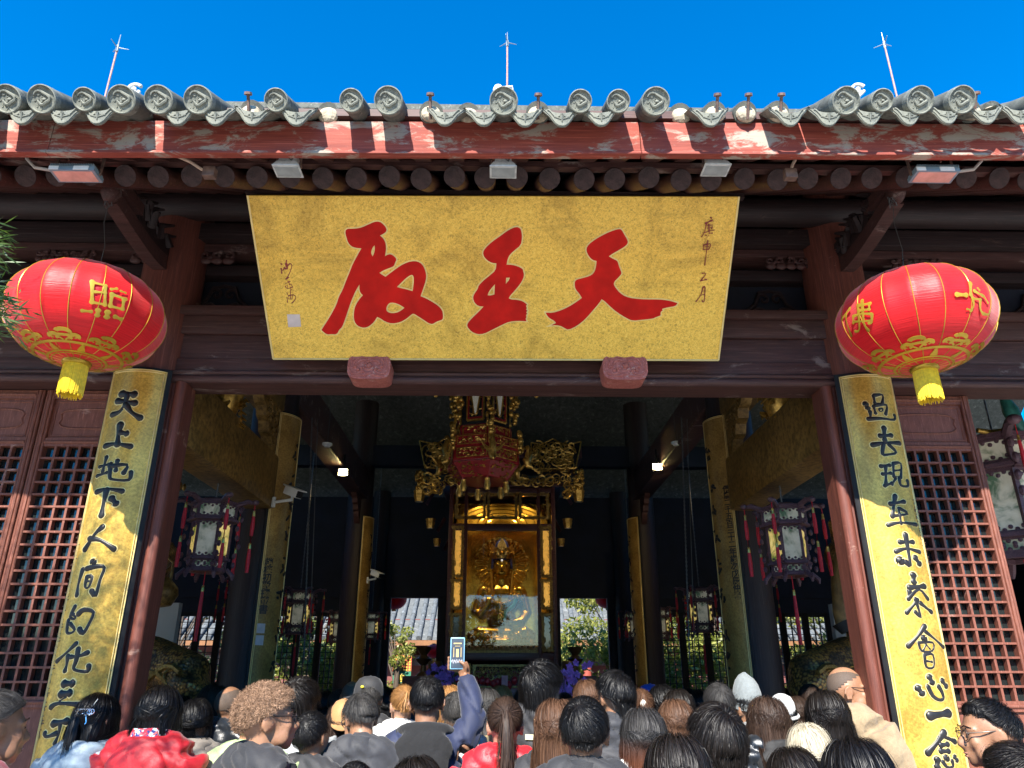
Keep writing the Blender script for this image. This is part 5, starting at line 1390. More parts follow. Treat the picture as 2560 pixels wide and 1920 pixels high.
mc.build('gilt_carving', M['gold_carve'], gl_, 60); mr.build('red_trim', M['red_lacquer'], gl_, 60); mg.build('window_glass', simple('frosted_pane', (.36,.36,.32), .3, var=.1, emit=(.8,.75,.6), es=.04), gl_, 0)
mb = MB(); mb.tube([(g0.x,gy,zA1),(g0.x,gy,6.5)], .012, 8); mb.build('hanging_rod', M['iron'], gl_)
for xd in (941, 1149):
    p = D(xd, 842, 5.9); t = empty('gilt_pendant', p, f'small gilt carved pendant below the lintel, {"left" if xd < 1000 else "right"} of the huge lantern', 'ornament'); mb = MB()
    for k in range(16): mb.ell(p+Vector((random.gauss(0,.022),random.gauss(0,.02),random.uniform(-.05,.07))), (.02,.02,.022), 7, 5)
    mb.tube([p, p+Vector((0,.05,.5))], .006, 6); mb.build('carving', M['gold_carve'], t, 60)

# ---- hexagonal palace lanterns with red tassels
def tassel(mb, mg_, p, L, two=True):
    mb.tube([p, p-Vector((0,0,L*.22))], .0035, 5)
    q = p-Vector((0,0,L*.22)); mg_.ell(q, (.010,.010,.012), 7, 5); mg_.tube([q-Vector((0,0,.008)), q-Vector((0,0,.035))], [.010,.012], 8)
    mb.tube([q-Vector((0,0,.03)), q-Vector((0,0,L*.45)), q-Vector((0,0,L*.78))], [.011,.016,.013], 8)
    if two:
        q2 = q-Vector((0,0,L*.78)); mb.tube([q2, q2-Vector((0,0,L*.25))], .0035, 5); tassel(mb, mg_, q2-Vector((0,0,L*.02)), L*1.15, False)
def palace_lantern(c, s, warm, label, top_z=None, rot=.1, tas=True, group='hexagonal palace lanterns'):
    c = Vector(c); t = empty('palace_lantern', c, label, 'lantern', group)
    def H(r, z): return [c+Vector((s*r*math.cos(rot+k*math.pi/3), s*r*math.sin(rot+k*math.pi/3), s*z)) for k in range(6)]
    mb = MB(); mp = [MB(), MB()]; mt_ = MB(); mg2 = MB()
    def tier(r, z0, z1, w, pane):
        a, d = H(r, z0), H(r, z1)
        for k in range(6):
            k2 = (k+1) % 6
            mb.bar(a[k], d[k], w*s, w*s); mb.bar(a[k], a[k2], w*s, w*s); mb.bar(d[k], d[k2], w*s, w*s)
            cc = (a[k]+a[k2])/2-c; n_ = Vector((cc.x,cc.y,0)).normalized()
            mp[pane[k % len(pane)]].add([a[k]-n_*.004, a[k2]-n_*.004, d[k2]-n_*.004, d[k]-n_*.004], [(0,1,2,3)])
            for q in range(6):
                for zz, sg in ((z0+.012,1),(z1-.012,-1)):
                    f = (q+.5)/6; p = a[k].lerp(a[k2], f); p.z = c.z+s*zz+s*sg*.012*(q % 2); mb.ell(p, (.011*s,.011*s,.010*s), 6, 4)
    tier(.145, -.17, .10, .018, (warm, 0, warm)); tier(.165, .13, .235, .02, (0,)); tier(.135, -.25, -.19, .016, (0,))
    for z, r in ((.115,.18),(.25,.17),(-.18,.155),(-.265,.13)):
        P = H(r, z)
        for k in range(6): mb.bar(P[k], P[(k+1)%6], .03*s, .018*s)
    outs = H(.30, .25); ins = H(.16, .24); lo = H(.20, -.30)
    for k in range(6):
        mb.tube([ins[k], ins[k].lerp(outs[k],.6)+Vector((0,0,.03*s)), outs[k]+Vector((0,0,.015*s))], [.022*s,.02*s,.016*s], 7); mb.ell(outs[k]+Vector((0,0,.02*s)), (.03*s,.03*s,.022*s), 8, 6)
        for q in range(7):
            z = .2-q*.07; p = H(.20+.015*math.sin(q*2), z)[k]; mb.ell(p, (.016*s,.016*s,.024*s), 6, 5)
        mb.tube([H(.15,-.25)[k], lo[k], lo[k]+Vector((0,0,-.03*s))], [.014*s,.018*s,.008*s], 6)
        if tas:
            m1 = MB(); tassel(m1, mg2, outs[k], .24*s); m1.build('tassel', M['red_cord'], t, 40)
    mb.lathe([(.16*s,.0),(.10*s,.04*s),(.03*s,.05*s)], c+Vector((0,0,.245*s)), 6)
    if tas: tassel(mt_, mg2, c+Vector((0,0,-.27*s)), .5*s, False)
    tz = top_z if top_z is not None else c.z+1.6
    mb2 = MB(); mb2.tube([c+Vector((0,0,.28*s)), Vector((c.x,c.y,tz))], .006, 6)
    for k in range(int((tz-c.z)/.05)): mb2.ell(Vector((c.x,c.y,c.z+.3*s+.05*k)), (.010,.006,.022), 6, 4)
    mb.build('frame', M['lantern_wood'], t, 40)
    for i, q in enumerate(mp):
        if q.v: q.build('painted_pane', M['pane_warm'] if i else M['pane_cool'], t, 0)
    if tas: mt_.build('tassel', M['red_cord'], t, 40); mg2.build('tassel_ring', M['gold_carve'], t, 40)
    mb2.build('chain', M['wire'], t, 40)
    return t
M['lantern_wood'] = wood('lantern_wood', (.07,.035,.05), (.15,.08,.095), None, rough=.45)
def pl_at(xd, yd, Y): return D(xd, yd, Y)
for xd, yd, Y, s, wm, lab, tz in ((455,1158,5.8,1.0,1,'large lit palace lantern with red tassels left of the inner left column',3.16),(1700,1168,5.8,1.0,1,'large lit palace lantern with red tassels right of the inner right column',3.16),
    (645,1322,9.9,1.0,1,'lit palace lantern hanging just right of the nearer left gold board',5.5),(1514,1318,9.9,1.0,1,'lit palace lantern hanging just left of the nearer right gold board',5.5),
    (730,1355,13.0,.9,1,'small far palace lantern just left of the farther left gold board',5.5),(1428,1347,13.0,.9,1,'small far palace lantern just right of the farther right gold board',5.5),
    (802,1352,13.2,.8,1,'small far palace lantern just right of the farther left gold board',5.5),(1368,1350,13.2,.8,1,'small far palace lantern just left of the farther right gold board',5.5),
    (520,1300,10.2,1.0,0,'unlit palace lantern half hidden behind the inner left column',5.5),(1632,1298,10.2,1.0,0,'unlit palace lantern half hidden behind the inner right column',5.5)):
    p = pl_at(xd, yd, Y); palace_lantern(p, s, wm, lab, tz, .15 if xd < 1078 else -.1)
p = D(2178, 1075, 5.6); t = palace_lantern(p, 1.75, 0, 'huge unlit palace lantern with parrot finials in the dark right bay', 4.3, .2, True)
mb = MB(); q = D(2140, 935, 5.4)
mb.tube([q+Vector((-.1,0,.02)), q+Vector((0,0,0)), q+Vector((.12,0,.02)), q+Vector((.2,0,.05))], [.02,.026,.02,.012], 8)
q2 = D(2120, 850, 5.4); mb.tube([q2+Vector((-.15,0,.04)), q2, q2+Vector((.12,0,-.01)), q2+Vector((.2,0,.03))], [.018,.024,.02,.01], 8)
mb.build('gilt_branch', M['gold_carve'], t, 60)
mb = MB(); q = D(2185, 895, 5.4)
mb.tube([q+Vector((-.03,0,.17)), q+Vector((-.02,0,.11)), q+Vector((0,0,.03)), q+Vector((.03,0,-.10)), q+Vector((.06,0,-.2))], [.028,.04,.06,.05,.02], 10); mb.ell(q+Vector((-.035,-.01,.185)), (.035,.03,.03)); mb.tube([q+Vector((-.06,0,.185)), q+Vector((-.09,0,.165))], [.014,.003], 6)
mb.build('parrot', simple('parrot_green', (.03,.16,.13), .4, var=.6, vs=14), t, 60)

# ---- guardian kings, only partly in view
mk, nt, b = new_mat('scale_armour'); v = coords(nt)
vo = N(nt, 'ShaderNodeTexVoronoi'); vo.inputs['Scale'].default_value = 42; nt.links.new(v, vo.inputs['Vector'])
nz_ = noise(nt, v, 4, 5)
c = ramp(nt, vo.outputs['Distance'], [(.0, (.66,.36,.08)), (.45, (.42,.21,.05)), (.7, (.10,.045,.02))])
nt.links.new(mix(nt, ramp(nt, nz_, [(.5,(0,0,0)),(.58,(.8,.8,.8))]), c, (.05,.035,.02)), b.inputs['Base Color']); b.inputs['Metallic'].default_value = .35; b.inputs['Roughness'].default_value = .38
bump(nt, b, vo.outputs['Distance'], .6, .01); M['armour'] = mk
def king(s, lab):
    Y = 7.3
    def K(xd, yd, y=Y): return D(xd, yd, y) if s < 0 else D(2156-xd, yd, y)
    base = K(300, 1500); t = empty('guardian_king', (base.x, base.y, 0), lab, 'statue', 'guardian kings of the hall')
    mb = MB(); hip = K(235,1428,7.6); knee = K(415,1462,6.9)
    mb.tube([hip, hip.lerp(knee,.5)+Vector((0,0,.05)), knee, knee+Vector((-s*-.02,-.02,-.05))], [.25,.235,.19,.15], 16)
    mb.tube([knee, knee+Vector((s*.25,.05,-.5)), knee+Vector((s*.35,.1,-1.1))], [.2,.19,.15], 14)
    mb.ell(hip+Vector((s*.1,.1,.35)), (.42,.36,.6)); mb.ell(hip+Vector((s*.05,.1,.95)), (.45,.36,.42)); mb.ell(hip+Vector((s*.05,.05,1.6)), (.22,.24,.28)); mb.ell(hip+Vector((s*.2,.1,-.3)), (.5,.4,.5))
    for k in range(9): q = K(300+rr.uniform(-20,90), 1480+rr.uniform(-20,90)); mb.tube([q, q+Vector((rr.uniform(-.1,.1),0,-.25)), q+Vector((rr.uniform(-.15,.15),.05,-.5))], [.07,.06,.03], 8)
    sh_ = hip+Vector((-s*.35,-.05,1.0)); el = K(318,1215,7.0); ha = K(352,1120,6.9)
    mb.tube([sh_, el, ha], [.16,.13,.08], 12)
    remesh(mb, 'body', M['armour'], t, .03, 4)
    mb = MB()
    for z in (0, .07): mb.tube([hip.lerp(knee, f)+Vector((0,-.285+.07*f,-.03+.10*math.sin(f*9+z*20)-z)) for f in [.15+.075*j for j in range(12)]], .026, 6)
    for f in (.35,.62,.86):
        q = hip.lerp(knee, f)+Vector((0,-.29+.07*f,-.02)); mb.tube([q+Vector((.07*(1-t_)*math.cos(7*t_),0,.07*(1-t_)*math.sin(7*t_))) for t_ in [j/12 for j in range(13)]], .012, 6)
    for k in range(7): q = K(325+2*k, 1330-18*k, 6.95); mb.tube([q, q+Vector((.03,-.02,-.12)), q+Vector((-.02,-.02,-.22))], .012, 6)
    mb.build('gilt_trim', M['gold_dark2'], t, 60)
    if s < 0:
        mb = MB()
        for k in range(5):
            q = K(362,1085,6.9); e = q+Vector((.05+.09*math.cos(k*1.1-1.2), -.02, .06+.10*math.sin(k*.9))); mb.tube([q, q.lerp(e,.5)+Vector((0,0,.04)), e], [.02,.018,.012], 6); mb.ell(e, (.02,.02,.035), 8, 6)
        mb.build('lotus_buds', M['gold_dark2'], t, 60)
        mb = MB(); q = K(352,1280,6.9); mb.lathe([(0,-.13),(.09,-.11),(.14,-.02),(.13,.04),(.07,.10),(.05,.13)], q, 8); mb.tube([q+Vector((-.04,0,.12)), q+Vector((-.04,0,.26)), q+Vector((0,0,.30)), q+Vector((.05,0,.26)), q+Vector((.05,0,.12))], .013, 6); mb.build('hanging_bell', M['gold_dark'], t, 40)
    else:
        mb = MB(); a, c_ = D(1842,1140,6.9), D(1822,1352,6.9)
        L = 12; pts = [a.lerp(c_, j/L) for j in range(L+1)]; rs = [.055,.07,.10,.125,.145,.155,.155,.15,.14,.125,.115,.10,.07]
        mb.tube(pts, rs, 16, True, .55, ref=(0,1,0)); mb.build('lute', simple('lute_wood', (.20,.12,.035), .5, var=.4, vs=14), t, 60)
        mb = MB(); mb.tube([c_+Vector((-.01,0,.03)), c_+Vector((.02,-.02,-.05))], [.095,.06], 14, True, .6, ref=(0,1,0)); mb.build('lute_end', M['black'], t, 60)
    mb = MB(); cx = base.x+s*.9; mb.box(cx-1.2, cx+1.2, 7.0, 9.2, 0, 1.0); mb.build('plinth', M['dark'], t, 0)
king(-1, 'dark gold guardian king statue seated behind the left couplet column'); king(1, 'dark gold guardian king statue with a lute behind the right couplet column')
for s in (-1, 1):
    a = D(338 if s < 0 else 1818, 1300, 9.4); mb = MB(); x0_, x1_ = (D(250,1300,9.4).x, D(388,1300,9.4).x) if s < 0 else (D(1795,1300,9.4).x, D(1900,1300,9.4).x)
    mb.box(x0_, x1_, 9.4, 9.5, 0, D(350,1302,9.4).z); t = empty('white_screen', ((x0_+x1_)/2, 9.4, 0), f'plain white screen wall behind the {"left" if s < 0 else "right"} guardian king', 'wall'); mb.build('panel', M['white_wall'], t, 0)
# ---- lit lamps, camera, smoke detectors
for xd, yd, lab in ((741,1020,'bright yellow spotlight under the left tie beam'),(1420,1008,'bright yellow spotlight under the right tie beam')):
    p = D(xd, yd, 9.6); t = empty('spotlight', p, lab, 'spotlight', 'lit spotlights inside the hall')
    mb = MB(); mb.box(p.x-.07,p.x+.07,p.y,p.y+.06,p.z-.05,p.z+.05); mb.tube([p+Vector((0,.03,.05)), p+Vector((0,.03,.25))], .012, 6); mb.build('housing', M['black'], t, 30, .006)
    mb = MB(); mb.box(p.x-.058,p.x+.058,p.y-.006,p.y-.001,p.z-.04,p.z+.04); mb.build('lamp_face', simple('lamp_glow', (1,.9,.5), .5, emit=(1,.88,.45), es=14), t, 0)
    ld = bpy.data.lights.new('spotlight_beam', 'SPOT'); ld.energy = 45; ld.color = (1,.8,.42); ld.spot_size = R_(110); ld.spot_blend = .6; ld.shadow_soft_size = .05
    lo = bpy.data.objects.new('spotlight_beam', ld); COL.objects.link(lo); lo.parent = t; lo.location = (0,-.03,-.02); lo.rotation_euler = (R_(70), 0, 0)
def cctv(p, d, lab, s=1.0, wall=Vector((-.2,0,0))):
    p = Vector(p); t = empty('security_camera', p, lab, 'security camera'); d = Vector(d).normalized(); mb = MB()
    mb.bar(p-d*.08*s, p+d*.10*s, .075*s, .07*s); mb.bar(p-d*.09*s+Vector((0,0,.042*s)), p+d*.15*s+Vector((0,0,.042*s)), .095*s, .012*s); mb.build('body', M['white_paint'], t, 30, .006)
    mb = MB(); mb.bar(p+d*.10*s, p+d*.106*s, .065*s, .06*s); mb.build('lens', M['black'], t, 0)
    mb = MB(); q = p-Vector((0,0,.07*s)); mb.tube([p-Vector((0,0,.03*s)), q, q+wall], .014*s, 8); w = q+wall; mb.tube([w-Vector((0,0,.045*s)), w+Vector((0,0,.045*s))], .018*s, 10); mb.build('bracket', M['white_paint'], t, 40)
cctv(D(632,1063,6.6), (.75,-.5,-.35), 'white security camera on an arm before the left inner gold board', 1.0, Vector((-.19,.1,0)))
cctv(D(812,1240,11.4), (.7,-.5,-.3), 'small pale security camera by the farther left gold board', 1.0, Vector((-.15,.2,0)))
for xd, yd, lab in ((707,960,'round white smoke detector left of the huge lantern'),(1460,957,'round white smoke detector right of the huge lantern')):
    p = D(xd, yd, 8.6); t = empty('smoke_detector', p, lab, 'smoke detector', 'smoke detectors'); mb = MB(); mb.lathe([(0,-.03),(.035,-.03),(.045,-.01),(.06,-.008),(.06,.012),(0,.012)], p, 20); mb.build('housing', M['white_paint'], t, 40)
    mb = MB(); mb.tube([p+Vector((0,0,.01)), p+Vector((0,0,.9))], .004, 5); mb.build('cord', M['wire'], t)
# pull cords beside the inner columns
for xd, Y, lab in ((668,7.4,'long chain and cord hanging right of the nearer left gold board'),(1478,7.4,'long chain and cord hanging left of the nearer right gold board')):
    a, c_ = D(xd+6*(1 if xd < 1078 else -1), 905, Y), D(xd-12*(1 if xd < 1078 else -1), 1430, Y); t = empty('pull_chain', c_, lab, 'chain'); mb = MB(); mb.tube([a, c_], .006, 5); mb.tube([a+Vector((.06,0,0)), c_+Vector((.05,0,.0))], .004, 5)
    for k in range(60): mb.ell(a.lerp(c_, k/60), (.010,.006,.018), 5, 4)
    mb.build('links', M['wire'], t, 40)
# red lanterns hung at the rear eaves and one standing in the court
for xd, yd, Y, lab in ((852,1293,14.6,'red lantern rim showing at the top of the left rear doorway'),(1312,1291,14.6,'red lantern rim showing at the top of the right rear doorway'),(937,1407,16.5,'small round red lantern on a pole in the left rear doorway')):
    p = D(xd, yd, Y); t = empty('round_lantern', p, lab, 'lantern'); r = .24 if Y < 15 else .17
    mb = MB(); mb.ell(p, (r,r,r*.85), 22, 12); mb.build('silk_body', M['silk'], t, 60)
    mb = MB(); mb.lathe([(.04,r*.83),(.05,r*.9),(0,r*.92)], p, 12); mb.lathe([(.04,-r*.83),(.05,-r*.95),(0,-r*.97)], p, 12)
    mb.tube([p+Vector((0,0,r*.9)), p+Vector((0,0,1.2))] if Y < 15 else [p-Vector((0,0,r)), Vector((p.x,p.y,0))], .012, 8); mb.build('fitting', M['gilt_paint'], t, 40)
# ================================================================= people
PIV = Vector((0, -.02, 1.46))
ARMS = {'down': [[(.175,-.03,1.36),(.235,-.05,1.09),(.225,.07,.86)], [(-.175,-.03,1.36),(-.235,-.05,1.09),(-.225,.07,.86)]],
        'fold': [[(.175,-.03,1.36),(.24,-.02,1.10),(.10,.22,1.12)], [(-.175,-.03,1.36),(-.24,-.02,1.10),(-.10,.22,1.10)]],
        'raise': [[(.175,-.03,1.37),(.240,.03,1.50),(.185,.12,1.69)], [(-.175,-.03,1.36),(-.24,-.04,1.09),(-.20,.1,.9)]],
        'pray': [[(.17,-.02,1.36),(.24,.06,1.13),(.045,.215,1.35)], [(-.17,-.02,1.36),(-.24,.06,1.13),(-.045,.215,1.35)]]}
def hand_mb(mb, w, d, pose, s):
    w = Vector(w); d = Vector(d).normalized()
    side = Vector((0,1,0))-d*d.y
    if side.length < .1: side = Vector((1,0,0))
    side.normalize(); nrm = d.cross(side)*s
    mb.tube([w-d*.02, w+d*.03, w+d*.085], [.026,.034,.032], 10, True, .5, ref=nrm)
    for k in range(4):
        b_ = w+d*.08+side*(.024-.016*k); L = (.062,.072,.068,.052)[k]; c = (0, .30, .55)[min(2, 1)]
        if pose == 'pray': c = .03
        p1 = b_+(d+nrm*c*.3).normalized()*L*.5; p2 = p1+(d+nrm*c*1.2).normalized()*L*.3; p3 = p2+(d*.7+nrm*c*2).normalized()*L*.25
        mb.tube([b_-d*.01, b_, p1, p2, p3], [.0095,.0095,.0085,.008,.0055], 8)
    tb_ = w+d*.03+side*.03; mb.tube([w+d*.015+side*.02, tb_, tb_+(d+side*.7).normalized()*.035, tb_+(d*1.0+side*.45).normalized()*.06], [.014,.012,.0095,.006], 8)
def head_mb(mb):
    mb.ell((0,-.012,1.605), (.074,.094,.098), 24, 16); mb.ell((0,.028,1.565), (.061,.062,.088), 20, 14)
    mb.ell((0,.038,1.512), (.047,.048,.040)); mb.ell((0,.070,1.490), (.021,.020,.019))
    mb.tube([(0,.086,1.600),(0,.100,1.572),(0,.111,1.553),(0,.100,1.545)], [.008,.0105,.0135,.010], 10)
    for s in (-1, 1):
        mb.ell((s*.013,.096,1.548), (.009,.011,.008), 8, 6); mb.ell((s*.036,.066,1.560), (.022,.020,.024)); mb.ell((s*.046,.045,1.525), (.016,.03,.035))
        mb.tube([(s*.012,.088,1.606),(s*.034,.082,1.612),(s*.054,.062,1.604)], [.007,.008,.006], 8)
        mb.ell((s*.030,.076,1.590), (.014,.011,.0095))
        Mx = Matrix.Rotation(R_(-12), 3, 'X') @ Matrix.Rotation(s*R_(22), 3, 'Z')
        mb.ell((s*.079,-.014,1.574), (.008,.020,.031), 12, 10, Mx); mb.tube([Vector((s*.083,-.014,1.574))+Mx @ Vector((0,.021*math.cos(a),.031*math.sin(a))) for a in [-1.9+j*.45 for j in range(13)]], .0055, 7)
        mb.ell((s*.078,-.006,1.548), (.006,.009,.010), 8, 6)
    mb.ell((0,.091,1.523), (.021,.009,.0055)); mb.ell((0,.088,1.511), (.018,.010,.0065))
    mb.tube([(0,-.012,1.56),(0,-.025,1.47),(0,-.035,1.38)], [.058,.055,.066], 16)
def body_mb(pose):
    mb = MB(); head_mb(mb)
    mb.ell((0,-.03,1.385), (.125,.068,.055)); mb.tube([(-.17,-.03,1.355),(0,-.035,1.375),(.17,-.03,1.355)], [.055,.07,.055], 14)
    mb.ell((0,-.01,1.22), (.165,.11,.19)); mb.ell((0,0,1.02), (.145,.10,.14)); mb.ell((0,-.005,.90), (.165,.115,.12))
    for i, A in enumerate(ARMS[pose]):
        s = 1 if i == 0 else -1
        A = [Vector(p) for p in A]
        mb.tube([A[0], A[0].lerp(A[1],.5), A[1], A[1].lerp(A[2],.4), A[2]], [.052,.046,.037,.038,.027], 12)
        if not (pose == 'raise' and i == 0):
            d = (A[2]-A[1]) if pose != 'pray' else Vector((-s*.06,.12,1.0))
            w = A[2] if pose != 'pray' else Vector((s*.016,.245,1.405))
            if pose == 'pray': mb.tube([A[2], w], [.027,.026], 10)
            hand_mb(mb, w, d, pose, s)
        mb.tube([(s*.09,0,.92),(s*.10,.015,.50),(s*.10,-.02,.09)], [.085,.056,.038], 12); mb.tube([(s*.10,-.05,.04),(s*.105,.08,.035),(s*.11,.17,.025)], [.038,.036,.022], 10)
    if pose == 'raise':                                  # the hand that holds the phone: local phone centre PH
        w = Vector(ARMS['raise'][0][2]); o = PHL; 
        mb.tube([w, o+Vector((.042,.020,-.115)), o+Vector((.035,.018,-.075)), o+Vector((.028,.018,-.045))], [.027,.030,.034,.026], 12, True, .62, ref=(0,1,0))
        for k, z in enumerate((-.028,-.048,-.068,-.086)):
            mb.tube([o+Vector((.03,.02,z-.012)), o+Vector((.0,.024,z)), o+Vector((-.034,.020,z+.004)), o+Vector((-.049,.004,z+.006)), o+Vector((-.044,-.010,z+.006))], [.010,.0095,.009,.0085,.006], 8)
        mb.tube([o+Vector((.042,.008,-.095)), o+Vector((.048,-.010,-.070)), o+Vector((.034,-.020,-.052)), o+Vector((.010,-.017,-.040))], [.015,.013,.011,.007], 9)
    return mb
PHL = Vector((.140, .16, 1.822))
def mesh_of(o): me = o.data; bpy.data.objects.remove(o); return me
BODY = {}
for pz, vx in (('down', .0095), ('raise', .0062), ('pray', .0062)):
    BODY[pz] = mesh_of(remesh(body_mb(pz), 'body_'+pz, None, None, vx, 2, .5))
def head_matrix(yaw, pitch, roll=0):
    return Matrix.Translation(PIV) @ (Matrix.Rotation(yaw, 4, 'Z') @ Matrix.Rotation(roll, 4, 'Y') @ Matrix.Rotation(pitch, 4, 'X')) @ Matrix.Translation(-PIV)
BV = {}
def body_variant(pose, yaw, pitch):
    key = (pose, round(yaw,2), round(pitch,2))
    if key in BV: return BV[key]
    me = BODY[pose].copy()
    if yaw or pitch:
        n = len(me.vertices); co = np.empty(n*3, dtype=np.float32); me.vertices.foreach_get('co', co); co = co.reshape(-1,3)
        w = np.clip((co[:,2]-1.40)/.10, 0, 1); w = w*w*(3-2*w)
        if pose == 'raise': w = w*(np.abs(co[:,0]) < .13)
        hm = np.array(head_matrix(yaw, pitch)); new = co @ hm[:3,:3].T + hm[:3,3]
        co = co*(1-w[:,None]) + new*w[:,None]
        me.vertices.foreach_set('co', co.astype(np.float32).ravel()); me.update()
    BV[key] = me; return me
# ---------------- clothes
def shell_mb(pose, g, style):
    mb = MB()
    mb.tube([(-.165,-.035,1.35),(-.08,-.045,1.40),(0,-.045,1.405),(.08,-.045,1.40),(.165,-.035,1.35)], [.062+g,.06+g,.07+g*.5,.06+g,.062+g], 16)
    mb.ell((0,-.015,1.22), (.185+g,.128+g,.21)); mb.ell((0,-.005,1.02), (.178+g,.125+g,.20)); mb.ell((0,0,.86), (.19+g,.135+g,.16))
    mb.tube([(0,-.005,1.2),(0,0,.72 if style != 'coat' else .50)], [.15+g,.165+g], 20)
    for i, A in enumerate(ARMS[pose]):
        A = [Vector(p) for p in A]; e = A[2]-(A[2]-A[1])*.06
        mb.tube([A[0], A[0].lerp(A[1],.5), A[1], A[1].lerp(e,.5), e], [.070+g,.064+g,.056+g,.052+g*.8,.043+g*.6], 14)
    return mb
SH = {}
def shell(pose, style):
    if (pose, style) in SH: return SH[(pose, style)]
    g = {'plain': .012, 'puffer': .03, 'coat': .018, 'fur': .035}[style]
    me = mesh_of(remesh(shell_mb(pose, g, style), 'jacket', None, None, .0125, 5, .5))
    n = len(me.vertices); co = np.empty(n*3, dtype=np.float32); me.vertices.foreach_get('co', co); co = co.reshape(-1,3)
    no = np.empty(n*3, dtype=np.float32); me.vertices.foreach_get('normal', no); no = no.reshape(-1,3)
    d = np.zeros(n)
    for i in range(n):
        x, y, z = co[i]
        q = mnoise.noise(Vector((x*9, y*9, z*14+3*x)))*.5 + mnoise.noise(Vector((x*22+5, y*22, z*16)))*.3
        r = abs(mnoise.noise(Vector((x*7+y*5, y*6, z*9+x*8))))
        d[i] = q*.012 - max(0, .15-r)*.085
    if style == 'puffer':
        d += .016*np.abs(np.sin(co[:,2]*math.pi/.078+1.5*co[:,0]))**.55 - .010
    if style == 'fur': d *= .6
    co = co + no*d[:,None]
    me.vertices.foreach_set('co', co.astype(np.float32).ravel()); me.update()
    SH[(pose, style)] = me; return me
def ring_mesh(name, r0, r1, z0, z1, th, open_front=.0, tilt=.35):
    mb = MB(); n = 40
    prof = [(r0,z0),(r1,z1),(r1-th,z1+th*.2),(r0-th,z0)]
    vs = []
    for r, z in prof:
        for k in range(n):
            a = 2*math.pi*k/n
            x, y = r*math.cos(a), r*.86*math.sin(a)-.03
            f = .5+.5*math.sin(a)                          # 1 front, 0 back
            vs.append((x*(1-.05*f), y+.012*f, z - tilt*.10*f + .006*math.sin(3*a+z*40)))
    L = 4; fs = [(i*n+k, i*n+(k+1)%n, ((i+1)%L)*n+(k+1)%n, ((i+1)%L)*n+k) for i in range(L) for k in range(n)]
    mb.add(vs, fs); o = mb.build(name, None, None, 60); return mesh_of(o)
COLLAR = ring_mesh('collar', .088, .082, 1.385, 1.462, .012)
COLLAR_WIDE = ring_mesh('collar', .128, .106, 1.415, 1.492, .02, 0, .5)
COLLAR_BIG = ring_mesh('collar', .12, .112, 1.37, 1.475, .03, 0, .8)
SCARF = ring_mesh('scarf', .112, .098, 1.37, 1.455, .035, 0, .6)
def hood_mesh(fl=1.0):
    mb = MB()
    for k in range(15):                                  # rolled rim round the neck, dipping behind
        a0, a1 = math.pi*k/15, math.pi*(k+1)/15
        def P(a): return (.128*math.cos(a), -.02-.105*math.sin(a), 1.40+.035*math.sin(a))
        mb.tube([P(a0), P(a1)], .027*fl, 10)
    mb.ell((0,-.130,1.335), (.148,.050*fl,.095)); mb.ell((0,-.145,1.27), (.13,.045*fl,.10)); mb.ell((0,-.150,1.20), (.085,.04,.08))
    me = mesh_of(remesh(mb, 'hood', None, None, .011, 4, .5))
    for v in me.vertices:
        c = v.co; v.co = c + v.normal*(mnoise.noise(Vector((c.x*11, c.y*9, c.z*13)))*.005 - max(0, .09-abs(mnoise.noise(Vector((c.x*9+2, c.y*5, c.z*9)))))*.04)
    return me
HOOD = hood_mesh()
mb = MB()
for s in (-1, 1): mb.tube([(s*.09,0,.92),(s*.10,.015,.5),(s*.10,-.015,.06)], [.10,.078,.065], 12)
TROUSERS = mesh_of(mb.build('trousers', None, None, 60))
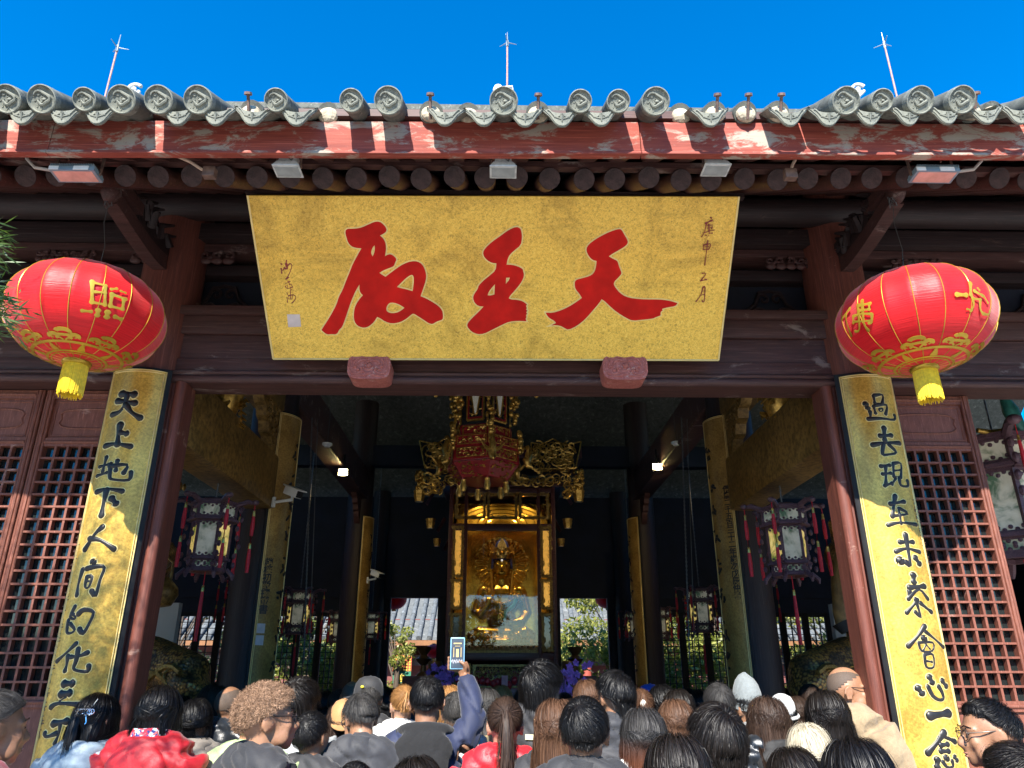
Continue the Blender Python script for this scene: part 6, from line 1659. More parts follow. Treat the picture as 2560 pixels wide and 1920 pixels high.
# ---------------- hair
HC = np.array((0,-.012,1.603)); HR = np.array((.079,.097,.098))
def hairline(u, short=False):
    ph = np.abs(np.arctan2(u[:,0], u[:,1]))
    if short: return np.interp(ph, [0,.6,1.0,1.3,1.55,1.8,2.1,2.5,math.pi], [.50,.50,.38,.30,.16,.05,-.22,-.42,-.46])
    return np.interp(ph, [0,.6,1.0,1.35,1.6,2.1,2.5,math.pi], [.50,.50,.30,.05,-.08,-.34,-.44,-.46])
def hair(name, n, L, seed, grav=.25, flow=.6, lift=.25, curl=0, width=.0022, whorl=(.12,-.62,.78), lay=(.002,.016), Lvar=.35, S=7, front=1.0, side_fade=0, back=True, part=None, capm=1.035, tie=None, minz=None, flare=.10, helix=0, over=.30, hold=.006, short=False):
    r = np.random.default_rng(seed)
    u = r.normal(size=(n*4,3)); u /= np.linalg.norm(u,axis=1)[:,None]
    u = u[u[:,2] > hairline(u, short)][:n]; n = len(u)
    wh = np.array(whorl); wh = wh/np.linalg.norm(wh)
    layr = r.uniform(lay[0], lay[1], n)
    Ls = L*(1+Lvar*r.uniform(-1,1,n)); layr = layr+np.where(r.random(n) < .05, r.uniform(.002,.012,n), 0)
    if front != 1: Ls *= np.where(u[:,1] > .2, front, 1)
    if side_fade: Ls *= np.clip(.35+1.1*(u[:,2]+.25), .28, 1)
    p = HC+u*HR
    def flow_dir(q):
        v = (q-HC)/HR; v /= np.linalg.norm(v,axis=1)[:,None]+1e-9
        if part is not None:                             # combed away from a parting line on the top
            f = np.stack([np.sign(v[:,0]-part)*np.ones(len(v)), -.35*np.ones(len(v)), -.3*np.ones(len(v))], 1)
        else:
            f = v - wh[None,:]*(v@wh)[:,None]; f /= np.linalg.norm(f,axis=1)[:,None]+1e-6
            sw = np.cross(np.broadcast_to(wh,v.shape), v); near = np.clip(1.2-np.arccos(np.clip(v@wh,-1,1)), 0, 1)[:,None]
            f = f+sw*near*.8
        if tie is not None:
            f = np.array(tie)[None,:]-q; f /= np.linalg.norm(f,axis=1)[:,None]+1e-6
        nn = v/HR; nn /= np.linalg.norm(nn,axis=1)[:,None]
        f = f-nn*np.sum(f*nn,1)[:,None]; f /= np.linalg.norm(f,axis=1)[:,None]+1e-6
        return f, nn, v
    f, nn, v = flow_dir(p)
    d = f*flow+nn*lift+r.normal(size=(n,3))*.12; d /= np.linalg.norm(d,axis=1)[:,None]
    pts = [p-nn*.002]; nrm = [nn]; ph = r.uniform(0,6.28,(n,3)); fr = r.uniform(.7,1.3,n)
    for s in range(S):
        f, nn, v = flow_dir(p)
        hgt = np.linalg.norm((p-HC)/HR, axis=1)
        low = np.clip((HC[2]-.03-p[:,2])/.05, 0, 1)[:,None]
        d = d*.62 + f*flow*(1-low)*.6*(hgt < 1.4)[:,None] + np.array((0,0,-1))*grav*(1+2.5*low)
        if curl: d = d + curl*np.stack([np.sin(s*2.1*fr+ph[:,0]), np.sin(s*2.4*fr+ph[:,1]), np.sin(s*2.2*fr+ph[:,2])],1)
        else: d = d + r.normal(size=(n,3))*.05
        d /= np.linalg.norm(d,axis=1)[:,None]
        p = p+d*(Ls/S)[:,None]
        q = (p-HC)/(HR+layr[:,None]); m = np.linalg.norm(q,axis=1); ins = m < 1
        p = np.where(ins[:,None], HC+(q/np.maximum(m,1e-6)[:,None])*(HR+layr[:,None]), p)
        q = (p-HC)/(HR+layr[:,None]+hold); m = np.linalg.norm(q,axis=1); outm = (m > 1) & (p[:,2] > HC[2]-.045)
        p = np.where(outm[:,None], HC+(q/np.maximum(m,1e-6)[:,None])*(HR+layr[:,None]+hold), p)
        # keep clear of neck, back and shoulders
        z = p[:,2]; yb = np.where(z < 1.50, -.064-np.clip(1.50-z,0,.14)*over, 9)
        bk = (z < 1.50) & (np.abs(p[:,0]) < .16) & (u[:,1] < .45)
        p[:,1] = np.where(bk & (p[:,1] > yb-layr), yb-layr, p[:,1])
        zl = p[:,2] < HC[2]-.03; ylo = -.086-layr-np.clip(1.50-p[:,2],0,.14)*over-hold; p[:,1] = np.where(zl, np.maximum(p[:,1], ylo), p[:,1]); p[:,1] = np.where(zl, np.minimum(p[:,1], .075+hold), p[:,1])
        lx = np.where(p[:,2] < 1.60, .080+layr*.8+np.clip(1.60-p[:,2],0,.3)*flare, 9); p[:,0] = np.clip(p[:,0], -lx, lx)
        if minz is not None: p[:,2] = np.maximum(p[:,2], minz+r.uniform(0,.03,n))
        pts.append(p.copy()); nrm.append(nn)
    P = np.stack(pts,1); Nn = np.stack(nrm,1); T = np.gradient(P, axis=1)
    if helix:
        e1 = np.cross(T, Nn); e1 /= np.linalg.norm(e1,axis=2)[:,:,None]+1e-9; e2 = np.cross(T, e1); e2 /= np.linalg.norm(e2,axis=2)[:,:,None]+1e-9
        an = np.arange(S+1)[None,:]*fr[:,None]*1.55+ph[:,:1]; rr_ = helix*np.linspace(.2,1,S+1)[None,:]
        P = P+e1*(np.cos(an)*rr_)[:,:,None]+e2*(np.sin(an)*rr_)[:,:,None]; T = np.gradient(P, axis=1)
    W = np.cross(T, Nn); W /= np.linalg.norm(W,axis=2)[:,:,None]+1e-9
    N2 = np.cross(W, T); N2 /= np.linalg.norm(N2,axis=2)[:,:,None]+1e-9; ro = r.normal(size=(n,1,1))*.38; W = W*np.cos(ro)+N2*np.sin(ro)
    wd = width*.36*r.uniform(.6,1.4,n)[:,None]*np.interp(np.arange(S+1)/S, [0,.15,.75,1], [.8,1,.9,.25])[None,:]
    A = P-W*wd[:,:,None]/2; B = P+W*wd[:,:,None]/2
    V = np.stack([A,B],2).reshape(-1,3)
    base = (np.arange(n)*(S+1)*2)[:,None]; k = np.arange(S)[None,:]*2
    F = np.stack([base+k, base+k+1, base+k+3, base+k+2], 2).reshape(-1,4)
    # under-layer on the skull
    mb = MB(); mb.ell(tuple(HC), tuple(HR*capm), 28, 20); cv = np.array(mb.v); uu = (cv-HC)/(HR*capm); hl = hairline(uu, short)
    ok = uu[:,2] > hl-.02
    cf = [q for q in mb.f if all(ok[i] for i in q)]
    cf = [q if len(q) == 4 else q+(q[-1],) for q in cf]
    F = np.concatenate([F, np.array(cf, dtype=np.int64)+len(V)]); V = np.concatenate([V, cv])
    return mesh_of(np_obj(name, V, F, None))
def tail(name, root, n, L, seed, spread=.03, width=.003, S=8, back=.5):
    r = np.random.default_rng(seed); p = np.array(root)+r.normal(size=(n,3))*.010
    d = np.stack([r.normal(size=n)*.12, -back+r.normal(size=n)*.1, .1+r.normal(size=n)*.1],1); pts = [p.copy()]; tg = r.normal(size=(n,2))*spread; Ls = L*r.uniform(.7,1.05,n)
    for s in range(S):
        d = d*.62+np.array((0,.0,-.42)); d[:,0] += tg[:,0]*.9; d[:,1] += tg[:,1]*.7; d /= np.linalg.norm(d,axis=1)[:,None]; p = p+d*(Ls/S)[:,None]
        lim = -.115-np.clip(1.50-p[:,2],0,.12)*.55; p[:,1] = np.minimum(p[:,1], np.where(p[:,2] < 1.52, lim, p[:,1])); pts.append(p.copy())
    P = np.stack(pts,1); T = np.gradient(P,axis=1); c = P.mean(0,keepdims=True); Nn = P-c; Nn[:,:,1] -= .01
    W = np.cross(T,Nn); W /= np.linalg.norm(W,axis=2)[:,:,None]+1e-9; wd = width*np.interp(np.arange(S+1)/S,[0,.2,.7,1],[.7,1,.9,.2])[None,:,None]*np.ones((n,1,1))
    V = np.stack([P-W*wd/2, P+W*wd/2],2).reshape(-1,3); base = (np.arange(n)*(S+1)*2)[:,None]; k = np.arange(S)[None,:]*2
    return V, np.stack([base+k, base+k+1, base+k+3, base+k+2],2).reshape(-1,4)
def join_tail(me, V, F):
    n0 = len(me.vertices); co = np.empty(n0*3, dtype=np.float32); me.vertices.foreach_get('co', co)
    fs = np.array([tuple(p.vertices) if len(p.vertices) == 4 else tuple(p.vertices)+(p.vertices[-1],) for p in me.polygons])
    return mesh_of(np_obj(me.name, np.concatenate([co.reshape(-1,3), V]), np.concatenate([fs, F+n0]), None))
H_ = {}
H_['short'] = hair('hair', 7722, .050, 1, grav=.12, flow=.75, lift=.22, side_fade=1, lay=(.002,.010), front=.5, short=True)
H_['short2'] = hair('hair', 7722, .062, 2, grav=.16, flow=.8, lift=.20, whorl=(-.2,-.55,.8), side_fade=1, lay=(.002,.013), front=.5, short=True)
H_['spiky'] = hair('hair', 7722, .040, 3, grav=.0, flow=.6, lift=.5, whorl=(.1,-.75,.6), side_fade=1, lay=(.003,.012), short=True)
H_['thick'] = hair('hair', 9504, .085, 4, grav=.22, flow=.75, lift=.28, whorl=(.25,-.5,.8), lay=(.003,.018), width=.0028, front=.6, short=True)
H_['messy'] = hair('hair', 7722, .125, 5, grav=.26, flow=.8, lift=.38, lay=(.003,.024), width=.0035, Lvar=.5, curl=.16, hold=.018)
H_['curly'] = hair('hair', 15444, .034, 6, grav=.0, flow=.2, lift=.55, curl=.5, width=.0030, lay=(.002,.018), S=9, helix=.005, hold=.016, side_fade=1, short=True)
H_['bob'] = hair('hair', 9504, .27, 7, grav=.42, flow=.7, lift=.06, whorl=(.05,.15,1), lay=(.004,.026), width=.004, Lvar=.08, S=10)
H_['long'] = hair('hair', 10098, .42, 8, grav=.45, flow=.7, lift=.05, whorl=(.0,.2,1), lay=(.004,.028), width=.0042, Lvar=.10, S=14, over=.68)
H_['tucked'] = hair('hair', 9450, .25, 18, grav=.45, flow=.7, lift=.04, whorl=(.0,.2,1), lay=(.003,.018), width=.004, Lvar=.08, S=11, flare=-.03, over=.05)
H_['wavy'] = hair('hair', 9504, .40, 9, grav=.38, flow=.7, lift=.12, whorl=(.1,.1,1), lay=(.004,.035), width=.0045, Lvar=.2, S=13, curl=.17, flare=.3, over=.66, hold=.012)
H_['medium'] = hair('hair', 8316, .17, 10, grav=.38, flow=.75, lift=.08, whorl=(-.1,.05,1), lay=(.004,.024), width=.0036, Lvar=.15, S=9)
pt = hair('hair', 7722, .17, 11, grav=.0, flow=1.2, lift=.02, lay=(.002,.010), width=.003, tie=(0,-.118,1.655), S=8)
H_['pony'] = join_tail(pt, *tail('t', (0,-.118,1.655), 420, .33, 12))
hu = hair('hair', 8910, .36, 13, grav=.45, flow=.7, lift=.03, whorl=(.0,.3,1), lay=(.003,.012), width=.0042, Lvar=.12, S=12, flare=-.03, over=.05)
H_['halfup'] = join_tail(hu, *tail('t', (0,-.115,1.62), 240, .24, 14, spread=.03, back=.2))
bn = hair('hair', 7128, .16, 15, grav=.0, flow=1.2, lift=.03, lay=(.002,.012), width=.003, tie=(0,-.11,1.66), S=8)
H_['bun'] = join_tail(bn, *tail('t', (0,-.12,1.67), 300, .11, 16, spread=.22, back=.35))
# shaved scalp: a thin stubble skin
mb = MB(); mb.ell(tuple(HC), tuple(HR*.985), 36, 26); uu = (np.array(mb.v)-HC)/(HR*.985); ok = uu[:,2] > hairline(uu, True)
mb2 = MB(); mb2.v = mb.v; mb2.f = [f for f in mb.f if all(ok[i] for i in f)]; H_['shaved'] = mesh_of(mb2.build('stubble', None, None, 60))
def hair_mat(name, c1, c2, c3=None, rough=.36, z=None):
    m, nt, b = new_mat(name); gi = N(nt, 'ShaderNodeNewGeometry')
    c = ramp(nt, gi.outputs['Random Per Island'], [(.0, c1), (.75, c2), (1, tuple(min(1,x*1.6+.004) for x in c2))])
    if c3 is not None:                                   # dyed lengths
        tc = N(nt, 'ShaderNodeTexCoord'); sp = N(nt, 'ShaderNodeSeparateXYZ'); nt.links.new(tc.outputs['Object'], sp.inputs[0])
        mr = N(nt, 'ShaderNodeMapRange'); mr.inputs[1].default_value = z[1]; mr.inputs[2].default_value = z[0]; nt.links.new(sp.outputs['Z'], mr.inputs[0])
        c = mix(nt, mr.outputs[0], c, c3)
    nt.links.new(c, b.inputs['Base Color']); b.inputs['Roughness'].default_value = rough+.16; b.inputs['Specular IOR Level'].default_value = .28
    return m
HM = {'black': hair_mat('black_hair', (.002,.002,.0025), (.006,.0055,.006), rough=.26), 'soft': hair_mat('soft_black_hair', (.003,.0025,.002), (.011,.008,.007), rough=.30),
      'brown': hair_mat('brown_hair', (.045,.02,.011), (.10,.05,.028)), 'dkbrown': hair_mat('dark_brown_hair', (.02,.011,.008), (.045,.026,.018)),
      'orange': hair_mat('ginger_hair', (.16,.07,.02), (.34,.17,.06)), 'grey': hair_mat('greying_hair', (.007,.0065,.0065), (.045,.042,.04)),
      'curl': hair_mat('dyed_curly_hair', (.08,.042,.024), (.30,.18,.11), rough=.5), 'white': hair_mat('silver_blond_hair', (.30,.25,.16), (.58,.52,.40), rough=.42),
      'ombre': hair_mat('two_tone_hair', (.010,.010,.010), (.03,.028,.028), (.10,.035,.018), .36, (1.50,1.60)),
      'stub': simple('stubble', (.085,.058,.042), .75, var=.25, vs=260)}
def skin(name, c):
    m, nt, b = new_mat(name); v = coords(nt); f = noise(nt, v, 18, 6, .65); f2 = noise(nt, v, 140, 2)
    col = ramp(nt, f, [(.3, tuple(x*.84 for x in c)), (.7, c)])
    nt.links.new(mix(nt, .5, col, ramp(nt, f2, [(.3,(.85,.78,.75)),(.6,(1,1,1))]), 'MULTIPLY'), b.inputs['Base Color']); b.inputs['Roughness'].default_value = .48
    b.inputs['Subsurface Weight'].default_value = .12; b.inputs['Subsurface Radius'].default_value = (.01,.004,.002); bump(nt, b, f2, .15, .002); return m
SK = {'a': skin('skin_warm', (.34,.175,.10)), 'b': skin('skin_light', (.42,.24,.16)), 'c': skin('skin_tan', (.27,.135,.075))}
def cloth(name, c, rough=.7, fine=180, b_=.25, gloss=0):
    m, nt, b = new_mat(name); v = coords(nt); f = noise(nt, v, fine, 2); f2 = noise(nt, coords(nt,(1,1,.6)), 9, 5, .6, .8)
    nt.links.new(mix(nt, .55, ramp(nt, f2, [(.3, tuple(x*.72 for x in c)), (.7, tuple(min(1,x*1.12) for x in c))]), ramp(nt, f, [(.3,(.8,.8,.8)),(.7,(1,1,1))]), 'MULTIPLY'), b.inputs['Base Color'])
    b.inputs['Roughness'].default_value = rough; b.inputs['Sheen Weight'].default_value = .15
    h = mix(nt, .25, f2, f); bump(nt, b, h, b_, .012)
    if gloss: b.inputs['Coat Weight'].default_value = gloss; b.inputs['Coat Roughness'].default_value = .35
    return m
CL = {'black': cloth('black_cloth', (.009,.009,.010)), 'dkgrey': cloth('dark_grey_cloth', (.022,.022,.025)), 'grey': cloth('grey_cloth', (.16,.16,.165)), 'ltgrey': cloth('light_grey_cloth', (.38,.40,.40)),
      'navy': cloth('navy_cloth', (.014,.022,.065)), 'red': cloth('bright_red_cloth', (.62,.008,.018), .5), 'puffred': cloth('red_nylon', (.50,.006,.014), .5, 300, .45),
      'ltblue': cloth('pale_blue_cloth', (.24,.31,.36), .5), 'puffblack': cloth('black_nylon', (.012,.016,.022), .3, 300, .3, .3), 'green': cloth('pale_green_cloth', (.42,.55,.25)),
      'beige': cloth('beige_fleece', (.34,.25,.15), .95, 60, 1.0), 'mauve': cloth('mauve_cloth', (.26,.19,.24)), 'taupe': cloth('taupe_cloth', (.20,.17,.14)), 'white': cloth('white_cloth', (.56,.55,.53)),
      'maroon': cloth('maroon_cloth', (.24,.03,.05)), 'fleece': cloth('black_fleece', (.011,.011,.012), .95, 70, 1.0), 'slate': cloth('slate_cloth', (.034,.035,.041)), 'khaki': cloth('khaki_cloth', (.35,.27,.13)),
      'yellow': cloth('mustard_cloth', (.55,.38,.03)), 'wool': cloth('grey_knit', (.22,.245,.25), .95, 90, .9), 'whitewool': cloth('white_knit', (.66,.67,.68), .95, 60, .9), 'tan': cloth('tan_canvas', (.46,.24,.09)), 'blue': cloth('royal_blue_cloth', (.01,.06,.36)),
      'trouser': cloth('dark_trousers', (.03,.032,.04))}
def patterned(name, sc, cols):
    m, nt, b = new_mat(name); vo = N(nt, 'ShaderNodeTexVoronoi'); vo.inputs['Scale'].default_value = sc; nt.links.new(coords(nt), vo.inputs['Vector'])
    sp = N(nt, 'ShaderNodeSeparateColor'); nt.links.new(vo.outputs['Color'], sp.inputs[0])
    c = ramp(nt, sp.outputs[0], [(i/len(cols), c_) for i, c_ in enumerate(cols)]); nt.nodes[-1].color_ramp.interpolation = 'CONSTANT'
    for n_ in nt.nodes:
        if n_.type == 'VALTORGB': n_.color_ramp.interpolation = 'CONSTANT'
    nt.links.new(c, b.inputs['Base Color']); b.inputs['Roughness'].default_value = .7; return m
CL['floral'] = patterned('floral_lining', 85, [(.55,.03,.06),(.03,.05,.2),(.45,.6,.65),(.6,.12,.12),(.7,.7,.7)])
CL['leopard'] = patterned('leopard_scarf', 70, [(.6,.5,.36),(.62,.54,.42),(.03,.02,.015),(.6,.5,.38)])
CL['stripe'] = patterned('multicolour_scarf', 55, [(.5,.25,.03),(.05,.2,.4),(.6,.45,.1),(.4,.05,.1),(.6,.6,.55)])
mb = MB()                                                # glasses about the unturned head
for s in (-1, 1):
    mb.tube([(s*.034+.024*math.cos(a), .099-.006*abs(math.cos(a)), 1.588+.021*math.sin(a)) for a in [j*2*math.pi/18 for j in range(19)]], .0018, 6)
    mb.tube([(s*.058,.098,1.594),(s*.075,.05,1.598),(s*.081,-.012,1.602),(s*.082,-.034,1.585)], .0022, 6)
mb.tube([(-.011,.103,1.592),(.011,.103,1.592)], .002, 6)
GLASSES = mesh_of(mb.build('glasses', None, None, 60))
mb = MB()
for s in (-1, 1): mb.ell((s*.0305,.0825,1.5895), (.0075,.006,.0045), 10, 8)
EYES = mesh_of(mb.build('eyes', None, None, 60))
mb = MB()
for s in (-1, 1): mb.tube([(s*.016,.0965,1.612),(s*.034,.0915,1.6185),(s*.053,.073,1.611)], [.0022,.003,.0015], 6, True, .5, ref=(0,1,0))
BROWS = mesh_of(mb.build('eyebrows', None, None, 60))
mb = MB(); mb.ell((0,.0965,1.5225), (.0165,.0055,.0038)); mb.ell((0,.095,1.512), (.0145,.0055,.0045)); LIPS = mesh_of(mb.build('lips', None, None, 60))
def hat_mesh(kind):
    mb = MB(); n = 48
    if kind == 'beanie':
        prof = [(.0,.168),(.02,.166),(.045,.150),(.066,.118),(.080,.075),(.087,.03),(.089,.0),(.094,-.002),(.096,-.04),(.090,-.043)]
        vs = []
        for i, (r, z) in enumerate(prof):
            for k in range(n):
                a = 2*math.pi*k/n; rr_ = r*(1+.012*math.cos(a*24)*(i > 1)); vs.append((rr_*math.cos(a)*.92, rr_*math.sin(a)*1.15-.012, 1.625+z+.012*math.sin(a)))
        mb.add(vs, [(i*n+k, i*n+(k+1)%n, (i+1)*n+(k+1)%n, (i+1)*n+k) for i in range(len(prof)-1) for k in range(n)])
    else:
        prof = [(.0,.105),(.03,.103),(.058,.088),(.076,.058),(.084,.02),(.0855,-.02),(.081,-.021)]
        vs = []
        for i, (r, z) in enumerate(prof):
            for k in range(n):
                a = 2*math.pi*k/n; rr_ = r*(1+(.004*math.cos(a*6)+(.02*math.sin(z*160+a) if kind == 'knit' else 0))*(i > 1)); vs.append((rr_*math.cos(a)*.95, rr_*math.sin(a)*1.2-.012, 1.627+z))
        mb.add(vs, [(i*n+k, i*n+(k+1)%n, (i+1)*n+(k+1)%n, (i+1)*n+k) for i in range(len(prof)-1) for k in range(n)])
        if kind == 'cap':
            vs = []
            for f in (0, 1):
                for k in range(13): a = math.pi*(.15+.70*k/12); vs.append(((.083+.0*f)*math.cos(a)*.95*(1-.1*f), .083*1.2*math.sin(a)-.012+.07*f*math.sin(a), 1.610-.012*f))
            vs += [(x,y,z-.004) for x,y,z in vs]
            mb.add(vs, [(k,k+1,14+k,13+k) for k in range(12)]+[(26+k+1,26+k,39+k,40+k) for k in range(12)]+[(13+k,14+k,40+k,39+k) for k in range(12)])
            mb.tube([(.0,-.02,1.733),(0,-.02,1.737)], .008, 10)
        if kind == 'knit':
            mb.tube([(.090*math.cos(a), .106*math.sin(a)-.012, 1.603) for a in [j*2*math.pi/24 for j in range(25)]], .012, 8)
    return mesh_of(mb.build('hat', None, None, 50))
HAT = {k: hat_mesh(k) for k in ('beanie','cap','knit')}
def child(name, me, mat, par, mw=None):
    o = bpy.data.objects.new(name, me); COL.objects.link(o)
    if not me.materials: me.materials.append(None)
    o.material_slots[0].link = 'OBJECT'; o.material_slots[0].material = mat
    o.parent = par
    if mw is not None: o.matrix_local = mw
    return o
PEOPLE = []
def person(xd, yt, Y, label, hs='short', hc='black', sk='a', jk=('plain','dkgrey'), rz=0, hy=0, hp=0, pose='down', hood=None, collar=None, scarf=None, hat=None, glasses=None, hw=1.0, top=1.715, group='visitors crowding the hall front', face=False, scale=None):
    Y *= 1.06; p = D(xd, yt, Y); s = p.z/top if scale is None else scale
    t = empty('person', (p.x, Y, 0 if scale is None else p.z-top*s), label, 'person', group, R_(rz)); t.scale = (s*hw, s*hw, s)
    # the head stands a little in front of the neck's base: keep the head where it was seen
    hm = head_matrix(R_(hy), R_(hp))
    child('body', body_variant(pose, R_(hy), R_(hp)), SK[sk], t)
    st, c = jk
    up = Matrix.Translation((0,-.004,.042))
    child('jacket' if st != 'coat' else 'coat', shell(pose, st), CL[c], t, up if pose != 'raise' else Matrix.Translation((0,0,.02)))
    child('trousers', TROUSERS, CL['trouser'], t)
    if hs: child('hair' if hs != 'shaved' else 'stubble', H_[hs], HM[hc], t, hm)
    if hood: child('hood', HOOD, CL[hood], t, up)
    if collar: child('collar', {'beige': COLLAR_BIG, 'floral': COLLAR_WIDE}.get(collar, COLLAR), CL[collar], t, up)
    if scarf: child('scarf', SCARF, CL[scarf], t, up)
    if hat: child('hat', HAT[hat[0]], CL[hat[1]], t, hm @ (Matrix.Translation((0,0,0)) if len(hat) < 3 else Matrix.Translation(PIV) @ Matrix.Rotation(R_(hat[2]),4,'Z') @ Matrix.Translation(-PIV)))
    if glasses: child('glasses', GLASSES, glasses, t, hm)
    if face: child('eyes', EYES, simple('dark_eye', (.012,.009,.008), .15), t, hm); child('eyebrows', BROWS, HM['black'], t, hm); child('lips', LIPS, simple('lip', (.36,.17,.12), .5), t, hm)
    PEOPLE.append(t); return t
GB = simple('dark_glasses_frame', (.015,.012,.012), .25); GM = simple('metal_glasses_frame', (.12,.09,.07), .3, .6)
W = lambda w, wm=.17: 1717*wm/w
# near row
person(4, 1486, 2.6, 'short-haired man cut off by the left edge, his ear and cheek showing', 'short2', 'grey', 'c', ('plain','maroon'), -22, -20, 0, face=True)
b2 = person(222, 1492, 3.7, 'woman in a pale blue padded hooded jacket with a jewelled hair clip', 'halfup', 'black', 'b', ('plain','ltblue'), -10, -14, 0, hood='ltblue')
mb = MB()
for s in (-1, 1):
    for k in range(3): mb.tube([(s*.010+s*.012*k+.011*math.cos(a), -.121, 1.625+.012*math.sin(a)) for a in [j*.7 for j in range(10)]], .0028, 6)
for k in range(8): mb.ell((-.04+.011*k, -.124, 1.612+.004*(k%2)), (.005,.004,.005), 6, 5)
mb.tube([(.01,-.124,1.61),(.02,-.128,1.58),(.016,-.13,1.57)], .003, 5); mb.tube([(.02,-.11,1.64),(.035,-.09,1.68)], .002, 5)
child('hair_clip', mesh_of(mb.build('hair_clip', None, None, 60)), simple('silver_jewel', (.75,.80,.85), .15, .8), b2, head_matrix(R_(8),0))
person(356, 1478, 3.6, 'woman with long straight black hair in a bright red quilted hooded jacket', 'tucked', 'black', 'b', ('puffer','puffred'), -8, 4, 0, hood='puffred', collar='floral')
f6 = person(505, 1482, 5.0, 'shaven-headed man in a glossy black quilted down jacket', 'shaved', 'stub', 'c', ('puffer','puffblack'), -14, -6, 6, collar='puffblack', top=1.705, hw=1.1)
mb = MB(); mb.box(.07,.115,-.188,-.184,1.27,1.30)
for k in range(3): mb.tube([(.075+.004*k,-.19,1.272),(.075+.004*k,-.19,1.285+.004*k),(.088+.006*k,-.19,1.297)], .002, 5)
child('logo', mesh_of(mb.build('logo', None, None, 0)), simple('pale_logo', (.55,.60,.62), .5), f6)
person(430, 1508, 4.45, 'dark-haired person in a taupe hooded coat beside the red jacket', 'medium', 'black', 'b', ('plain','taupe'), 5, 0, 8, hood='taupe')
person(288, 1515, 4.9, 'dark-haired person in mauve between the pale blue and the red jackets', 'medium', 'black', 'b', ('plain','mauve'), 0)
person(463, 1480, 5.5, 'woman with brown streaked hair beside the shaven-headed man', 'wavy', 'dkbrown', 'b', ('plain','taupe'), 20, 20, 8, scarf='taupe')
h8 = person(592, 1462, 3.05, 'man with curly light brown hair and glasses in profile to the right', 'curly', 'curl', 'a', ('plain','dkgrey'), -40, -26, 4, collar='dkgrey', glasses=GB, top=1.745, hw=1.06, face=True)
mb = MB(); mb.box(.10,.19,-.125,-.085,1.36,1.43); mb.tube([(.14,-.12,1.30),(.145,-.1,1.36)], .02, 8)
for k in range(12): mb.tube([(-.12+.02*k,-.125+.0*k,1.395+.004*math.sin(k)),(-.10+.02*k,-.125,1.393)], .004, 5)
child('camera_strap_mount', mesh_of(mb.build('camera_strap_mount', None, None, 30)), M['black'], h8)
person(556, 1500, 3.7, 'person in a pale green jacket hidden behind the curly-haired man', 'short', 'black', 'a', ('plain','green'), 0, collar='green')
person(652, 1462, 4.35, 'man with tousled black hair just behind the curly-haired man', 'messy', 'soft', 'a', ('plain','ltgrey'), -15, -10, 4, glasses=GB)
person(684, 1532, 3.75, 'man with short black hair and a sunlit bare nape in grey', 'short', 'black', 'a', ('plain','dkgrey'), -18, -6, 10)
person(738, 1514, 4.5, 'woman in a tan canvas cap worn low over long brown hair', 'tucked', 'dkbrown', 'b', ('plain','dkgrey'), 20, 10, 12, hat=('cap','tan', 160))
l12 = person(790, 1490, 3.85, 'man with short greying hair and glasses bowing his head in a grey jacket', 'short2', 'grey', 'a', ('plain','slate'), 14, 20, -16, collar='slate', glasses=GB)
m13 = person(802, 1466, 5.2, 'person in a faded black cap with a small yellow emblem', 'short', 'grey', 'a', ('plain','dkgrey'), 0, 0, 0, hat=('cap','dkgrey',90))
mb = MB(); mb.ell((-.04,-.105,1.665), (.012,.004,.009), 8, 6); child('emblem', mesh_of(mb.build('emblem', None, None, 60)), simple('yellow_emblem', (.6,.5,.03), .6), m13)
person(762, 1471, 6.0, 'close-cropped man in the shade behind the black cap', 'shaved', 'stub', 'c', ('plain','black'), 0, top=1.705)
n14 = person(872, 1480, 5.0, 'woman with ginger-brown hair twisted up in a white claw clip', 'bun', 'orange', 'b', ('plain','white'), 10, 10, 4)
mb = MB(); mb.ell((0.0,-.118,1.64), (.012,.01,.03), 8, 6); mb.tube([(-.012,-.12,1.66),(.0,-.128,1.64),(.012,-.12,1.62)], .004, 6); child('claw_clip', mesh_of(mb.build('claw_clip', None, None, 60)), M['white_paint'], n14, head_matrix(R_(10),R_(4)))
person(843, 1486, 5.7, 'black-haired person in the shade left of the claw clip', 'medium', 'black', 'b', ('plain','black'), 0)
p16 = person(925, 1457, 3.95, 'man in a navy jacket with a black fleece hood raising his phone', 'short', 'black', 'c', ('plain','navy'), 0, 0, 0, 'raise', hood='fleece')
person(973, 1480, 4.9, 'woman with ginger hair just behind the raised arm', 'medium', 'orange', 'b', ('plain','khaki'), 0, 10)
person(984, 1492, 4.55, 'man with cropped grey hair under the raised arm', 'short2', 'grey', 'a', ('plain','white'), 10, 0, 6)
person(1052, 1487, 5.1, 'woman with long greying black hair left of the red coat', 'long', 'grey', 'b', ('plain','ltgrey'), 0)
s19 = person(1092, 1505, 3.55, 'woman with a long ponytail in a bright red coat', 'pony', 'dkbrown', 'b', ('coat','red'), -6, 8, 4, collar='red')
person(1082, 1480, 6.2, 'woman with highlighted brown hair deep in the crowd', 'medium', 'orange', 'b', ('plain','dkgrey'), 0)
person(1132, 1482, 5.8, 'man with cropped black hair beside the tousled young man', 'short', 'black', 'a', ('plain','black'), 10, 0, 5)
v21 = person(1170, 1420, 4.3, 'tall young man with long tousled black hair in a black jacket', 'messy', 'black', 'b', ('plain','dkgrey'), -24, -26, 4, collar='dkgrey', top=1.73)
mb = MB(); mb.box(-.035,.035,-.158,-.154,1.335,1.36); child('back_label', mesh_of(mb.build('back_label', None, None, 0)), simple('cream_label', (.62,.56,.36), .6), v21)
person(1268, 1467, 5.2, 'woman with reddish brown hair behind the front row', 'medium', 'brown', 'b', ('plain','black'), 0)
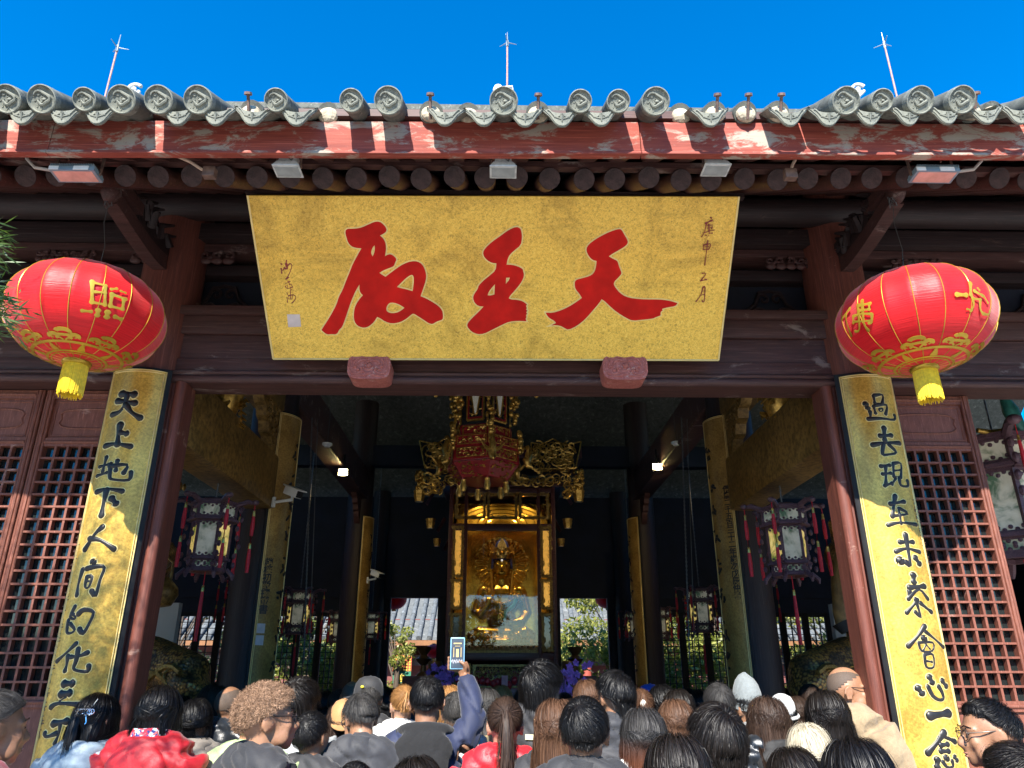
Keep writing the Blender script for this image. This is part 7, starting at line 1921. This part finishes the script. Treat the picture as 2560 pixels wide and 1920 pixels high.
person(1325, 1442, 3.9, 'tall man with full black hair in a dark grey padded jacket', 'thick', 'black', 'a', ('puffer','slate'), 12, 12, 0, collar='slate', top=1.725)
z25 = person(1260, 1500, 2.75, 'man with a clear crown whorl in a dark wool coat, front centre', 'short2', 'black', 'a', ('coat','dkgrey'), -4, -4, 6, collar='dkgrey')
mb = MB(); mb.bar((-.11,-.13,1.425), (-.14,-.18,1.15), .035, .012, (0,1,.4)); child('bag_strap', mesh_of(mb.build('bag_strap', None, None, 0)), CL['grey'], z25)
person(1204, 1508, 3.4, 'woman with long reddish hair and a leopard scarf beside the front man', 'long', 'brown', 'b', ('plain','dkgrey'), -10, 0, 4, scarf='leopard')
ab = person(1382, 1488, 5.0, 'woman with a brown hair bun and a pearly clip', 'bun', 'brown', 'b', ('plain','black'), 0)
mb = MB(); mb.ell((-.01,-.15,1.63), (.022,.012,.022), 10, 8); child('hair_clip', mesh_of(mb.build('pearl_clip', None, None, 60)), simple('pearl', (.7,.68,.6), .25), ab)
person(1404, 1482, 6.0, 'person in a royal blue cap in the shade', 'short', 'black', 'b', ('plain','black'), 0, 0, 0, hat=('cap','blue',90))
person(1428, 1478, 5.3, 'black-haired person in a maroon hooded top', 'medium', 'black', 'b', ('plain','maroon'), 0, hood='maroon')
person(1463, 1488, 4.95, 'woman with glossy black shoulder-length hair behind the brown-haired one', 'bob', 'soft', 'b', ('plain','black'), -8, 12)
person(1456, 1510, 4.2, 'woman with smooth brown bobbed hair and white collar', 'bob', 'brown', 'b', ('plain','white'), 4, 0, 0)
person(1385, 1527, 3.3, 'woman with a two-tone black and chestnut bob', 'bob', 'ombre', 'b', ('plain','white'), 2, 0, 4)
person(1458, 1583, 2.25, 'dark bowl of straight hair cut off by the bottom edge, right of the chestnut bob', 'bob', 'soft', 'b', ('plain','black'), -6, 0, 0)
ah = person(1535, 1502, 2.5, 'man with very thick black hair in a white jacket', 'thick', 'soft', 'a', ('plain','white'), 4, 0, 6, collar='white', top=1.735)
mb = MB(); mb.box(-.05,.03,-.150,-.146,1.20,1.235); child('black_print', mesh_of(mb.build('black_print', None, None, 0)), M['black'], ah)
person(1547, 1472, 4.4, 'man with short black hair thin at the crown', 'short', 'grey', 'a', ('plain','black'), 0, 0, 6)
person(1604, 1457, 4.7, 'person in a grey knitted beanie and a grey hooded jacket', 'short', 'black', 'a', ('plain','ltgrey'), 14, 16, 4, hood='ltgrey', hat=('beanie','wool'), top=1.79)
person(1652, 1505, 4.2, 'woman with loose wavy dark hair and a multicoloured scarf', 'wavy', 'dkbrown', 'b', ('puffer','puffblack'), 6, 0, 2, scarf='stripe', hood='black')
person(1684, 1497, 4.7, 'person in a slouchy white knitted hat', 'short', 'black', 'a', ('plain','white'), -10, 0, 10, hat=('knit','whitewool'), top=1.735)
person(1714, 1502, 5.3, 'woman with dark hair right of the white hat', 'tucked', 'dkbrown', 'b', ('plain','black'), 0)
person(1778, 1490, 3.8, 'woman with very long straight black hair right of the white hat', 'long', 'soft', 'b', ('plain','black'), -4, 0, 2)
person(1746, 1475, 5.6, 'man with cropped hair and a red ear in the shade', 'short', 'dkbrown', 'a', ('plain','black'), 6)
mk_ = person(1822, 1440, 4.25, 'shaven monk with round glasses in a beige coat, palms joined', 'shaved', 'stub', 'a', ('fur','beige'), -66, -38, 0, 'pray', collar='beige', scarf=None, glasses=GB, top=1.705, face=True)
child('inner_collar', COLLAR, CL['yellow'], mk_, Matrix.Translation((0,.01,.05)) @ Matrix.Scale(.86,4,(1,0,0)))
person(1738, 1562, 3.4, 'person with pale silver-blond hair in a red collar', 'medium', 'white', 'b', ('plain','maroon'), 0, 0, 6)
person(1838, 1592, 2.15, 'black-haired head cut off by the bottom edge, right of the silver-blond one', 'bob', 'black', 'b', ('plain','black'), 0, 0, 0)
person(1706, 1612, 2.6, 'black-haired head cut off by the bottom edge, left of the silver-blond one', 'medium', 'soft', 'b', ('plain','black'), 6, 0, 0)
person(2118, 1494, 2.85, 'young man with glasses and cropped black hair in profile to the left', 'spiky', 'black', 'a', ('plain','maroon'), 46, 32, -2, glasses=GM, top=1.735, face=True)
person(2178, 1600, 2.0, 'spiky dark hair in the bottom right corner', 'spiky', 'soft', 'a', ('plain','black'), 8)
person(903, 1632, 2.5, 'dark hair cut off by the bottom edge below the navy jacket', 'medium', 'soft', 'b', ('plain','black'), 0)
person(770, 1640, 3.0, 'top of a black head at the bottom edge below the bowing man', 'short', 'black', 'a', ('plain','black'), 0)
# deep in the hall, in the shade
for xd, yt, Y, hs, lab in ((704,1492,6.6,'medium','dark-haired visitor in the shade below the nearer left gold board'),(735,1486,6.2,'short','dark-haired visitor wearing a cap shade left of the farther left board'),(826,1480,7.0,'bob','long-haired visitor deep in the shade below the left rear doorway'),
    (905,1484,7.2,'short','cropped visitor deep in the shade right of the ginger claw clip'),(1012,1490,6.6,'medium','dark-haired visitor deep in the shade right of the raised arm'),(1218,1494,6.4,'short','cropped visitor deep in the shade below the right orchids'),
    (1290,1480,6.8,'bob','long-haired visitor deep in the shade left of the tall padded jacket'),(1484,1484,7.0,'short','cropped visitor deep in the shade below the farther right board'),(1510,1490,6.3,'medium','dark-haired visitor in the shade left of the thin-crowned man'),
    (1580,1486,6.9,'bob','long-haired visitor in the shade left of the grey beanie'),(1640,1486,6.6,'short','cropped visitor in the shade right of the grey beanie'),(1700,1484,7.1,'medium','dark-haired visitor in the shade above the white hat'),
    (398,1500,6.4,'bob','long-haired visitor in the shade behind the red quilted jacket'),(545,1490,6.2,'short','cropped visitor in the shade left of the curly hair'),(1872,1512,5.2,'medium','dark-haired visitor half hidden by the monk\'s joined palms'),(480,1470,6.8,'medium','dark-haired visitor in the shade above the brown streaked hair')):
    person(xd, yt, Y, lab, hs, random.choice(('black','soft','dkbrown')), 'a', ('plain', random.choice(('black','dkgrey','slate','navy'))), random.uniform(-20,20), random.uniform(-15,15))
# the raised phone, held by the man in navy
s_ = p16.scale.x; pc = Vector(p16.location)+Vector((PHL.x*s_, PHL.y*s_, PHL.z*p16.scale.z))
ph = empty('phone', pc, 'phone in a pale blue case held up over the crowd, filming the hall', 'phone')
mb = MB(); mb.box(pc.x-.040,pc.x+.040,pc.y-.006,pc.y+.006,pc.z-.083,pc.z+.083); mb.build('case', simple('pale_blue_case', (.22,.45,.62), .35, coat=.3), ph, 30, .006)
mb = MB(); mb.box(pc.x-.0345,pc.x+.0345,pc.y-.0075,pc.y-.0062,pc.z-.077,pc.z+.077); mb.build('screen', simple('phone_screen', (.03,.04,.055), .1, var=.5, vs=30, emit=(.06,.08,.11), es=.5), ph, 0)
mb = MB(); y0_ = pc.y-.0082
mb.box(pc.x-.007,pc.x+.007,y0_,y0_+.0005,pc.z-.02,pc.z+.022); mb.box(pc.x-.022,pc.x+.022,y0_,y0_+.0005,pc.z+.048,pc.z+.054); mb.box(pc.x-.015,pc.x+.015,y0_,y0_+.0005,pc.z+.036,pc.z+.038)
for s in (-1,1): mb.box(pc.x+s*.02-.0015,pc.x+s*.02+.0015,y0_,y0_+.0005,pc.z-.02,pc.z+.03)
mb.build('screen_picture', simple('screen_gold', (.4,.28,.1), .4, emit=(.55,.38,.15), es=.5), ph, 0)
mb = MB()
for k in range(14): x = pc.x-.03+.0046*k; mb.ell((x,y0_-.0002,pc.z-.042+.006*math.sin(k*2.3)), (.004,.0004,.006), 6, 4)
mb.build('screen_crowd', simple('screen_grey', (.2,.2,.22), .4, emit=(.2,.2,.23), es=.4), ph, 60)
# ================================================================= lamps, rods and cables about the eaves
M['lamp_grey'] = simple('weathered_white_metal', (.50,.51,.50), .5, .1, var=.25, vs=25)
for xd, yd, lab in ((622,356,'small grey floodlight under the eaves above the left end of the name board'),(1087,358,'small grey floodlight under the eaves above the middle of the name board'),(1546,354,'small grey floodlight under the eaves above the right end of the name board')):
    p = D(xd, yd, 3.02); t = empty('floodlight', p, lab, 'floodlight', 'small floodlights under the eaves'); x, y, z = p
    mb = MB(); mb.box(x-.05,x+.05,y-.03,y+.05,z-.015,z+.05)
    for k in range(9): mb.box(x-.048+.012*k-.003,x-.048+.012*k+.003,y-.036,y-.03,z-.03,z-.012)
    mb.build('ballast_box', M['lamp_grey'], t, 30, .005)
    mb = MB(); mb.add([(x-.058,y-.035,z-.02),(x+.058,y-.035,z-.02),(x+.058,y+.06,z-.02),(x-.058,y+.06,z-.02),(x-.078,y-.045,z-.055),(x+.078,y-.045,z-.055),(x+.078,y+.07,z-.055),(x-.078,y+.07,z-.055)], [(0,1,2,3),(0,4,5,1),(1,5,6,2),(2,6,7,3),(3,7,4,0)]); mb.box(x-.081,x+.081,y-.048,y+.073,z-.063,z-.056); mb.build('reflector', M['lamp_grey'], t, 0, .002)
    mb = MB(); mb.box(x-.07,x+.07,y-.03,y+.06,z-.066,z-.0635); mb.build('lens', simple('lens_'+str(xd), (.3,.32,.32), .15), t, 0)
    mb = MB()
    for s in (-1, 1): mb.bar((x+s*.072,y+.01,z-.04),(x+s*.072,y+.01,z+.125), .010, .014); mb.ell((x+s*.076,y+.01,z-.03), (.008,.014,.014), 8, 6)
    mb.bar((x-.075,y+.01,z+.095),(x+.075,y+.01,z+.095), .012, .012); mb.bar((x-.075,y+.01,z+.12),(x+.075,y+.01,z+.12), .012, .012); mb.bar((x,y+.01,z+.09),(x,y+.01,z+.14), .012,.012)
    mb.build('bracket', M['iron'], t, 0)
    t.scale = (.82,.82,.82); t.location.z += .02
    mb = MB(); mb.tube([(x+.02,y-.02,z+.04),(x+.0,y-.05,z+.02),(x+.03,y-.04,z+.0),(x+.06,y-.01,z+.10)], .005, 6); mb.build('cable', M['wire'], t)
for xd, yd, s, lab in ((152,374,1,'flat square floodlight with a pink lens hanging under the left eaves'),(2030,376,-1,'flat square floodlight with a pink lens hanging under the right eaves')):
    p = D(xd, yd, 3.0); t = empty('floodlight', p, lab, 'floodlight'); x, y, z = p
    Mx = Matrix.Translation(p) @ Matrix.Rotation(R_(-4), 4, 'X')
    def T(*v): return Mx @ Vector(v)
    mb = MB(); mb.box(-.135,.135,0,.115,-.014,.016, Mx)
    for k in range(26): mb.box(-.13+.0102*k,-.126+.0102*k,-.008,.11,.016,.03, Mx)
    mb.build('body', M['steel'] if False else simple('blue_grey_metal_'+str(xd), (.18,.25,.30), .5, .2), t, 0)
    mb = MB(); mb.box(-.137,-.08,-.004,.004,-.012,.014, Mx); mb.build('worn_paint', M['white_paint'], t, 0); mb = MB(); mb.box(.01,.10,-.004,.004,-.012,.016, Mx); mb.build('worn_paint', M['white_paint'], t, 0)
    mb = MB(); mb.box(-.118,.118,.012,.104,-.0165,-.0145, Mx); mb.build('lens', simple('pink_lens_'+str(xd), (.62,.33,.28), .2), t, 0)
    mb = MB()
    for q in (-1, 1): mb.bar(T(q*.14,.06,0), T(q*.14,.06,.14), .012,.012)
    mb.bar(T(-.14,.06,.14), T(.14,.06,.14), .012,.012); mb.bar(T(-.10,.06,.165), T(.10,.06,.165), .012,.012); mb.bar(T(-.1,.09,.14), T(-.1,.09,.2), .01,.01); mb.bar(T(.1,.09,.14), T(.1,.09,.2), .01,.01)
    mb.build('bracket', M['iron'], t, 0)
    t.scale = (.80,.8,.8); t.location.z += .03
    mb = MB(); mb.tube([T(-s*.02,.08,.03), T(-s*.05,.05,.06), T(-s*.12,.03,.035), T(-s*.24,.02,.05), T(-s*.29,.0,.10), T(-s*.30,-.0,.16)], .010, 8); mb.build('conduit', simple('grey_conduit_'+str(xd), (.34,.30,.27), .7), t)
for pts in (((382,337),(412,350),(436,366),(452,368)), ((1722,338),(1712,355),(1708,372)), ((1528,337),(1532,352),(1537,362))):
    q = [D(a, b_, 3.04) for a, b_ in pts]; mb = MB(); mb.tube(q, .008, 8); mb.build('conduit', simple('pipe', (.42,.30,.22), .7), hall)
    if len(pts) > 3 or pts[0][0] == 1722:
        e = q[-1]; mb = MB(); mb.box(e.x-.03,e.x+.03,e.y-.01,e.y+.03,e.z-.035,e.z+.02); mb.build('junction_box', M['iron'], hall, 0, .004)
# ---- roof: lightning rods, curled ridge ornaments
RYY = 9.2
for (tx_, ty_), cy_, lab in (((261,75),103,'thin lightning rod on the roof ridge, upper left of the sky'),((1096,70),92,'thin lightning rod on the roof ridge above the middle of the name board'),((1904,70),95,'thin lightning rod on the roof ridge, upper right of the sky')):
    a = D(tx_, ty_, RYY); cz = D(tx_, cy_, RYY).z; t = empty('lightning_rod', (a.x, RYY, 9.85), lab, 'lightning rod', 'lightning rods on the ridge')
    mb = MB(); mb.tube([(a.x,RYY,9.8),(a.x,RYY,cz-.02)], .014, 8); mb.build('pole', simple('rust_pole', (.42,.22,.17), .6, var=.3), t)
    mb = MB(); mb.tube([(a.x,RYY,cz-.08),(a.x,RYY,cz+.04)], .022, 8); mb.tube([(a.x,RYY,cz),(a.x,RYY,a.z)], [.012,.005], 6)
    for k in range(3):
        an = .35+k*2*math.pi/3; d = Vector((math.cos(an), math.sin(an), .10)); mb.tube([Vector((a.x,RYY,cz)), Vector((a.x,RYY,cz))+d*.16], [.010,.005], 6)
    mb.build('spikes', simple('grey_spike', (.30,.34,.36), .4, .4), t)
for xd, s in ((290,-1),(1853,1)):
    c = D(xd, 190, RYY); mb = MB(); mb.tube([(c.x+.115*math.cos(.5+5*q)*(1-.5*q), RYY, c.z-.02+.10*math.sin(.5+5*q)*(1-.5*q)) for q in [j/20 for j in range(21)]], [.030-.014*j/20 for j in range(21)], 8)
    mb.tube([(c.x-s*.02,RYY,9.8),(c.x-s*.05,RYY,c.z-.2),(c.x+.09,RYY,c.z-.06)], [.05,.04,.028], 8); mb.ell((c.x,RYY,c.z-.02), (.04,.03,.035)); mb.build('ridge_scroll', simple('white_stucco', (.62,.62,.60), .8, var=.3, vs=9), ridge, 60)
p = D(1076, 194, RYY-.1); t = empty('dome_camera', p, 'white dome camera on a short arm beside the middle lightning rod', 'security camera'); mb = MB(); mb.lathe([(0,.07),(.06,.06),(.08,.01),(.08,-.04),(0,-.04)], p, 16); mb.tube([p+Vector((.04,0,.05)), p+Vector((.22,.05,.12)), p+Vector((.24,.08,.0))], .016, 8); mb.build('housing', M['white_paint'], t, 40)
mb = MB(); mb.lathe([(.07,-.04),(.075,-.14),(0,-.14)], p, 16); mb.tube([p+Vector((0,0,-.2)), Vector((p.x,p.y,9.8))], .04, 8); mb.build('base', simple('yellow_base', (.6,.5,.08), .6), t, 40)
